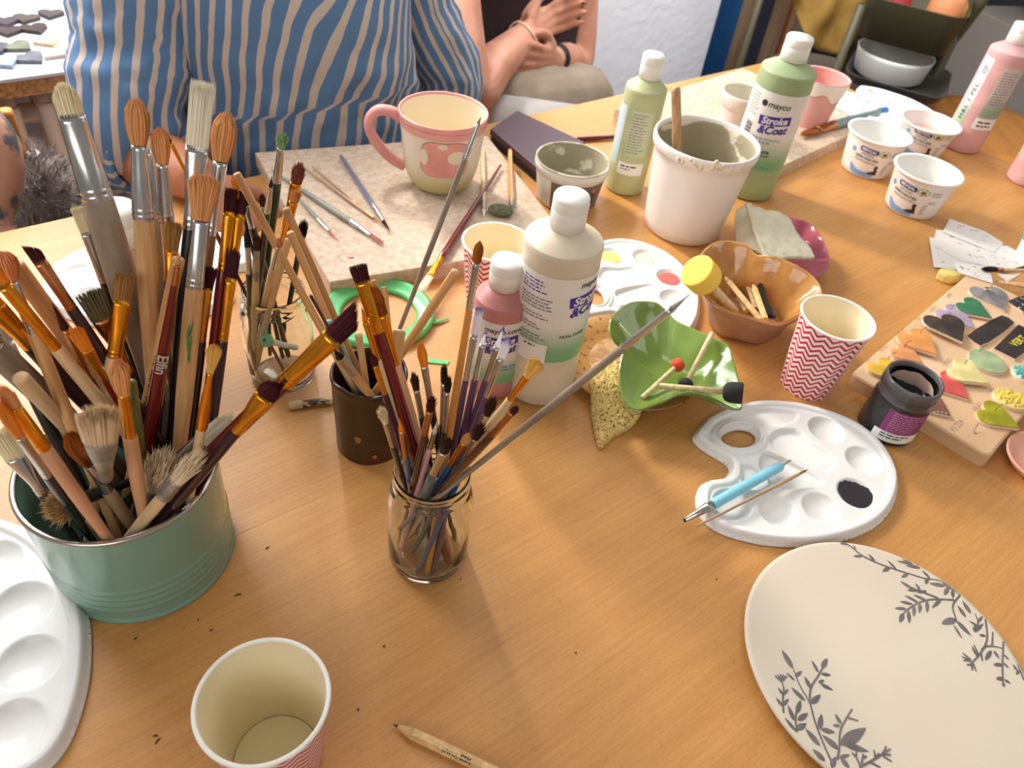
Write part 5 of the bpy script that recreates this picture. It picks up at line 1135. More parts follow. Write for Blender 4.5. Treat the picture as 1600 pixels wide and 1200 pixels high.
def hand(wrist, dirv, side, size=0.18, curl=(0.5, 0.5, 0.5, 0.5), spread=0.10, thumb_in=0.5, palm_n=None):
    """palm plus four fingers and a thumb; side points from little finger to index, curl bends towards palm_n"""
    d = Vector(dirv).normalized(); x = Vector(side); x = (x - d * x.dot(d)).normalized(); n = Vector(palm_n) if palm_n is not None else d.cross(x); n = (n - d * n.dot(d) - x * n.dot(x)).normalized()
    w_ = Vector(wrist); L = size; gs = []; tips = []
    pal = [w_, w_ + d * L * 0.16, w_ + d * L * 0.36, w_ + d * L * 0.5]
    for off, r in ((-0.13, .055), (-0.045, .065), (0.045, .066), (0.13, .060)):
        gs.append(tube([w_ + x * off * L * 0.6, w_ + x * off * L * 0.9 + d * L * 0.2, w_ + x * off * L * 1.0 + d * L * 0.47], [r * L * 1.05, r * L * 1.1, r * L * 0.85], 10))
    for k, (off, ln, r) in enumerate(((-0.145, 0.36, 0.040), (-0.05, 0.44, 0.045), (0.048, 0.47, 0.047), (0.143, 0.43, 0.046))):
        p = w_ + x * off * L + d * L * 0.44; dirn = (d + x * off * spread * 4).normalized(); pts = [p]; c = curl[k]
        for sgm, fr_ in enumerate((0.45, 0.30, 0.25)):
            ang = c * (0.9, 1.1, 0.7)[sgm]; ax = dirn.cross(n).normalized(); dirn = (Matrix.Rotation(ang, 3, ax) @ dirn).normalized(); pts.append(pts[-1] + dirn * ln * fr_ * L * 1.05)
        gs.append(tube(pts, [r * L * 1.12, r * L * 1.05, r * L * 0.95, r * L * 0.72], 10)); gs.append(ball(pts[-1], r * L * 0.72, 10, 6)); tips.append((pts[-1], dirn, n, r * L))
    tb = w_ + x * 0.14 * L + d * 0.10 * L; t1 = tb + (x * 0.6 + d * 0.7 + n * 0.35 * thumb_in).normalized() * 0.22 * L; t2 = t1 + (d + n * 0.3 * thumb_in + x * 0.1).normalized() * 0.17 * L; t3 = t2 + (d * 0.9 + n * 0.6 * thumb_in - x * 0.25).normalized() * 0.13 * L
    gs.append(tube([tb, t1, t2, t3], [0.075 * L, 0.062 * L, 0.055 * L, 0.045 * L], 10)); gs.append(ball(t3, 0.045 * L, 10, 6))
    return gs, tips
def head(c, s=1.0):
    c = Vector(c); f = (CAMP - c); f.z = 0; f.normalize(); sd = Vector((-f.y, f.x, 0))
    g = [ball(c, (0.075 * s, 0.085 * s, 0.11 * s), 20, 14), ball(c + f * 0.03 - Vector((0, 0, 0.05)), (0.055 * s, 0.055 * s, 0.06 * s)), ball(c + f * 0.088 - Vector((0, 0, 0.012)), (0.014, 0.016, 0.022)), ball(c + f * 0.078 - Vector((0, 0, 0.05)), (0.024, 0.012, 0.008))]
    for k in (-1, 1): g.append(ball(c + sd * k * 0.078, (0.012, 0.02, 0.03)))
    return g
def hairdo(name, c, mat, parent, s=1.0):
    c = Vector(c); f = (CAMP - c); f.z = 0; f.normalize()
    return fuse(name, [ball(c - f * 0.022 + Vector((0, 0, 0.03)), (0.086 * s, 0.088 * s, 0.10 * s), 20, 14), tube([c - f * 0.06, c - f * 0.075 - Vector((0, 0, .12))], [0.07, 0.045], 14)], mat, parent, 0.008, 3)
def stripes(name, period, frac, blue, cream):
    m = bpy.data.materials.new(name); m.use_nodes = True; N = m.node_tree.nodes; L = m.node_tree.links; b = N['Principled BSDF']
    uv = N.new('ShaderNodeUVMap'); sp = N.new('ShaderNodeSeparateXYZ'); L.new(uv.outputs[0], sp.inputs[0])
    nz = N.new('ShaderNodeTexNoise'); nz.inputs['Scale'].default_value = 14; L.new(uv.outputs[0], nz.inputs['Vector'])
    def ma(op, a, b_):
        n = N.new('ShaderNodeMath'); n.operation = op
        for i, x in enumerate((a, b_)):
            if isinstance(x, (int, float)): n.inputs[i].default_value = x
            else: L.new(x, n.inputs[i])
        return n.outputs[0]
    u = ma('ADD', sp.outputs['X'], ma('MULTIPLY', ma('SUBTRACT', nz.outputs['Fac'], 0.5), 0.012))
    f = ma('LESS_THAN', ma('FRACT', ma('ADD', ma('DIVIDE', u, period), 50.0), 0), frac)
    n2 = N.new('ShaderNodeTexNoise'); n2.inputs['Scale'].default_value = 500; L.new(uv.outputs[0], n2.inputs['Vector'])
    mx = N.new('ShaderNodeMix'); mx.data_type = 'RGBA'; L.new(f, mx.inputs['Factor']); mx.inputs['A'].default_value = srgb(blue); mx.inputs['B'].default_value = srgb(cream)
    L.new(mx.outputs['Result'], b.inputs['Base Color']); b.inputs['Roughness'].default_value = 0.85
    bp = N.new('ShaderNodeBump'); bp.inputs['Strength'].default_value = 0.25; bp.inputs['Distance'].default_value = 0.001; L.new(n2.outputs['Fac'], bp.inputs['Height']); L.new(bp.outputs[0], b.inputs['Normal'])
    return m
SHIRT = stripes('blue_cream_stripe_linen', 0.0195, 0.38, (82, 118, 158), (188, 174, 162))
def loft(rings, parent, name, mat, n=120, wr=0.006, wsc=9.0, seed=0.0, uvshift=None, tuck=None, cap=False, slant=0.0):
    """rings: (centre s,t,z ; half width s ; half depth t); smooth garment with noise folds, UV in metres"""
    C_ = [Vector((r[0], r[1], r[2])) for r in rings]; rad_ = [Vector((r[3], r[4], 0)) for r in rings]
    cs = spline(C_, 8); rs = spline(rad_, 8); V, Fc, U = [], [], []; m = len(cs); per = 2 * PI * sum((r.x + r.y) / 2 for r in rs) / m
    mi = inv(parent)
    for k in range(m):
        for j in range(n + 1):
            a = 2 * PI * j / n - PI / 2 + PI; ca, sa = math.cos(a), math.sin(a)
            e = 2.0 / 2.5; x = abs(ca) ** e * (1 if ca > 0 else -1); y = abs(sa) ** e * (1 if sa > 0 else -1)
            p = Vector((cs[k].x + rs[k].x * x, cs[k].y + rs[k].y * y, cs[k].z)); q = Vector((math.cos(a), math.sin(a), 0))
            dn = mnoise.noise(Vector((p.x * wsc, p.z * wsc * 0.5 + seed, p.y * wsc))) + 0.5 * mnoise.noise(Vector((p.x * wsc * 2.3 + seed, p.z * wsc * 3.2, p.y * wsc * 2)))
            w_ = wr
            if tuck is not None: w_ = wr * (1 + 1.6 * math.exp(-((cs[k].z - tuck) / 0.05) ** 2)); dn += 0.35 * math.sin(a * 16 + 2 * math.sin(a * 3)) * math.exp(-((cs[k].z - tuck + 0.015) / 0.03) ** 2)
            p = p + q * dn * w_
            V.append(mi @ ST(p.x, p.y, p.z)); sh = uvshift(cs[k].z, a) if uvshift else 0
            U.append((per * j / n + sh + slant * cs[k].z + 0.05 * (cs[k].z) * math.sin(a * 2), cs[k].z))
    for k in range(m - 1):
        for j in range(n): i = k * (n + 1) + j; Fc.append((i, i + 1, i + n + 2, i + n + 1))
    return mesh(name, (V, Fc, U), mat, parent)
def sleeve(P, R, parent, name, mat, n=64, wr=0.005, seed=0.0, hem=True):
    cs = spline(P, 14); m = len(P) - 1; V, Fc, U = [], [], []; pts, frm = frames(cs); mi = inv(parent); ln = 0
    for k, p in enumerate(pts):
        x = k / (len(pts) - 1) * m; q = min(int(x), m - 1); f = x - q; r = R[q] * (1 - f) + R[q + 1] * f
        if k: ln += (pts[k] - pts[k - 1]).length
        for j in range(n + 1):
            a = 2 * PI * j / n; d = frm[k][1] * math.cos(a) + frm[k][2] * math.sin(a)
            dn = mnoise.noise(Vector((math.cos(a) * 1.6, math.sin(a) * 1.6 + seed, ln * 26))) + 0.6 * mnoise.noise(Vector((math.cos(a) * 3 + seed, math.sin(a) * 3, ln * 60)))
            V.append(mi @ (p + d * (r + wr * dn))); U.append((2 * PI * 0.064 * j / n, ln))
    for k in range(len(pts) - 1):
        for j in range(n): i = k * (n + 1) + j; Fc.append((i, i + 1, i + n + 2, i + n + 1))
    if hem:
        k = len(pts) - 1; b0 = len(V)
        for j in range(n + 1): V.append(mi @ (pts[k] + (mi.inverted() @ V[k * (n + 1) + j] - pts[k]) * 0.86 - frm[k][0] * 0.004)); U.append(U[k * (n + 1) + j])
        for j in range(n): Fc.append((k * (n + 1) + j, k * (n + 1) + j + 1, b0 + j + 1, b0 + j))
    return mesh(name, (V, Fc, U), mat, parent)

# bench that both sitters use
t = thing('bench', 'wooden bench against the window wall behind the table', 'bench', ST(0.72, 0.27, -0.75), TANG)
bevel(mesh('seat', box(0, 0, 0.415, 1.5, 0.34, 0.03), WOOD, t, smooth=False), 0.004)
for a in (-0.68, 0.68):
    for b in (-0.13, 0.13): mesh('leg', box(a, b, 0.2, 0.04, 0.04, 0.4), WOOD, t, smooth=False)

# person in the striped shirt
P1 = person('person in a blue and cream striped shirt seated behind the table', 0.455, 0.18)
sh1, el1, wr1 = ST(0.300, 0.21, 0.275), ST(0.195, 0.135, 0.000), at(318, 283, 0.040)
sh2, el2, wr2 = ST(0.635, 0.21, 0.265), ST(0.735, 0.15, -0.02), ST(0.60, 0.07, -0.13)
h1, _ = hand(wr1, at(352, 322, 0.02) - wr1, (0.75, 0.55, 0), 0.17, (0.3, 0.3, 0.3, 0.3), palm_n=(0, 0, -1))
h2, _ = hand(wr2, ST(0.50, 0.06, -0.16) - wr2, (0, -0.3, -1), 0.17, (0.5, 0.5, 0.5, 0.5), palm_n=TN)
hd = ST(0.355, 0.19, 0.53)
fuse('body', [limb([ST(.455, .2, -.31), ST(.455, .19, -.05), ST(.455, .2, .17), ST(.455, .2, .27)], [.13, .12, .12, .09]), limb([sh1, ST(.36, .21, .29), ST(.455, .21, .30), ST(.55, .21, .285), sh2], [.055, .06, .06, .06, .055]),
              limb([ST(.445, .2, .28), ST(.385, .19, .41)], [.055, .05]), *head(hd), limb([sh1, (sh1 + el1) / 2, el1, (el1 + wr1) / 2, wr1], [.052, .047, .043, .040, .027]), limb([sh2, (sh2 + el2) / 2, el2, (el2 + wr2) / 2, wr2], [.052, .047, .041, .038, .027]), *h1, *h2,
              limb([ST(.39, .2, -.25), ST(.37, -.16, -.26), ST(.37, -.17, -.68)], [.085, .06, .045]), limb([ST(.52, .2, -.25), ST(.54, -.16, -.26), ST(.54, -.17, -.68)], [.085, .06, .045])], SKIN1, P1, 0.006)
hairdo('hair', hd, M('dark_hair', (60, 44, 34), 0.6), P1)
loft([(.455, .19, -.30, .170, .125), (.455, .18, -.14, .178, .128), (.455, .175, -.05, .186, .130), (.455, .17, .00, .184, .122), (.455, .168, .03, .182, .118), (.455, .17, .10, .186, .122), (.455, .18, .19, .190, .118), (.455, .195, .27, .180, .095), (.455, .20, .315, .10, .07), (.455, .20, .335, .062, .062)], P1, 'shirt', SHIRT, n=150, wr=0.007, tuck=0.055,
     uvshift=lambda z, a: (0.011 if z < 0.050 else 0) + 0.02 * math.sin(z * 9), slant=-0.34)
sleeve([sh1 + Vector((0, 0, .03)) + TD * 0.03, sh1 - TD * 0.015, (sh1 + el1) / 2 - TD * 0.012, el1 + Vector((0, 0, .05)), el1 - TD * 0.002, el1 + (wr1 - el1) * 0.16, el1 + (wr1 - el1) * 0.30], [.07, .078, .078, .073, .066, .058, .056], P1, 'sleeve', SHIRT, wr=0.008, seed=2)
sleeve([sh2 + Vector((0, 0, .03)) - TD * 0.03, sh2 + TD * 0.01, (sh2 + el2) / 2, el2 + Vector((0, 0, .04)), el2 + (wr2 - el2) * 0.08], [.068, .068, .062, .056, .054], P1, 'sleeve', SHIRT, wr=0.006, seed=5)
TR1 = M('dark_trousers', (50, 52, 62), 0.8)
fuse('trousers', [limb([ST(.455, .22, -.24), ST(.40, .1, -.25), ST(.37, -.15, -.255), ST(.37, -.175, -.66)], [.12, .105, .075, .06]), limb([ST(.455, .22, -.24), ST(.51, .1, -.25), ST(.54, -.15, -.255), ST(.54, -.175, -.66)], [.12, .105, .075, .06])], TR1, P1, 0.01)

# person with crossed legs and bare arms
P2 = person('person in a dark top and grey trousers, hands crossed, holding one wrist', 1.05, 0.5)
e1_, w1_, k1_ = at_t(738, 138, 0.27), at_t(826, 52, 0.37), at_t(892, 10, 0.41)
e2_, w2_, k2_ = at_t(902, 92, 0.46), at_t(862, 92, 0.355), at_t(812, 96, 0.285)
s1_, s2_ = ST(0.94, 0.50, 0.27), ST(1.30, 0.55, 0.26)
hA, tA = hand(w1_, k1_ - w1_, (-0.3, 0.3, 0.9), 0.185, (0.55, 0.6, 0.65, 0.6), palm_n=(0.75, 0.4, -0.2))
hB, tB = hand(w2_, k2_ - w2_, (0.1, 0.1, 1.0), 0.180, (0.28, 0.28, 0.30, 0.30), spread=0.16, palm_n=TN)
hd2 = ST(1.14, 0.50, 0.54)
fuse('body', [limb([ST(1.10, .5, -.30), ST(1.11, .5, -.05), ST(1.12, .52, .17), ST(1.12, .52, .27)], [.12, .11, .115, .085]), limb([s1_, ST(1.02, .51, .29), ST(1.12, .52, .30), ST(1.22, .54, .285), s2_], [.05, .055, .055, .055, .05]), limb([ST(1.12, .52, .28), ST(1.13, .51, .40)], [.05, .046]), *head(hd2),
              limb([s1_, (s1_ + e1_) / 2 - TD * 0.01, e1_, e1_ * .6 + w1_ * .4 + Vector((0, 0, .004)), w1_], [.048, .046, .043, .043, .027]), limb([s2_, (s2_ + e2_) / 2 + TD * 0.02, e2_, e2_ * .5 + w2_ * .5, w2_], [.048, .044, .042, .038, .027]), *hA, *hB,
              limb([ST(1.08, .5, -.25), ST(1.30, .36, -.24)], [.07, .05])], SKIN2, P2, 0.0042, 3)
hairdo('hair', hd2, M('brown_hair', (96, 66, 44), 0.6), P2)
mi = inv(P2); NAIL = M('dark_red_nail', (74, 20, 26), 0.2, coat=0.5)
for tp, dn, n_, r_ in tB + tA[2:]:
    q = dn.to_track_quat('Z', 'Y').to_matrix().to_4x4(); q.translation = tp - n_ * r_ * 0.42 + dn * r_ * 0.2; mesh('nail', xf(xf(ball((0, 0, 0), (r_ * 0.62, r_ * 0.45, r_ * 0.85), 10, 6), q), mi), NAIL, P2)
loft([(1.13, .5, -.30, .185, .115), (1.135, .5, -.15, .185, .110), (1.14, .5, -.02, .185, .105), (1.14, .505, .10, .185, .112), (1.12, .515, .20, .172, .105), (1.12, .525, .27, .165, .08), (1.12, .53, .30, .10, .07)], P2, 'top', M('dark_plum_top', (46, 32, 38), 0.8, bump=0.2, bscale=(200, 200, 200)), wr=0.004)
TR2 = M('stone_trousers', (150, 136, 117), 0.85, col2=(144, 130, 111), scale=(25, 25, 25), bump=0.3, bscale=(30, 30, 30), bdist=0.004)
kn1 = at_t(922, 150, 0.34); kn2 = at_t(890, 182, 0.28)
o = fuse('trousers', [limb([ST(1.08, .5, -.24), ST(1.05, .40, -.215), at_t(800, 152, .33) - Vector((0, 0, .02)), at_t(880, 138, .34) - Vector((0, 0, .025)), kn1 - Vector((0, 0, .03)), kn1 + TD * 0.03 - Vector((0, 0, .40))], [.12, .10, .085, .075, .066, .055])], TR2, P2, 0.007, 3)
fuse('trouser_leg', [limb([ST(1.10, .46, -.26), at_t(800, 176, .27) - Vector((0, 0, .04)), kn2 - Vector((0, 0, .03)), kn2 + TD * 0.08 - Vector((0, 0, .07)), kn2 + TD * 0.10 - Vector((0, 0, .40))], [.10, .075, .065, .055, .05])], M('pale_grey_trouser', (178, 172, 166), 0.85, bump=0.3, bscale=(30, 30, 30), bdist=0.004), P2, 0.007, 3)
fd = (w1_ - e1_).normalized(); bcen = e1_ + (w1_ - e1_) * 0.88
u_ = fd.cross(Vector((0, 0, 1))).normalized(); v_ = fd.cross(u_)
rp = [mi @ (bcen + u_ * math.cos(a) * 0.036 + v_ * math.sin(a) * 0.036 + fd * 0.006 * math.sin(a * 2)) for a in [2 * PI * k / 40 for k in range(41)]]
mesh('bracelet', tube(rp, 0.0020, 8), M('cream_gold_chain', (226, 196, 150), 0.35, col2=(240, 230, 214), scale=(300, 300, 300)), P2)
mesh('bracelet_bead', ball(mi @ (bcen - TN * 0.036), 0.0045), M('rose_gold', (226, 170, 130), 0.3, metal=0.8), P2)
fd = (w2_ - e2_).normalized(); bcen = w2_ - fd * 0.025; u_ = fd.cross(Vector((0, 0, 1))).normalized(); v_ = fd.cross(u_)
mesh('watch_band', tube([mi @ (bcen - fd * 0.011), mi @ (bcen - fd * .010), mi @ (bcen + fd * 0.010), mi @ (bcen + fd * .011)], [.028, .0345, .0345, .028], 28), M('black_strap', (26, 28, 32), 0.5), P2)

# tattooed arm at the frame edge
P3 = person('person with a tattooed bare arm, cut off by the frame edge', -0.28, 0.16)
a0, a1, a2 = ST(-0.19, 0.24, 0.20), at_t(-32, 215, 0.14), at_t(-22, 345, 0.10)
h3, _ = hand(a2, (0.2, -0.5, -0.4), (1, 0, 0), 0.17, (0.4, 0.4, 0.4, 0.4), palm_n=(0, 0, -1))
hd3 = ST(-0.32, 0.22, 0.50)
fuse('body', [limb([ST(-.32, .24, -.31), ST(-.32, .24, .0), ST(-.32, .24, .22)], [.12, .12, .11]), limb([ST(-.44, .24, .2), ST(-.32, .24, .24), a0], [.055, .07, .055]), limb([ST(-.32, .24, .22), ST(-.32, .23, .36)], [.05, .05]), *head(hd3), limb([a0, (a0 + a1) / 2, a1, a2], [.05, .046, .042, .030]), *h3, limb([ST(-.44, .24, .18), ST(-.50, .18, -.05), ST(-.48, .05, -.12)], [.05, .043, .03]), limb([ST(-.32, .24, -.27), ST(-.32, -.14, -.27), ST(-.32, -.15, -.68)], [.12, .08, .05])], SKIN3, P3, 0.008)
hairdo('hair', hd3, M('dark_hair', (60, 44, 34), 0.6), P3)
loft([(-.32, .24, -.30, .15, .115), (-.32, .24, -.1, .145, .11), (-.32, .24, .1, .15, .11), (-.32, .24, .22, .14, .09), (-.32, .24, .26, .08, .07)], P3, 'shirt', M('black_shirt', (38, 36, 38), 0.8), n=60, wr=0.004)
t = thing('chair', 'dark chair under the tattooed person', 'chair', ST(-0.32, 0.24, -0.75), TANG)
mesh('seat', box(0, 0, 0.42, 0.34, 0.34, 0.025), TR1, t, smooth=False)
for a in (-0.15, 0.15):
    for b in (-0.15, 0.15): mesh('leg', box(a, b, 0.2, 0.03, 0.03, 0.41), TR1, t, smooth=False)
mci = inv(t); mesh('back_post', tube([mci @ q for q in spline([at_t(6, 172, .235), at_t(22, 215, .235), at_t(34, 268, .235), at_t(40, 320, .235), at_t(46, 420, .235)], 4)], 0.010, 10), M('honey_wood', (186, 128, 60), 0.4), t)
# grey fluffy cushion
fc = at_t(72, 318, 0.24)
t = thing('fur_cushion', 'fluffy grey fur cushion beside the radiator', 'cushion', fc)
g0 = ball((0, 0, 0), (0.050, 0.045, 0.085), 24, 16); mesh('core', g0, M('grey_fur', (158, 148, 144), 0.95, island=0.35), t)
R = random.Random(9); gs = []
for k in range(3600):
    z = R.uniform(-1, 1); a = R.uniform(0, 2 * PI); r = math.sqrt(1 - z * z); n = Vector((r * math.cos(a), r * math.sin(a), z)); p = Vector((n.x * 0.049, n.y * 0.044, n.z * 0.084)); cl = Vector((mnoise.noise(p * 60), mnoise.noise(p * 60 + Vector((5, 0, 0))), mnoise.noise(p * 60 + Vector((0, 7, 0)))))
    d = (n + cl * 1.4 + Vector((R.gauss(0, .25), R.gauss(0, .25), R.gauss(0, .25)))).normalized(); q = d.orthogonal().normalized() * 0.0009; l = R.uniform(.012, .024)
    gs.append(([p - q, p + q, p + d * l * .6 + q * .7, p + d * l], [(0, 1, 2), (0, 2, 3)]))
mesh('fur', join(*gs), MATS['grey_fur'], t, smooth=False)['kind'] = 'stuff'

# heart tiles on the sill
for k, (u, v, s_, c, an, lab, shp) in enumerate(((10, 38, .042, (70, 60, 74), .6, 'dark plum clay heart on the window sill, nearest the wall corner', 'h'), (41, 33, .042, (80, 68, 62), .3, 'dusty brown clay heart in the back row on the window sill', 'h'), (80, 26, .042, (70, 62, 60), .4, 'dark clay heart half hidden behind the striped shirt', 'h'),
        (14, 53, .042, (62, 48, 46), .5, 'dark maroon clay heart in the middle row on the window sill', 'h'), (56, 49, .044, (56, 44, 38), .9, 'dark chocolate clay heart in the middle row on the window sill', 'h'), (76, 69, .040, (210, 184, 140), .9, 'sandy cream clay heart on the window sill', 'h'), (33, 77, .044, (104, 108, 92), 1.3, 'olive grey clay heart on the window sill', 'h'),
        (-4, 80, .042, (74, 74, 84), .9, 'slate violet clay heart cut by the frame on the window sill', 'h'), (51, 95, .046, (92, 96, 104), 1.2, 'slate grey heart tile with a small hole, front row on the window sill', 'h'), (10, 102, .044, (140, 156, 184), 1.0, 'shiny blue grey heart tile at the sill front edge', 'h'), (88, 88, .044, (198, 176, 164), .8, 'pinkish clay tile at the sill front edge beside the shirt', 's'))):
    p = at(u, v, 0.0); t = thing('heart_tile', lab, 'heart', (p.x, p.y, 0.0003 + 0.00003 * k), an, 'clay hearts on the window sill')
    out = heart_poly(s_) if shp == 'h' else [(-.02, -.012), (.018, -.014), (.024, .004), (-.012, .014)]
    mesh('tile', slab(out, 0, 0.006, 0.0006), M('sill_heart_%d' % k, c, 0.25 if k in (8, 9) else 0.5, col2=tuple(int(x * .85) for x in c), scale=(40, 40, 40)), t, smooth=False)
    if k == 8: mesh('hole', lathe([(0, 0.0062), (0.0018, 0.0062)], 12), INKB, t)

# ------------------------------------------------------------------ far corner: stools, trolley, cloth, basins
def stool(label, c, r, z, mat, lm):
    t = thing('stool', label, 'stool', (c[0], c[1], -0.75)); h = z + 0.75
    mesh('seat', lathe([(0, h - 0.03), (r - 0.012, h - 0.03), (r - 0.002, h - 0.022), (r, h - 0.012), (r - 0.006, h - 0.001), (r * 0.8, h - 0.003), (0, h - 0.006)], 64), mat, t)
    for k in range(4):
        a = PI / 4 + k * PI / 2; mesh('leg', tube([(r * .6 * math.cos(a), r * .6 * math.sin(a), h - .03), (r * .95 * math.cos(a), r * .95 * math.sin(a), 0)], 0.014, 10), lm, t)
    mesh('ring', tube([(r * .8 * math.cos(a), r * .8 * math.sin(a), h * .4) for a in [2 * PI * k / 32 for k in range(33)]], 0.008, 8), lm, t)
DKM = M('olive_black_metal', (84, 80, 56), 0.4)
pa, pb = at(1388, 138, -0.28), at(1285, 84, -0.28); m_ = (pa + pb) / 2; dr = (pb - pa); nrm = Vector((-dr.y, dr.x, 0)).normalized(); rr_ = 0.19; k_ = math.sqrt(max(rr_ ** 2 - (dr.length / 2) ** 2, 0)); c_ = m_ + nrm * k_ * (1 if nrm.y < 0 else -1)
stool('round grey beige stool behind the pink beaker', c_, rr_, -0.28, M('grey_beige_seat', (156, 140, 122), 0.6), DKM)
c_ = at(1535, 196, -0.30); stool('round orange wooden stool beside the tall pink bottle', (c_.x, c_.y), 0.235, -0.30, M('orange_plywood', (204, 136, 62), 0.4, col2=(188, 120, 50), scale=(30, 4, 30)), WOOD)
# trolley
t = thing('trolley', 'dark olive metal trolley with a deep tray and a lower shelf', 'trolley', (1.15, 2.75, -0.75))
O = Vector((1.15, 2.75, -0.75))
pTop, pBot = at(1530, 8, 0.0) - O, at(1407, 172, -0.40) - O; dpt = (pBot - pTop)
A0, B0 = at(1352, -6, 0.0), at(1512, 34, 0.0); X = (B0 - A0).normalized(); Y = Vector((-X.y, X.x, 0)); wdt = (B0 - A0).length; dep_ = 0.26
def tray(z0, z1, w_, d_, base, th=0.004, rnd=0.05):
    def outl(s_):
        P = []
        for cx, cy, a0_ in ((w_ / 2 - rnd, -d_ / 2 + rnd, -PI / 2), (w_ / 2 - rnd, d_ / 2 - rnd, 0), (-w_ / 2 + rnd, d_ / 2 - rnd, PI / 2), (-w_ / 2 + rnd, -d_ / 2 + rnd, PI)):
            for q in range(7): a = a0_ + PI / 2 * q / 6; P.append(((cx + rnd * math.cos(a)) * s_, (cy + rnd * math.sin(a)) * s_))
        return P
    rings = [(outl(0.90), z0), (outl(1.0), z1), (outl(1.02), z1 + 0.004), (outl(0.985), z1 + 0.003), (outl(0.885), z0 + 0.004)]
    V = [base + X * x + Y * y + Vector((0, 0, z)) - O for P, z in rings for x, y in P]; n = 28; Fc = []
    for k in range(4):
        for i in range(n): j = (i + 1) % n; Fc.append((k * n + i, k * n + j, (k + 1) * n + j, (k + 1) * n + i))
    Fc.append(tuple(range(n))[::-1]); Fc.append(tuple(4 * n + i for i in range(n)))
    return (V, Fc)
base = (A0 + B0) / 2 + Y * dep_ / 2; base.z = 0
mesh('tray', tray(-0.105, 0.0, wdt, dep_, base), DKM, t)
mesh('shelf', tray(-0.225, -0.200, wdt * 1.05, dep_ * 1.1, base + X * 0.03), M('dark_grey_shelf', (84, 80, 74), 0.5), t)
mesh('post', tube([pTop + Vector((0, 0, 0.06)), pTop, pBot, pBot + dpt * 0.8], 0.016, 12), DKM, t)
mesh('post', tube([base - X * wdt / 2 + Y * dep_ / 2 - O + Vector((0, 0, .05)), base - X * wdt / 2 + Y * dep_ / 2 - O + Vector((0, 0, -.74))], 0.014, 12), DKM, t)
mesh('post', tube([base + X * wdt / 2 + Y * dep_ / 2 - O + Vector((0, 0, .05)), base + X * wdt / 2 + Y * dep_ / 2 - O + Vector((0, 0, -.74))], 0.014, 12), DKM, t)
mesh('post', tube([base - X * wdt / 2 - Y * dep_ / 2 - O + Vector((0, 0, -.02)), base - X * wdt / 2 - Y * dep_ / 2 - O + Vector((0, 0, -.74))], 0.012, 12), DKM, t)
for (u, v, z, r, c, lab) in ((1470, 6, 0.02, 0.050, (214, 140, 90), 'round terracotta orange pot lying in the trolley tray'), (1418, -2, 0.01, 0.030, (176, 50, 60), 'small red jar in the trolley tray'), (1508, 2, 0.02, 0.022, (206, 160, 70), 'small ochre jar in the trolley tray')):
    p = base + X * {1470: 0.075, 1418: -0.045, 1508: 0.108}[u] + Vector((0, 0, -0.100)); t2 = thing('pot', lab, 'pot', p)
    hh = 0.13 if u == 1470 else 0.115
    mesh('body', lathe([(0, 0), (r * .6, 0), (r * .95, hh * .3), (r, hh * .6), (r * .9, hh * .9), (r * .6, hh), (r * .5, hh * .98), (0, hh * .96)], 32), M('tray_pot_%d' % u, c, 0.5), t2)
p = at(1425, 92, -0.30); t = thing('basin', 'white round basin on the lower trolley shelf', 'basin', base - Vector((0, 0, 0.2185)) + X * 0.0)
mesh('body', lathe([(0, 0.002), (0.085, 0), (0.100, 0.01), (0.108, 0.06), (0.111, 0.072), (0.105, 0.070), (0.096, 0.012), (0, 0.008)], 56), WHITE, t)
# mustard cloth hanging over the trolley end
def at_y(u, v, y): d = ray(u, v); return CAMP + d * (y / d.y)
cy = 2.52; out = [at_y(u, v, cy) for u, v in ((1232, -60), (1240, 0), (1250, 35), (1262, 62), (1276, 78), (1296, 83), (1318, 78), (1345, 58), (1372, 32), (1398, 6), (1420, -30), (1430, -60))]
cxx = sum((p.x for p in out)) / len(out); t = thing('cloth', 'mustard yellow cloth hanging beside the trolley', 'cloth', (cxx, cy, 0.0)); cz = 0.0
V = []; nx = 26; ny = 20
top = [out[0] + (out[-1] - out[0]) * i / nx for i in range(nx + 1)]
body_ = spline(out, 6); 
def bot(i):
    q = i / nx * (len(body_) - 1); k = min(int(q), len(body_) - 2); return body_[k] + (body_[k + 1] - body_[k]) * (q - k)
for j in range(ny + 1):
    for i in range(nx + 1):
        p = top[i] + (bot(i) - top[i]) * j / ny; p = p + Vector((0, 0.018 * math.sin(p.x * 55 + j * .12) + 0.02 * mnoise.noise(p * 14), 0)); V.append(p - Vector((cxx, cy, 0)))
o = mesh('sheet', (V, [(j * (nx + 1) + i, j * (nx + 1) + i + 1, (j + 1) * (nx + 1) + i + 1, (j + 1) * (nx + 1) + i) for j in range(ny) for i in range(nx)]), M('mustard_cloth', (170, 134, 62), 0.8, col2=(150, 114, 48), scale=(20, 20, 20)), t); so = o.modifiers.new('thickness', 'SOLIDIFY'); so.thickness = 0.004
t = thing('coat_rail', 'dark rail stand that carries the mustard cloth', 'stand', (cxx, cy + 0.03, -0.75))
zt = top[0].z + 0.75
mesh('rail', tube([(-0.25, 0, zt - 0.002), (0.25, 0, zt - 0.002)], 0.008, 10), DKM, t); mesh('post', tube([(-0.25, 0, 0), (-0.25, 0, zt)], 0.01, 10), DKM, t); mesh('foot', box(-0.2, 0, 0.01, 0.25, 0.3, 0.02), DKM, t, smooth=False); mesh('post', tube([(0.25, 0, 0), (0.25, 0, zt)], 0.01, 10), DKM, t)
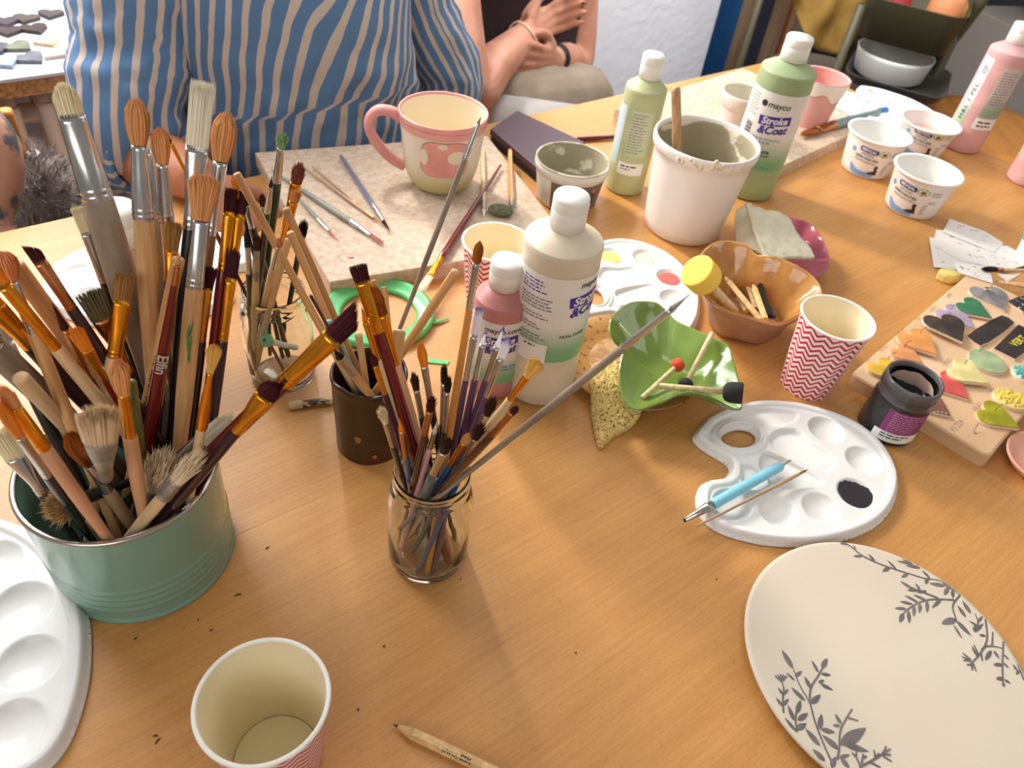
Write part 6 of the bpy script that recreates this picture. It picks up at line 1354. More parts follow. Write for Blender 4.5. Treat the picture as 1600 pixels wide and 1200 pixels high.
# cupboard, basin and odds and ends behind
t = thing('side_table', 'pale grey cupboard behind the tall pink bottle', 'cupboard', (1.95, 3.25, -0.75), 0.4)
bevel(mesh('body', box(0, 0, 0.27, 0.72, 0.5, 0.54), M('pale_grey_front', (170, 160, 150), 0.6), t, smooth=False), 0.004)
mesh('handle', tube([(-0.12 + 0.02 * math.cos(a), -0.262, 0.42 + 0.03 * math.sin(a)) for a in [2 * PI * k / 20 for k in range(21)]], 0.003, 6), DKM, t)
mesh('base_board', box(-0.1, -0.26, 0.10, 0.5, 0.02, 0.2), M('orange_plywood', (204, 136, 62), 0.4), t, smooth=False)
p = Vector((1.92, 3.22, -0.21)); t = thing('basin', 'white basin with turquoise rim standing on the pale cupboard', 'basin', p)
mesh('body', lathe([(0, 0.002), (0.16, 0), (0.20, 0.02), (0.26, 0.10), (0.25, 0.10), (0.19, 0.03), (0, 0.012)], 64), M('basin_white', (236, 240, 244), 0.3), t)
mesh('rim', tube([(0.257 * math.cos(a), 0.257 * math.sin(a), 0.10) for a in [2 * PI * k / 64 for k in range(65)]], 0.008, 8), M('turquoise_rim', (120, 200, 206), 0.3), t)
p = at(1432, 150, -0.36); t = thing('cloth', 'crumpled dark blue cloth behind the orange stool', 'cloth', (p.x, p.y, -0.75))
g = ball((0, 0, 0), (0.10, 0.07, 0.42), 30, 20); g = ([Vector((q[0], q[1], max(q[2], -0.0))) + Vector((1, 1, 0.3)) * 0.05 * mnoise.noise(Vector(q) * 14) for q in g[0]], g[1])
mesh('folds', g, M('navy_cloth', (34, 62, 110), 0.8), t)

# brush poses in metres: container, handle end, tip, distances along the brush, widths, look, label
BR = [
 ('T1', 'T', (-0.2377, 0.359, 0.005), (-0.2952, 0.433, 0.3382), 0.3275, 0.2737, (0.0146, 0.0149, 0.0182, 0.0191), 'filbert', 'cream', 'steel', 'greyw', 'largest bristle brush in the green tin, weathered grey handle and wide dull steel ferrule'),
 ('T2', 'T', (-0.2574, 0.3387, 0.005), (-0.252, 0.4355, 0.3337), 0.3164, 0.2676, (0.0155, 0.0088, 0.0129, 0.0125), 'mop', 'tan', 'steel', 'wood', 'tan mop brush with thick natural wood handle beside the largest weathered brush'),
 ('T2b', 'T', (-0.2517, 0.3629, 0.005), (-0.2579, 0.4512, 0.3073), 0.3013, 0.2554, (0.0029, 0.0042, 0.0065, 0.0061), 'point', 'white', 'steel', 'greyw', 'thin white tipped brush tucked directly behind the tan mop with natural wood handle'),
 ('T3', 'T', (-0.25, 0.3695, 0.005), (-0.2438, 0.4407, 0.3138), 0.2956, 0.2549, (0.0125, 0.007, 0.0094, 0.0077), 'mop', 'tan', 'steel', 'wood', 'smaller tan mop brush behind, between the tan wooden mop and the tall flat brush'),
 ('T4', 'T', (-0.2554, 0.3275, 0.005), (-0.2227, 0.4668, 0.3367), 0.3203, 0.2652, (0.015, 0.0142, 0.0091, 0.0087), 'flat', 'white', 'steel', 'blackp', 'tall flat white bristle brush with chipped black handle, rising highest from the green tin'),
 ('T5', 'T', (-0.2507, 0.3367, 0.005), (-0.214, 0.4749, 0.3136), 0.3097, 0.257, (0.0178, 0.0095, 0.0067, 0.0067), 'mop', 'tan', 'steel', 'brownw', 'bushy tan mop brush behind the tall flat white brush'),
 ('T6', 'T', (-0.2394, 0.3012, 0.005), (-0.2093, 0.4209, 0.2976), 0.2894, 0.2424, (0.02, 0.009, 0.0114, 0.0114), 'mopflat', 'tan', 'steel', 'woodpaint', 'wide tan mop brush with natural handle carrying a green paint smudge'),
 ('T7', 'T', (-0.229, 0.3188, 0.005), (-0.1993, 0.434, 0.2828), 0.2863, 0.2455, (0.0083, 0.0076, 0.0069, 0.0074), 'flat', 'maroon', 'gold', 'maroon', 'dark bristle filbert with long golden ferrule and glossy red handle in the green tin'),
 ('T8', 'T', (-0.2289, 0.3242, 0.005), (-0.1945, 0.4364, 0.2766), 0.2834, 0.2453, (0.0076, 0.0072, 0.0061, 0.0061), 'filbert', 'maroon', 'gold', 'plum', 'dark bristle brush with golden ferrule half hidden behind the red handled filbert'),
 ('T9', 'T', (-0.2241, 0.3112, 0.005), (-0.1956, 0.4156, 0.2473), 0.2459, 0.1997, (0.0085, 0.0073, 0.0067, 0.0071), 'flat', 'maroon', 'gold', 'plum', 'maroon flat brush with slender golden ferrule and dark plum handle at the tin edge'),
 ('T10', 'T', (-0.2414, 0.3187, 0.005), (-0.2111, 0.4077, 0.2366), 0.2349, 0.1943, (0.0107, 0.0073, 0.0067, 0.0075), 'flat', 'maroon', 'gold', 'plum', 'dark maroon flat brush with orange gold ferrule beside the paint smudged mop'),
 ('T12', 'T', (-0.2538, 0.3748, 0.005), (-0.2978, 0.4154, 0.263), 0.2472, 0.2101, (0.0083, 0.0068, 0.0062, 0.0062), 'flat', 'cream', 'steel', 'black', 'narrow worn cream flat brush with silver ferrule crossing the largest brush'),
 ('T13', 'T', (-0.212, 0.3513, 0.005), (-0.3045, 0.3702, 0.2631), 0.2614, 0.2257, (0.0082, 0.0079, 0.007, 0.0074), 'angle', 'maroon', 'copper', 'plum', 'angled maroon brush with copper ferrule and plum handle, standing clear of the others'),
 ('T14', 'T', (-0.2523, 0.3863, 0.005), (-0.2788, 0.3757, 0.2266), 0.2022, 0.1509, (0.0173, 0.0145, 0.0055, 0.0055), 'comb', 'olive', 'copper', 'plum', 'grey comb brush with separated teeth and copper ferrule'),
 ('T15', 'T', (-0.2949, 0.2791, 0.005), (-0.2582, 0.3879, 0.2359), 0.2397, 0.1981, (0.0133, 0.0105, 0.0095, 0.0103), 'flat', 'tanbrown', 'gold', 'pale', 'flat brown fur brush with dented golden ferrule and pale handle amid the tin'),
 ('T16', 'T', (-0.2517, 0.3064, 0.005), (-0.2126, 0.291, 0.2541), 0.226, 0.1836, (0.0124, 0.0061, 0.007, 0.0085), 'mop', 'tan', 'gold', 'pinkw', 'short tan mop brush with gold ferrule and pinkish paint stained handle'),
 ('T17', 'T', (-0.2536, 0.2913, 0.005), (-0.3148, 0.359, 0.2613), 0.2548, 0.2179, (0.0169, 0.0066, 0.0069, 0.0081), 'mop', 'tanpink', 'steel', 'wood', 'round peach mop brush with long silver ferrule and natural handle at the tin side'),
 ('T18', 'T', (-0.2585, 0.3858, 0.005), (-0.3158, 0.3661, 0.2476), 0.25, 0.25, (0.0119, 0.0119, 0.0119, 0.0119), 'stick', '-', '-', 'wood', 'thick plain wooden handle pointing up behind the round peach mop brush'),
 ('T19', 'T', (-0.2219, 0.35, 0.005), (-0.3049, 0.3352, 0.2691), 0.264, 0.2116, (0.0087, 0.0074, 0.0072, 0.008), 'flat', 'orange', 'gold', 'pale', 'brush with bright ringed gold ferrule and pale cream handle under the thick wooden handle'),
 ('T20', 'T', (-0.2679, 0.3854, 0.005), (-0.3246, 0.34, 0.2505), 0.2355, 0.1985, (0.0128, 0.0125, 0.0108, 0.0112), 'flat', 'orange', 'gold', 'speckplum', 'broad gold ferrule brush with speckled purple handle'),
 ('T21', 'T', (-0.2945, 0.3872, 0.005), (-0.3165, 0.3147, 0.2434), 0.2395, 0.2231, (0.0146, 0.0149, 0.0162, 0.0154), 'flat', 'cream', 'steel', 'greyw', 'wide weathered grey handle with black chips leaning out of the tin'),
 ('T22', 'T', (-0.2604, 0.2935, 0.005), (-0.3542, 0.3742, 0.2048), 0.2063, 0.1633, (0.011, 0.0104, 0.0075, 0.0107), 'flat', 'grey', 'dull', 'black', 'black handled brush with smeared clear plastic ferrule leaning out of the tin'),
 ('T23', 'T', (-0.2468, 0.2899, 0.005), (-0.2601, 0.2619, 0.2524), 0.2318, 0.1948, (0.0079, 0.0068, 0.008, 0.008), 'filbert', 'tan', 'gold', 'pinkw', 'tan filbert with amber gold ferrule and salmon wood handle low in the tin'),
 ('T24', 'T', (-0.2446, 0.3119, 0.005), (-0.2702, 0.3034, 0.1706), 0.1379, 0.1068, (0.0144, 0.0067, 0.0074, 0.0083), 'mop', 'sable', 'steel', 'tanw', 'short amber and dark brown soft brush with pale tan handle at the front rim'),
 ('T25', 'T', (-0.2539, 0.2998, 0.1315), (-0.1758, 0.2178, 0.2964), 0.1372, 0.0179, (0.0177, 0.0161, 0.009, 0.009), 'hog', 'hog', 'dull', 'black', 'widest pale hog bristle brush with fluffy square top'),
 ('T26', 'T', (-0.2607, 0.2748, 0.005), (-0.3111, 0.2991, 0.17), 0.153, 0.1203, (0.0159, 0.0147, 0.0072, 0.0072), 'hog', 'cream', 'steel', 'black', 'cream flat hog brush with silver flared ferrule hanging over the tin side'),
 ('T28', 'T', (-0.2573, 0.3427, 0.085), (-0.2866, 0.279, 0.1174), 0.0609, 0.0545, (0.02292, 0.012, 0.0086, 0.0086), 'frayed', 'frayt', 'copper', 'black', 'short frayed tan tuft hanging over the front rim of the tin'),
 ('T29', 'T', (-0.2754, 0.3125, 0.0119), (-0.2176, 0.3187, 0.1501), 0.1062, 0.0869, (0.0194, 0.0115, 0.01, 0.0091), 'frayed', 'hog', 'dull', 'black', 'frayed bushy cream brush beside the front rim of the tin'),
 ('T30', 'T', (-0.2694, 0.28, 0.05), (-0.1897, 0.3136, 0.1621), 0.109, 0.0906, (0.0123, 0.0093, 0.0102, 0.0085), 'frayed', 'hog', 'dull', 'pale', 'frayed slanting cream tuft lying against the tin rim'),
 ('T31', 'T', (-0.3054, 0.3149, 0.0322), (-0.1837, 0.35, 0.1601), 0.146, 0.118, (0.0104, 0.0107, 0.009, 0.0081), 'filbert', 'white', 'steel', 'black', 'tapered whitish grey brush with silver ferrule slanting over the tin rim'),
 ('T32', 'T', (-0.3009, 0.3124, 0.005), (-0.0932, 0.3574, 0.2631), 0.3041, 0.2532, (0.0137, 0.0133, 0.0115, 0.0107), 'angle', 'maroon', 'gold', 'maroon', 'large maroon filbert with thick ringed gold ferrule slanting far out of the green tin'),
 ('T33', 'T', (-0.2872, 0.2763, 0.005), (-0.1457, 0.3374, 0.2078), 0.2423, 0.2076, (0.0136, 0.0137, 0.0079, 0.0079), 'filbert', 'maroon', 'gold', 'plum', 'short maroon filbert with gold ferrule lying along the large slanting maroon brush'),
 ('T34', 'T', (-0.2856, 0.3782, 0.005), (-0.2737, 0.3343, 0.2506), 0.2257, 0.1741, (0.006, 0.0055, 0.0051, 0.0051), 'point', 'maroon', 'copper', 'plum', 'soft red brown brush tip showing above the thick wooden handle'),
 ('T35', 'T', (-0.2648, 0.3806, 0.005), (-0.2576, 0.3248, 0.2412), 0.2212, 0.1889, (0.009, 0.007, 0.0049, 0.0049), 'fan', 'orange', 'gold', 'maroon', 'orange synthetic fan tip showing between wooden handle and plum handle'),
 ('T36', 'T', (-0.2927, 0.3315, 0.005), (-0.2277, 0.4012, 0.245), 0.2582, 0.2582, (0.0084, 0.0084, 0.0084, 0.0084), 'stick', '-', '-', 'wood', 'plain wood handle printed with dark capitals beside the glossy red one'),
 ('T37', 'T', (-0.2829, 0.3398, 0.005), (-0.2085, 0.3705, 0.2742), 0.2706, 0.2547, (0.0038, 0.0039, 0.004, 0.0111), 'point', 'tan', 'copper', 'maroon', 'glossy red handle with silver script and a slim copper ferrule'),
 ('T38', 'T', (-0.2633, 0.3212, 0.005), (-0.2371, 0.422, 0.2579), 0.2538, 0.2318, (0.011, 0.0077, 0.007, 0.0061), 'flat', 'tanbrown', 'gold', 'blackp', 'brown flat brush with gold ferrule behind the tan wooden mop'),
 ('T39', 'T', (-0.2368, 0.3169, 0.005), (-0.1727, 0.3225, 0.2468), 0.2276, 0.1755, (0.0096, 0.0034, 0.0074, 0.0061), 'fan', 'yellow', 'gold', 'pale', 'small golden fan brush in front of the plum handles'),
 ('T43', 'T', (-0.2832, 0.3073, 0.005), (-0.26, 0.2557, 0.249), 0.212, 0.1643, (0.0078, 0.006, 0.0062, 0.0065), 'filbert', 'orange', 'steel', 'black', 'orange tipped brush with ringed steel ferrule and black handle beneath the salmon handle'),
 ('T44', 'T', (-0.3051, 0.3802, 0.005), (-0.292, 0.3098, 0.2086), 0.2158, 0.2158, (0.0096, 0.0096, 0.0096, 0.0096), 'stick', '-', '-', 'pale', 'pale cream handle low behind the black handled brush'),
 ('T41', 'T', (-0.2764, 0.36, 0.005), (-0.2137, 0.2988, 0.2307), 0.2421, 0.2421, (0.0051, 0.0051, 0.0051, 0.0051), 'stick', '-', '-', 'olive', 'olive green handle deep between the dark handles'),
 ('F1', 'J', (-0.0613, 0.3928, 0.006), (-0.0768, 0.3241, 0.2145), 0.2017, 0.1625, (0.0066, 0.004, 0.0039, 0.0043), 'frayed', 'cream', 'steel', 'black', 'small frayed cream brush with silver ferrule at the edge of the front glass jar'),
 ('F2', 'J', (-0.0607, 0.3896, 0.006), (-0.0643, 0.3195, 0.2128), 0.201, 0.1538, (0.0054, 0.004, 0.0039, 0.0048), 'point', 'orange', 'copper', 'blue', 'small orange tipped brush with copper ferrule and blue handle in the front jar'),
 ('F3', 'J', (-0.0284, 0.3596, 0.006), (-0.1127, 0.4136, 0.252), 0.2542, 0.2156, (0.0118, 0.0102, 0.0093, 0.0088), 'flat', 'maroon', 'gold', 'maroon', 'long maroon flat brush with red handle, front jar, leaning over the dark clay pot'),
 ('F4', 'J', (-0.0268, 0.3655, 0.006), (-0.1015, 0.4121, 0.2385), 0.2275, 0.1851, (0.0086, 0.0079, 0.005, 0.0064), 'filbert', 'sable', 'gold', 'pinkw', 'amber filbert with gold ferrule and pale wood handle alongside the long red handled flat'),
 ('F5', 'J', (-0.0409, 0.3676, 0.006), (-0.0919, 0.365, 0.2199), 0.21, 0.1832, (0.0049, 0.0042, 0.0039, 0.0047), 'filbert', 'maroon', 'gold', 'speckplum', 'small maroon filbert with gold ferrule and speckled dark handle in front of the clay pot'),
 ('F5b', 'J', (-0.0423, 0.3721, 0.006), (-0.1058, 0.3947, 0.2328), 0.226, 0.1924, (0.0051, 0.0051, 0.0044, 0.0049), 'point', 'orange', 'gold', 'pale', 'thin orange tipped brush with gold ferrule behind the long red handled flat'),
 ('F6', 'J', (-0.0286, 0.3854, 0.006), (-0.0637, 0.381, 0.2223), 0.198, 0.167, (0.0071, 0.0052, 0.0045, 0.0049), 'filbert', 'orange', 'steel', 'black', 'bright orange filbert with silver ferrule standing at the back of the front jar'),
 ('F7', 'J', (-0.0407, 0.3946, 0.006), (-0.0668, 0.3762, 0.1993), 0.1788, 0.1477, (0.00576, 0.0044, 0.0041, 0.0046), 'frayed', 'brown', 'steel', 'dkgreen', 'small brown pointed brush beside the bright orange filbert in the front jar'),
 ('F8', 'J', (-0.0723, 0.3735, 0.006), (-0.0455, 0.3265, 0.2283), 0.2129, 0.1831, (0.0061, 0.0047, 0.0045, 0.0062), 'frayed', 'maroon', 'copper', 'brownd', 'ragged maroon tip with copper ferrule and dark brown handle in the front jar'),
 ('F9', 'J', (-0.0706, 0.3656, 0.006), (-0.0434, 0.34, 0.1946), 0.1787, 0.1587, (0.0033, 0.0033, 0.0039, 0.0056), 'point', 'white', 'steel', 'pink', 'pale pink handled brush with whitish ferrule in the front jar'),
 ('F10', 'J', (-0.0444, 0.3925, 0.006), (-0.0444, 0.3626, 0.2238), 0.2005, 0.1519, (0.00477, 0.0038, 0.0036, 0.0041), 'frayed', 'black', 'steel', 'black', 'thin black tipped brush, upper of a close pair in the front jar'),
 ('F11', 'J', (-0.0444, 0.3891, 0.006), (-0.0409, 0.3595, 0.2168), 0.1964, 0.1481, (0.00477, 0.0038, 0.0036, 0.0041), 'frayed', 'black', 'steel', 'black', 'thin black tipped brush, lower of a close pair in the front jar'),
 ('F12', 'J', (-0.045, 0.3476, 0.006), (-0.0322, 0.3975, 0.2946), 0.2797, 0.2463, (0.007, 0.0047, 0.0045, 0.0061), 'round', 'sable', 'steel', 'orangew', 'tall red brown round brush with orange wood handle rising highest from the front jar'),
 ('F13', 'J', (-0.0438, 0.3542, 0.006), (-0.0288, 0.406, 0.2379), 0.2175, 0.1813, (0.0059, 0.0052, 0.0045, 0.0063), 'flat', 'lilac', 'steel', 'violet', 'lilac tipped white brush with violet handle, nearest the orange wood handle'),
 ('F14', 'J', (-0.0405, 0.3475, 0.006), (-0.0232, 0.4097, 0.2173), 0.2099, 0.1807, (0.0057, 0.0044, 0.0045, 0.0054), 'point', 'lilac', 'steel', 'violet', 'lilac tipped brush with violet handle, short and second from the orange wood handle'),
 ('F15', 'J', (-0.0464, 0.3759, 0.006), (-0.0106, 0.3949, 0.236), 0.2149, 0.1839, (0.005, 0.0043, 0.0044, 0.0049), 'point', 'lilac', 'steel', 'violet', 'lilac tipped brush with violet handle, slender and third from the orange wood handle'),
 ('F16', 'J', (-0.051, 0.352, 0.006), (-0.0067, 0.3902, 0.2289), 0.2144, 0.1805, (0.0067, 0.0051, 0.0044, 0.0066), 'filbert', 'lilac', 'steel', 'violet', 'lilac tipped filbert with violet handle, farthest from the orange wood handle'),
 ('F17', 'J', (-0.0726, 0.3691, 0.006), (0.0137, 0.3392, 0.2576), 0.252, 0.2249, (0.0112, 0.005, 0.004, 0.0048), 'fan', 'yellow', 'gold', 'cream', 'yellow frayed fan brush with ringed gold ferrule and cream handle'),
 ('F18', 'J', (-0.0734, 0.3827, 0.006), (0.0051, 0.304, 0.2521), 0.2614, 0.2277, (0.0046, 0.004, 0.0046, 0.0054), 'filbert', 'maroon', 'copper', 'brownd', 'small maroon dome brush with copper ferrule and dark handle below the yellow fan brush'),
 ('F19', 'J', (-0.0697, 0.357, 0.05), (0.0801, 0.3118, 0.3393), 0.3146, 0.2754, (0.0028, 0.0035, 0.0041, 0.0044), 'point', 'grey', 'steel', 'greyw', 'long weathered grey brush slanting from the front jar far over the table'),
 ('F20', 'J', (-0.0532, 0.3464, 0.006), (-0.01, 0.3685, 0.1952), 0.179, 0.1563, (0.0081, 0.0052, 0.0044, 0.0049), 'frayed', 'brown', 'steel', 'blue', 'dark brown bushy brush tip between violet handles and gold fan brush'),
 ('F21', 'J', (-0.061, 0.3656, 0.006), (-0.014, 0.3382, 0.1999), 0.1834, 0.1593, (0.0077, 0.005, 0.0043, 0.0047), 'frayed', 'brown', 'steel', 'teal', 'dark brown bushy brush tip lower in the front jar'),
 ('F22', 'J', (-0.0705, 0.3783, 0.006), (-0.0327, 0.3194, 0.2018), 0.1886, 0.1472, (0.0075, 0.0069, 0.0057, 0.0065), 'frayed', 'brown', 'steel', 'teal', 'dark brown tip with broad silver ferrule and teal handle at the front of the jar'),
 ('F23', 'J', (-0.0664, 0.3837, 0.006), (-0.0222, 0.3369, 0.1894), 0.1807, 0.1436, (0.0057, 0.0046, 0.0049, 0.0062), 'filbert', 'tan', 'gold', 'blue', 'tan tip with gold ferrule and bright blue handle at the front of the jar'),
 ('K1', 'K', (-0.2558, 0.5579, 0.04), (-0.2125, 0.5705, 0.2562), 0.2084, 0.1744, (0.0098, 0.0057, 0.007, 0.0081), 'frayed', 'greenb', 'steel', 'dkgreen', 'brush with green paint caked tip and dark green handle in the embossed jar'),
 ('K2', 'K', (-0.2588, 0.5539, 0.006), (-0.2039, 0.5815, 0.2268), 0.2105, 0.1654, (0.0108, 0.0093, 0.0074, 0.0074), 'frayed', 'maroonp', 'gold', 'wood', 'ragged maroon and peach flat brush with gold ferrule in the embossed jar'),
 ('K3', 'K', (-0.252, 0.5529, 0.04), (-0.1894, 0.526, 0.2329), 0.1939, 0.1368, (0.009, 0.0071, 0.0065, 0.0071), 'frayed', 'tan', 'gold', 'wood', 'short tan tip with gold ferrule in front of the ragged maroon flat brush'),
 ('K4', 'K', (-0.2603, 0.5494, 0.03), (-0.2049, 0.5178, 0.247), 0.2153, 0.1876, (0.0029, 0.0035, 0.0051, 0.0067), 'point', 'brown', 'steel', 'black', 'slim brown tip with rosy silver ferrule and black handle beside the green tipped brush'),
 ('K5', 'K', (-0.2514, 0.5758, 0.006), (-0.2337, 0.5641, 0.2015), 0.1843, 0.1648, (0.006, 0.0038, 0.0039, 0.0051), 'filbert', 'brown', 'steel', 'black', 'small dark brown filbert behind the long wooden stick'),
 ('K6', 'K', (-0.2577, 0.547, 0.006), (-0.2334, 0.5233, 0.1923), 0.1691, 0.1371, (0.0052, 0.0048, 0.005, 0.0056), 'filbert', 'black', 'steel', 'dkgreen', 'black filbert with white silver ferrule at the rim of the embossed jar'),
 ('K7', 'K', (-0.2599, 0.5478, 0.006), (-0.2249, 0.5225, 0.187), 0.17, 0.1333, (0.0073, 0.0054, 0.0061, 0.0061), 'flat', 'brown', 'dull', 'pale', 'dark brown flat brush with pale ferrule at the rim of the embossed jar'),
 ('K8', 'K', (-0.2327, 0.5783, 0.006), (-0.2372, 0.5326, 0.2212), 0.2044, 0.1786, (0.0061, 0.0052, 0.0054, 0.0065), 'flat', 'black', 'steel', 'black', 'leaning black handled brush with silver ferrule behind the plum flat brushes'),
 ('K9', 'K', (-0.2424, 0.5819, 0.006), (-0.1916, 0.5452, 0.195), 0.1795, 0.153, (0.0075, 0.0071, 0.0051, 0.0051), 'frayed', 'black', 'steel', 'black', 'frayed black brush at the far side of the embossed jar'),
 ('K10', 'K', (-0.2198, 0.5407, 0.006), (-0.3038, 0.5553, 0.2523), 0.2493, 0.222, (0.0046, 0.0031, 0.0032, 0.0037), 'point', 'maroon', 'gold', 'maroon', 'thin maroon tipped brush with gold ferrule leaning from the embossed jar behind the tin'),
 ('K11', 'K', (-0.2371, 0.5743, 0.006), (-0.2532, 0.5565, 0.219), 0.2026, 0.1789, (0.0063, 0.0053, 0.0044, 0.0049), 'round', 'orange', 'gold', 'plum', 'bright orange tip showing above the dark maroon brushes'),
 ('K12', 'K', (-0.2607, 0.5523, 0.006), (-0.196, 0.5152, 0.193), 0.2013, 0.2013, (0.0062, 0.0062, 0.0062, 0.0062), 'stick', '-', '-', 'pale', 'pale wooden handle at the front of the embossed jar'),
 ('K13', 'K', (-0.2446, 0.555, 0.08), (-0.1712, 0.4347, 0.2487), 0.203, 0.1456, (0.0048, 0.004, 0.0044, 0.0049), 'round', 'tanpink', 'steel', 'pale', 'small pink tipped brush low in the embossed jar'),
 ('P1', 'D', (-0.1046, 0.4709, 0.006), (-0.2188, 0.4864, 0.263), 0.2817, 0.2817, (0.006, 0.006, 0.006, 0.006), 'stick', '-', '-', 'wood', 'long thin wooden stick leaning out of the dark clay pot, lowest slanting of three'),
 ('P2', 'D', (-0.1181, 0.5041, 0.006), (-0.1893, 0.4977, 0.2329), 0.2379, 0.2379, (0.0063, 0.0063, 0.0063, 0.0063), 'stick', '-', '-', 'woodd', 'wooden stick leaning from the dark clay pot, tallest middle one with chipped end'),
 ('P3', 'D', (-0.1204, 0.493, 0.006), (-0.1813, 0.4805, 0.224), 0.2267, 0.2267, (0.0062, 0.0062, 0.0062, 0.0062), 'stick', '-', '-', 'wood', 'wooden stick leaning from the dark clay pot, rounded end in front of the jar'),
 ('P4', 'D', (-0.1111, 0.4935, 0.006), (-0.1502, 0.4255, 0.2111), 0.2196, 0.2196, (0.0027, 0.0027, 0.0027, 0.0027), 'stick', '-', '-', 'brownd', 'thin dark skewer leaning low from the dark clay pot'),
 ('P5', 'D', (-0.1463, 0.4826, 0.006), (-0.0555, 0.488, 0.2065), 0.2201, 0.2201, (0.0074, 0.0074, 0.0074, 0.0074), 'stick', '-', '-', 'wood', 'wooden dowel leaning from the dark clay pot toward the pink bottle'),
 ('P6', 'D', (-0.1118, 0.5094, 0.006), (-0.0927, 0.4561, 0.1655), 0.1693, 0.1693, (0.0099, 0.0099, 0.0099, 0.0099), 'stick', '-', '-', 'pale', 'flat round ended wooden spatula in the dark clay pot'),
 ('P7', 'D', (-0.0978, 0.4966, 0.006), (-0.109, 0.4431, 0.2191), 0.22, 0.22, (0.005, 0.005, 0.005, 0.005), 'stick', '-', '-', 'wood', 'round ended wooden stick behind the amber filbert'),
 ('P8', 'D', (-0.1357, 0.4737, 0.006), (-0.0543, 0.5675, 0.2961), 0.3093, 0.2804, (0.0034, 0.0039, 0.0045, 0.0045), 'point', 'grey', 'steel', 'greyw', 'long slim grey brush with silver ferrule reaching up in front of the mug'),
 ('P9', 'D', (-0.1308, 0.5123, 0.006), (-0.1171, 0.4269, 0.1806), 0.1949, 0.1949, (0.0056, 0.0056, 0.0056, 0.0056), 'stick', '-', '-', 'pale', 'pale blunt stick inside the dark clay pot'),
 ('P10', 'D', (-0.1156, 0.4922, 0.006), (-0.1447, 0.4429, 0.1748), 0.1782, 0.1782, (0.0072, 0.0072, 0.0072, 0.0072), 'stick', '-', '-', 'tealgrey', 'blue grey plastic rod inside the dark clay pot'),
 ('P11', 'D', (-0.0988, 0.4947, 0.006), (-0.1192, 0.5198, 0.1568), 0.1542, 0.1542, (0.0054, 0.0054, 0.0054, 0.0054), 'stick', '-', '-', 'wood', 'second round ended wooden stick behind the amber filbert, slightly shorter'),
 ('P12', 'D', (-0.1071, 0.5051, 0.006), (-0.132, 0.4125, 0.1759), 0.1791, 0.1436, (0.0056, 0.0067, 0.0071, 0.0071), 'point', 'black', 'dull', 'wood', 'short dark tipped brush with whitish ferrule inside the dark clay pot'),
]

# ------------------------------------------------------------------ brushes
BC = {k: M('bristle_' + k, c, r, island=i, spec=0.3) for k, (c, r, i) in dict(
    cream=((236, 224, 184), .6, .22), white=((240, 232, 210), .6, .22), tan=((226, 162, 102), .5, .30), tanpink=((222, 146, 98), .55, .28), tanbrown=((160, 112, 56), .55, .35), maroon=((74, 26, 32), .45, .35),
    maroonp=((150, 88, 70), .5, .6), orange=((238, 146, 40), .45, .25), sable=((170, 92, 34), .4, .4), brown=((70, 44, 34), .5, .4), black=((38, 32, 32), .5, .4), grey=((168, 160, 150), .55, .25), yellow=((232, 186, 96), .5, .25),
    lilac=((244, 240, 244), .5, .15), olive=((112, 104, 74), .55, .3), hog=((232, 212, 178), .65, .25), frayt=((192, 158, 108), .65, .35), greenb=((150, 186, 130), .6, .45), pinkp=((216, 140, 130), .5, .2)).items()}
FCM = dict(steel=STEEL, gold=GOLD, copper=COPPER, dull=STEELD)
def lacq(n, c): return M(n, c, 0.16, col2=tuple(int(v * .8) for v in c), scale=(30, 30, 8), coat=0.5)
HC = dict(wood=WOOD, pale=PALEW, cream=PALEW, greyw=M('weathered_grey', (158, 142, 124), 0.65, col2=(112, 98, 84), scale=(70, 70, 18), ramp=(0.35, 0.7), bump=0.3, bscale=(100, 100, 30)),
    maroon=lacq('red_lacquer', (112, 18, 20)), plum=lacq('plum_lacquer', (52, 20, 28)), black=lacq('black_lacquer_handle', (34, 32, 31)), blackp=M('chipped_black', (38, 34, 32), 0.35, col2=(170, 150, 130), scale=(120, 120, 16), ramp=(0.66, 0.70)),
    brownw=M('brown_wood', (146, 104, 64), 0.4, col2=(120, 82, 48), scale=(200, 200, 14)), woodpaint=WOOD, pinkw=M('pinkish_wood', (216, 162, 124), 0.5, col2=(200, 140, 104), scale=(160, 160, 12)), speckplum=M('speckled_plum', (66, 28, 44), 0.4, col2=(190, 150, 150), scale=(260, 260, 60), ramp=(0.66, 0.72)),
    tanw=M('tan_grey_wood', (184, 150, 116), 0.5, col2=(160, 130, 100), scale=(90, 90, 12)), olive=lacq('olive_lacquer', (96, 104, 30)), blue=lacq('blue_lacquer', (24, 84, 136)), teal=lacq('teal_lacquer', (50, 98, 110)), dkgreen=lacq('bottle_green_lacquer', (24, 54, 40)), pink=lacq('pink_lacquer', (222, 168, 170)),
    brownd=lacq('dark_brown_lacquer', (72, 34, 22)), orangew=M('orange_wood', (206, 138, 66), 0.3, col2=(186, 118, 50), scale=(140, 140, 10), coat=0.4), violet=lacq('violet_lacquer', (92, 64, 92)), woodd=M('rough_wood', (196, 150, 100), 0.6, col2=(160, 116, 72), scale=(160, 160, 12), bump=0.2), tealgrey=lacq('grey_blue_plastic', (128, 156, 158)), bluegrey=lacq('blue_grey_lacquer', (118, 124, 144)), greengrey=M('green_grey_paint', (140, 142, 128), 0.5, col2=(110, 114, 102), scale=(60, 60, 12)), orangep=lacq('peach_lacquer', (226, 160, 96)))
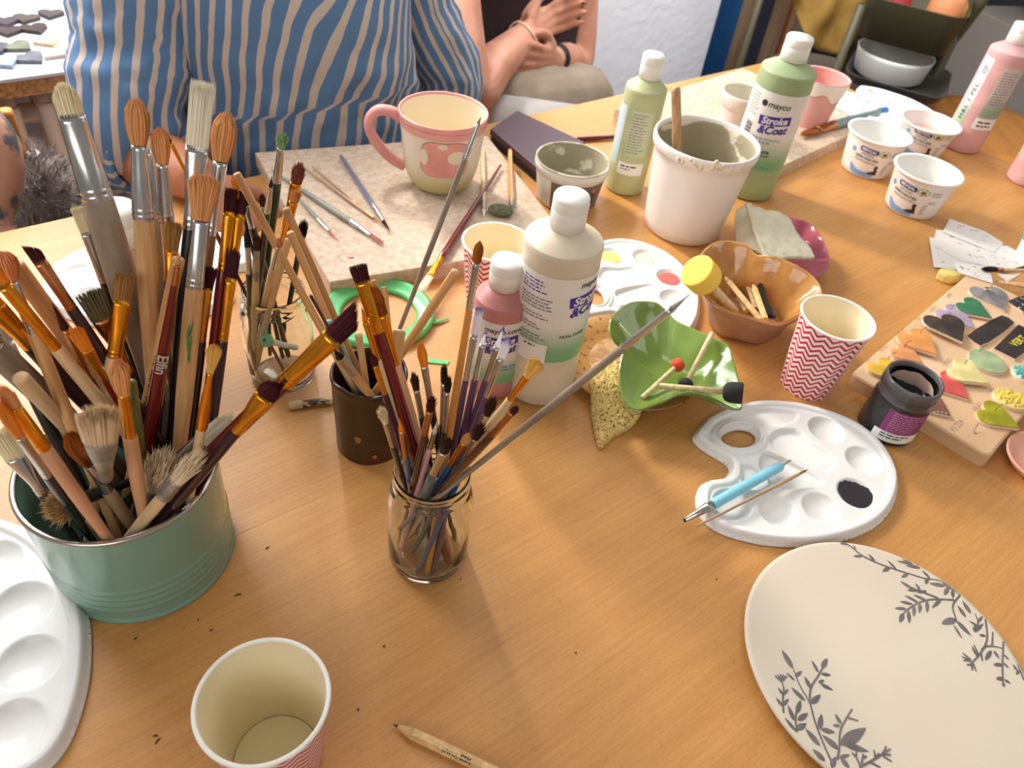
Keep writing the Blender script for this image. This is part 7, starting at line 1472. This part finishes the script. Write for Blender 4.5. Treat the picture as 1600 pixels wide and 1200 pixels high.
def bristles(L, wb, tb, wt, tt, style, n, rnd):
    """strands grow from an ellipse (wb x tb) at z = 0 to an ellipse (wt x tt) at z = L"""
    V, Fc = [], []
    def strand(P, r):
        i0 = len(V); m = len(P)
        for k, p in enumerate(P[:-1]):
            rr = r * (1 - 0.35 * k / m)
            for j in range(3): a = 2.094 * j; V.append((p.x + rr * math.cos(a), p.y + rr * math.sin(a), p.z))
        V.append(tuple(P[-1])); e = len(V) - 1
        for k in range(m - 2):
            for j in range(3): q = (j + 1) % 3; Fc.append((i0 + 3 * k + j, i0 + 3 * k + q, i0 + 3 * k + 3 + q, i0 + 3 * k + 3 + j))
        for j in range(3): Fc.append((i0 + 3 * (m - 2) + j, i0 + 3 * (m - 2) + (j + 1) % 3, e))
    ga = PI * (3 - math.sqrt(5))
    sw = max(wb, wt) / 2 * (0.085 if n < 150 else 0.062)
    for k in range(n):
        rho = math.sqrt((k + .5) / n); th = ga * k; cx, cy = rho * math.cos(th), rho * math.sin(th)
        jx, jy = rnd.gauss(0, .07), rnd.gauss(0, .07); tl = 1.0; fx = cx; fy = cy; midw = 0.5
        if style in ('mop', 'round'): tl = 1 - 0.10 * rho ** 2 + rnd.uniform(-.03, .05); midw = 1.15
        elif style == 'mopflat': tl = 1 - 0.16 * abs(cx) ** 3 - 0.1 * cy * cy; midw = 0.6
        elif style == 'filbert': tl = 1 - 0.42 * abs(cx) ** 2.2
        elif style == 'angle': tl = 0.55 + 0.45 * (cx + 1) / 2
        elif style == 'point': fx, fy = cx * 0.12, cy * 0.12; tl = 1 - 0.25 * rho
        elif style == 'comb': q = round((cx + 1) * 3.5) / 3.5 - 1; fx = q + (cx - q) * 0.30
        elif style == 'fan': tl = 1 - 0.18 * cx * cx
        elif style == 'frayed': jx += rnd.gauss(0, .20); jy += rnd.gauss(0, .20); tl = 1 - 0.35 * rho ** 2 + rnd.uniform(-.18, .1)
        elif style == 'hog': tl = 1 - 0.06 * rho ** 4 + rnd.uniform(-.04, .03)
        tl *= 1 + rnd.uniform(-.035, .02); P = []
        for q in ((0, .2, .4, .6, .8, 1.0) if style in ('mop', 'round', 'mopflat', 'fan', 'frayed') else (0, .35, .7, 1.0)):
            f = q ** (1.0 if style not in ('mop', 'round', 'mopflat') else 0.75)
            ax = wb / 2 * (1 - f) + wt / 2 * f; ay = tb / 2 * (1 - f) + tt / 2 * f
            if style in ('mop', 'round'): s_ = math.sqrt(max(0.02, 1 - (0.80 if style == 'mop' else 0.96) * max(0, (q - .38) / .62) ** 2)); ax *= s_; ay *= s_
            x = (cx + (fx - cx) * q + jx * q * q) * ax; y = (cy + (fy - cy) * q + jy * q * q) * ay
            P.append(Vector((x, y, L * tl * q)))
        strand(P, sw)
    return (V, Fc)
def brush(name, E, tip, sB, sC, wd, style, bcol, fcol, hcol, label, n=None, group=None, cat=None, endw=0.55, facing=None):
    E, tip = Vector(E), Vector(tip); ax = tip - E; L = ax.length; ax.normalize(); wt, wb, wf, wh = wd
    v = ((facing if facing is not None else CAMP) - tip).normalized(); X = v.cross(ax).normalized(); Y = ax.cross(X); rnd = random.Random(label)
    t = thing(name, label, cat or ('stick' if style == 'stick' else 'paint brush'), E, 0, group)
    t.rotation_euler = Matrix((X, Y, ax)).transposed().to_euler()
    hm = HC[hcol]; r = wh / 2
    if style == 'stick':
        e = min(r * .5, 0.003)
        pr = [(0, 0), (r * .8, 0), (r * .98, e)] + [(r, e + (L - 2 * e) * k / 8) for k in range(9)] + [(r * .96, L - e * .6), (r * .72, L - e * .15), (0, L)]
        fl = 0.35 if 'spatula' in label or 'round ended' in label else 0.9
        g = lathe(pr, 20); g = ([(x, y * fl, z) for x, y, z in g[0]], g[1]); mesh('shaft', g, hm, t); return t
    pr = [(0, 0), (r * endw * .7, 0.0006), (r * endw, 0.004)]
    for k in range(1, 13):
        f = k / 12; z = 0.004 + (sC - 0.004) * f; rr = r * (endw + (1 - endw) * min(1, f / 0.75) ** 0.9) * (1.06 if .6 < f < .97 else 1.0)
        if wh > 1.3 * wf: rr = min(rr, wf / 2 + (r - wf / 2) * min(1, (1 - f) / 0.42))
        pr.append((rr, z))
    pr.append((min(r * .9, wf / 2 * .92), sC + 0.002)); pr.append((0, sC + 0.002)); mesh('handle', lathe(pr, 22), hm, t)
    flat = style in ('flat', 'filbert', 'angle', 'comb', 'fan', 'hog', 'mopflat') or (style == 'frayed' and wb > wf * 1.25)
    tb = wb * (0.42 if flat else 0.96); rf = wf / 2; LF = sB - sC; n_ = 26; V, Fc = [], []
    zs = [0, .015, .03, .05, .07, .09, .11, .13, .15, .17, .2, .3, .45, .6, .75, .9, 1.0]
    for q in zs:
        k = q ** 0.8 if q > .2 else 0; k = (q - .2) / .8 if q > .2 else 0; k = k * k * (3 - 2 * k)
        bump = 1 + 0.07 * max(0, math.cos((q - .055) / .02 * PI / 2)) * (abs(q - .055) < .02) + 0.07 * max(0, math.cos((q - .125) / .02 * PI / 2)) * (abs(q - .125) < .02)
        a_ = (rf * (1 - k) + wb / 2 * k) * bump; b_ = (rf * (1 - k) + tb / 2 * k) * bump
        for j in range(n_): an = 2 * PI * j / n_; V.append((a_ * math.cos(an), b_ * math.sin(an), sC + LF * q))
    m = len(zs)
    for i in range(m - 1):
        for j in range(n_): k = (j + 1) % n_; Fc.append((i * n_ + j, i * n_ + k, (i + 1) * n_ + k, (i + 1) * n_ + j))
    for j in range(n_): V.append((V[(m - 1) * n_ + j][0] * .9, V[(m - 1) * n_ + j][1] * .9, sB - .001))
    for j in range(n_): k = (j + 1) % n_; Fc.append(((m - 1) * n_ + j, (m - 1) * n_ + k, m * n_ + k, m * n_ + j))
    mesh('ferrule', (V, Fc), FCM[fcol], t)
    LB = L - sB; tt = {'flat': .25, 'filbert': .4, 'angle': .25, 'comb': .3, 'fan': .22, 'hog': .45, 'mopflat': .5}.get(style, .95) * wt
    n = n or int(min(460, max(60, 40 * (wt * 1000) ** 0.75)))
    sB2 = sB - 0.0015
    if style == 'mop' or style == 'round': wt, tt = wt * 1.12, tt * 1.12
    if style == 'point': wt, tt = wb, tb
    g = bristles(LB + .0015, wb * .97, tb * .97, wt, tt, style, n, rnd); o = mesh('bristles', ([(x, y, z + sB2) for x, y, z in g[0]], g[1]), BC[bcol], t, smooth=False)
    if bcol == 'lilac':
        g2 = bristles((LB) * 0.32, wt * .72, tt * .72, wt * (.9 if style != 'point' else .15), tt * .9, style, 60, rnd); mesh('bristle_tip', ([(x, y, z + sB + LB * 0.70) for x, y, z in g2[0]], g2[1]), M('violet_tip', (136, 104, 190), .5, island=.2), o, smooth=False)
    if bcol == 'sable' and style in ('mop', 'filbert'):
        g2 = bristles(LB * 0.6, wb * 1.02, tb * 1.03, wt * .72, tt * 1.02, style, 70, rnd); mesh('bristle_root', ([(x, y, z + sB2) for x, y, z in g2[0]], g2[1]), M('dark_sable', (92, 44, 18), .5, island=.4), o, smooth=False)
    if hcol == 'woodpaint':
        V = []; R = random.Random(1)
        for j in range(9):
            for i in range(9): a = PI / 2 - .35 + .7 * i / 8 + .15 * math.sin(j); z = sC - 0.050 + 0.028 * j / 8 + .003 * math.sin(i * 2); V.append((r * 1.075 * math.cos(a), r * 1.075 * math.sin(a), z))
        Fc = [(j * 9 + i, j * 9 + i + 1, j * 9 + i + 10, j * 9 + i + 9) for j in range(8) for i in range(8) if abs(i - 3.5 + math.sin(j * 1.3) * 1.2) < 2.6 - .25 * abs(j - 4)]
        mesh('paint_smudge', (V, Fc), M('green_smudge', (92, 134, 72), .5), t)
    return t
def handle_text(t, s, size, r, z, mat, phi=PI / 2, flip=False):
    """lettering running along a handle"""
    g = text_geo(s, size, 0.02); V = []
    for p in g[0]:
        x, y = p[0], p[1]; a = phi + (y if not flip else -y) / r; V.append((r * math.cos(a), r * math.sin(a), z + (-x if not flip else x)))
    return mesh('lettering', (V, g[1]), mat, t, smooth=False)
GRP = dict(T='brushes in the green tin', J='fine brushes in the front glass jar', D='sticks in the dark clay pot', K='brushes in the embossed jar')
BT = {}
for (i, c, E, tip, sB, sC, wd, style, bcol, fcol, hcol, label) in BR:
    nm = 'wooden_stick' if style == 'stick' else ('fan_brush' if style == 'fan' else 'mop_brush' if style.startswith('mop') else 'paint_brush')
    BT[i] = (brush(nm, E, tip, sB, sC, wd, style, bcol, fcol, hcol, label, group=GRP[c], endw=0.80 if c in 'JK' else 0.55), sC, wd)
t, sC, wd = BT['T36']; handle_text(t, 'PAP BEERSWUCK', 0.0060, wd[3] / 2 * 1.01, sC - 0.098, INKB, PI / 2, False)
t, sC, wd = BT['T37']; handle_text(t, 'Elfin', 0.0100, wd[3] / 2 * 1.075, sC - 0.062, M('silver_script', (206, 190, 180), .4), PI / 2, False)

# brushes lying about
def lying(label, tip, base, fend, end, z, w4, style, bcol, fcol, hcol, endw=0.5, zt=None, name='paint_brush'):
    T_, B_, F_, E_ = at(*tip, zt or z), at(*base, zt or z), at(*fend, z), at(*end, z)
    ax = (T_ - E_); L = ax.length; sB = (B_ - E_).length; sC = (F_ - E_).length
    k = [p * ((T_ - CAMP).length / 1200) for p in w4]
    return brush(name, E_, T_, sB, sC, k, style, bcol, fcol, hcol, label, endw=endw, n=70, facing=T_ + Vector((0, 0, 1)))
lying('blue grey handled brush lying alone on the chipboard beside the mug', (611, 364), (598, 347), (581, 323), (532, 243), .0245, (5, 6, 8, 8), 'point', 'brown', 'steel', 'bluegrey', .8)
lying('thin beige brush on the chipboard crossing under the blue grey one', (600, 352), (588, 340), (574, 330), (478, 264), .0235, (3, 4, 5, 5), 'point', 'tan', 'copper', 'tanw', .7)
lying('thinnest natural skewer brush on the chipboard', (570, 329), (562, 322), (552, 314), (487, 259), .0230, (3, 3, 3, 4), 'point', 'tan', 'copper', 'tanw', .7)
lying('grey green brush with pink stained tip on the chipboard', (600, 380), (581, 368), (548, 347), (424, 266), .0245, (7, 7, 9, 9), 'filbert', 'pinkp', 'steel', 'greengrey', .45)
lying('smaller grey brush with pink stained tip, nearest the board front', (532, 380), (517, 362), (500, 342), (455, 298), .0240, (5, 5, 6, 6), 'point', 'pinkp', 'steel', 'greengrey', .5)
lying('glossy maroon brush with white paint on its tip crossing the chipboard edge', (655, 457), (672, 432), (685, 402), (783, 257), .0262, (13, 13, 10, 11), 'flat', 'white', 'gold', 'maroon', .45)
lying('slim pale brush standing out behind the mug on the chipboard', (756, 340), (756, 328), (755, 314), (755, 232), .0248, (6, 7, 8, 8), 'point', 'white', 'dull', 'pale', .7)
lying('orange peach handled brush lying on the chipboard by the folder', (800, 332), (798, 324), (797, 315), (797, 234), .0250, (6, 8, 9, 9), 'point', 'grey', 'dull', 'orangep', .9)
lying('dark red brush lying on the table behind the pale green bottle', (880, 219), (888, 218), (900, 217), (1000, 211), .0045, (5, 6, 7, 7), 'point', 'maroon', 'copper', 'maroon', .7)
tb_ = lying('broad copper ferrule brush with grey blue handle on the far chipboard', (1250, 211), (1276, 202), (1300, 194), (1384, 172), .027, (12, 15, 13, 13), 'filbert', 'sable', 'copper', 'tealgrey', .7)
lying('thin bare wooden liner brush lying beside the blue tool on the palette', (1264, 733), (1256, 738), (1248, 742), (1087, 823), .0160, (4, 4, 4, 5), 'point', 'black', 'copper', 'tanw', .6)
lying('black tipped brush with slim beige handle lying over the stencils', (1533, 420), (1556, 420), (1566, 421), (1660, 426), .0225, (8, 6, 5, 5), 'round', 'black', 'copper', 'pale', .7)
mesh('blue_end', lathe([(0, -0.001), (0.0055, -0.001), (0.0066, 0.002), (0.0072, 0.022), (0.0070, 0.0225)], 18), lacq('bright_blue_lacquer', (60, 124, 206)), tb_)
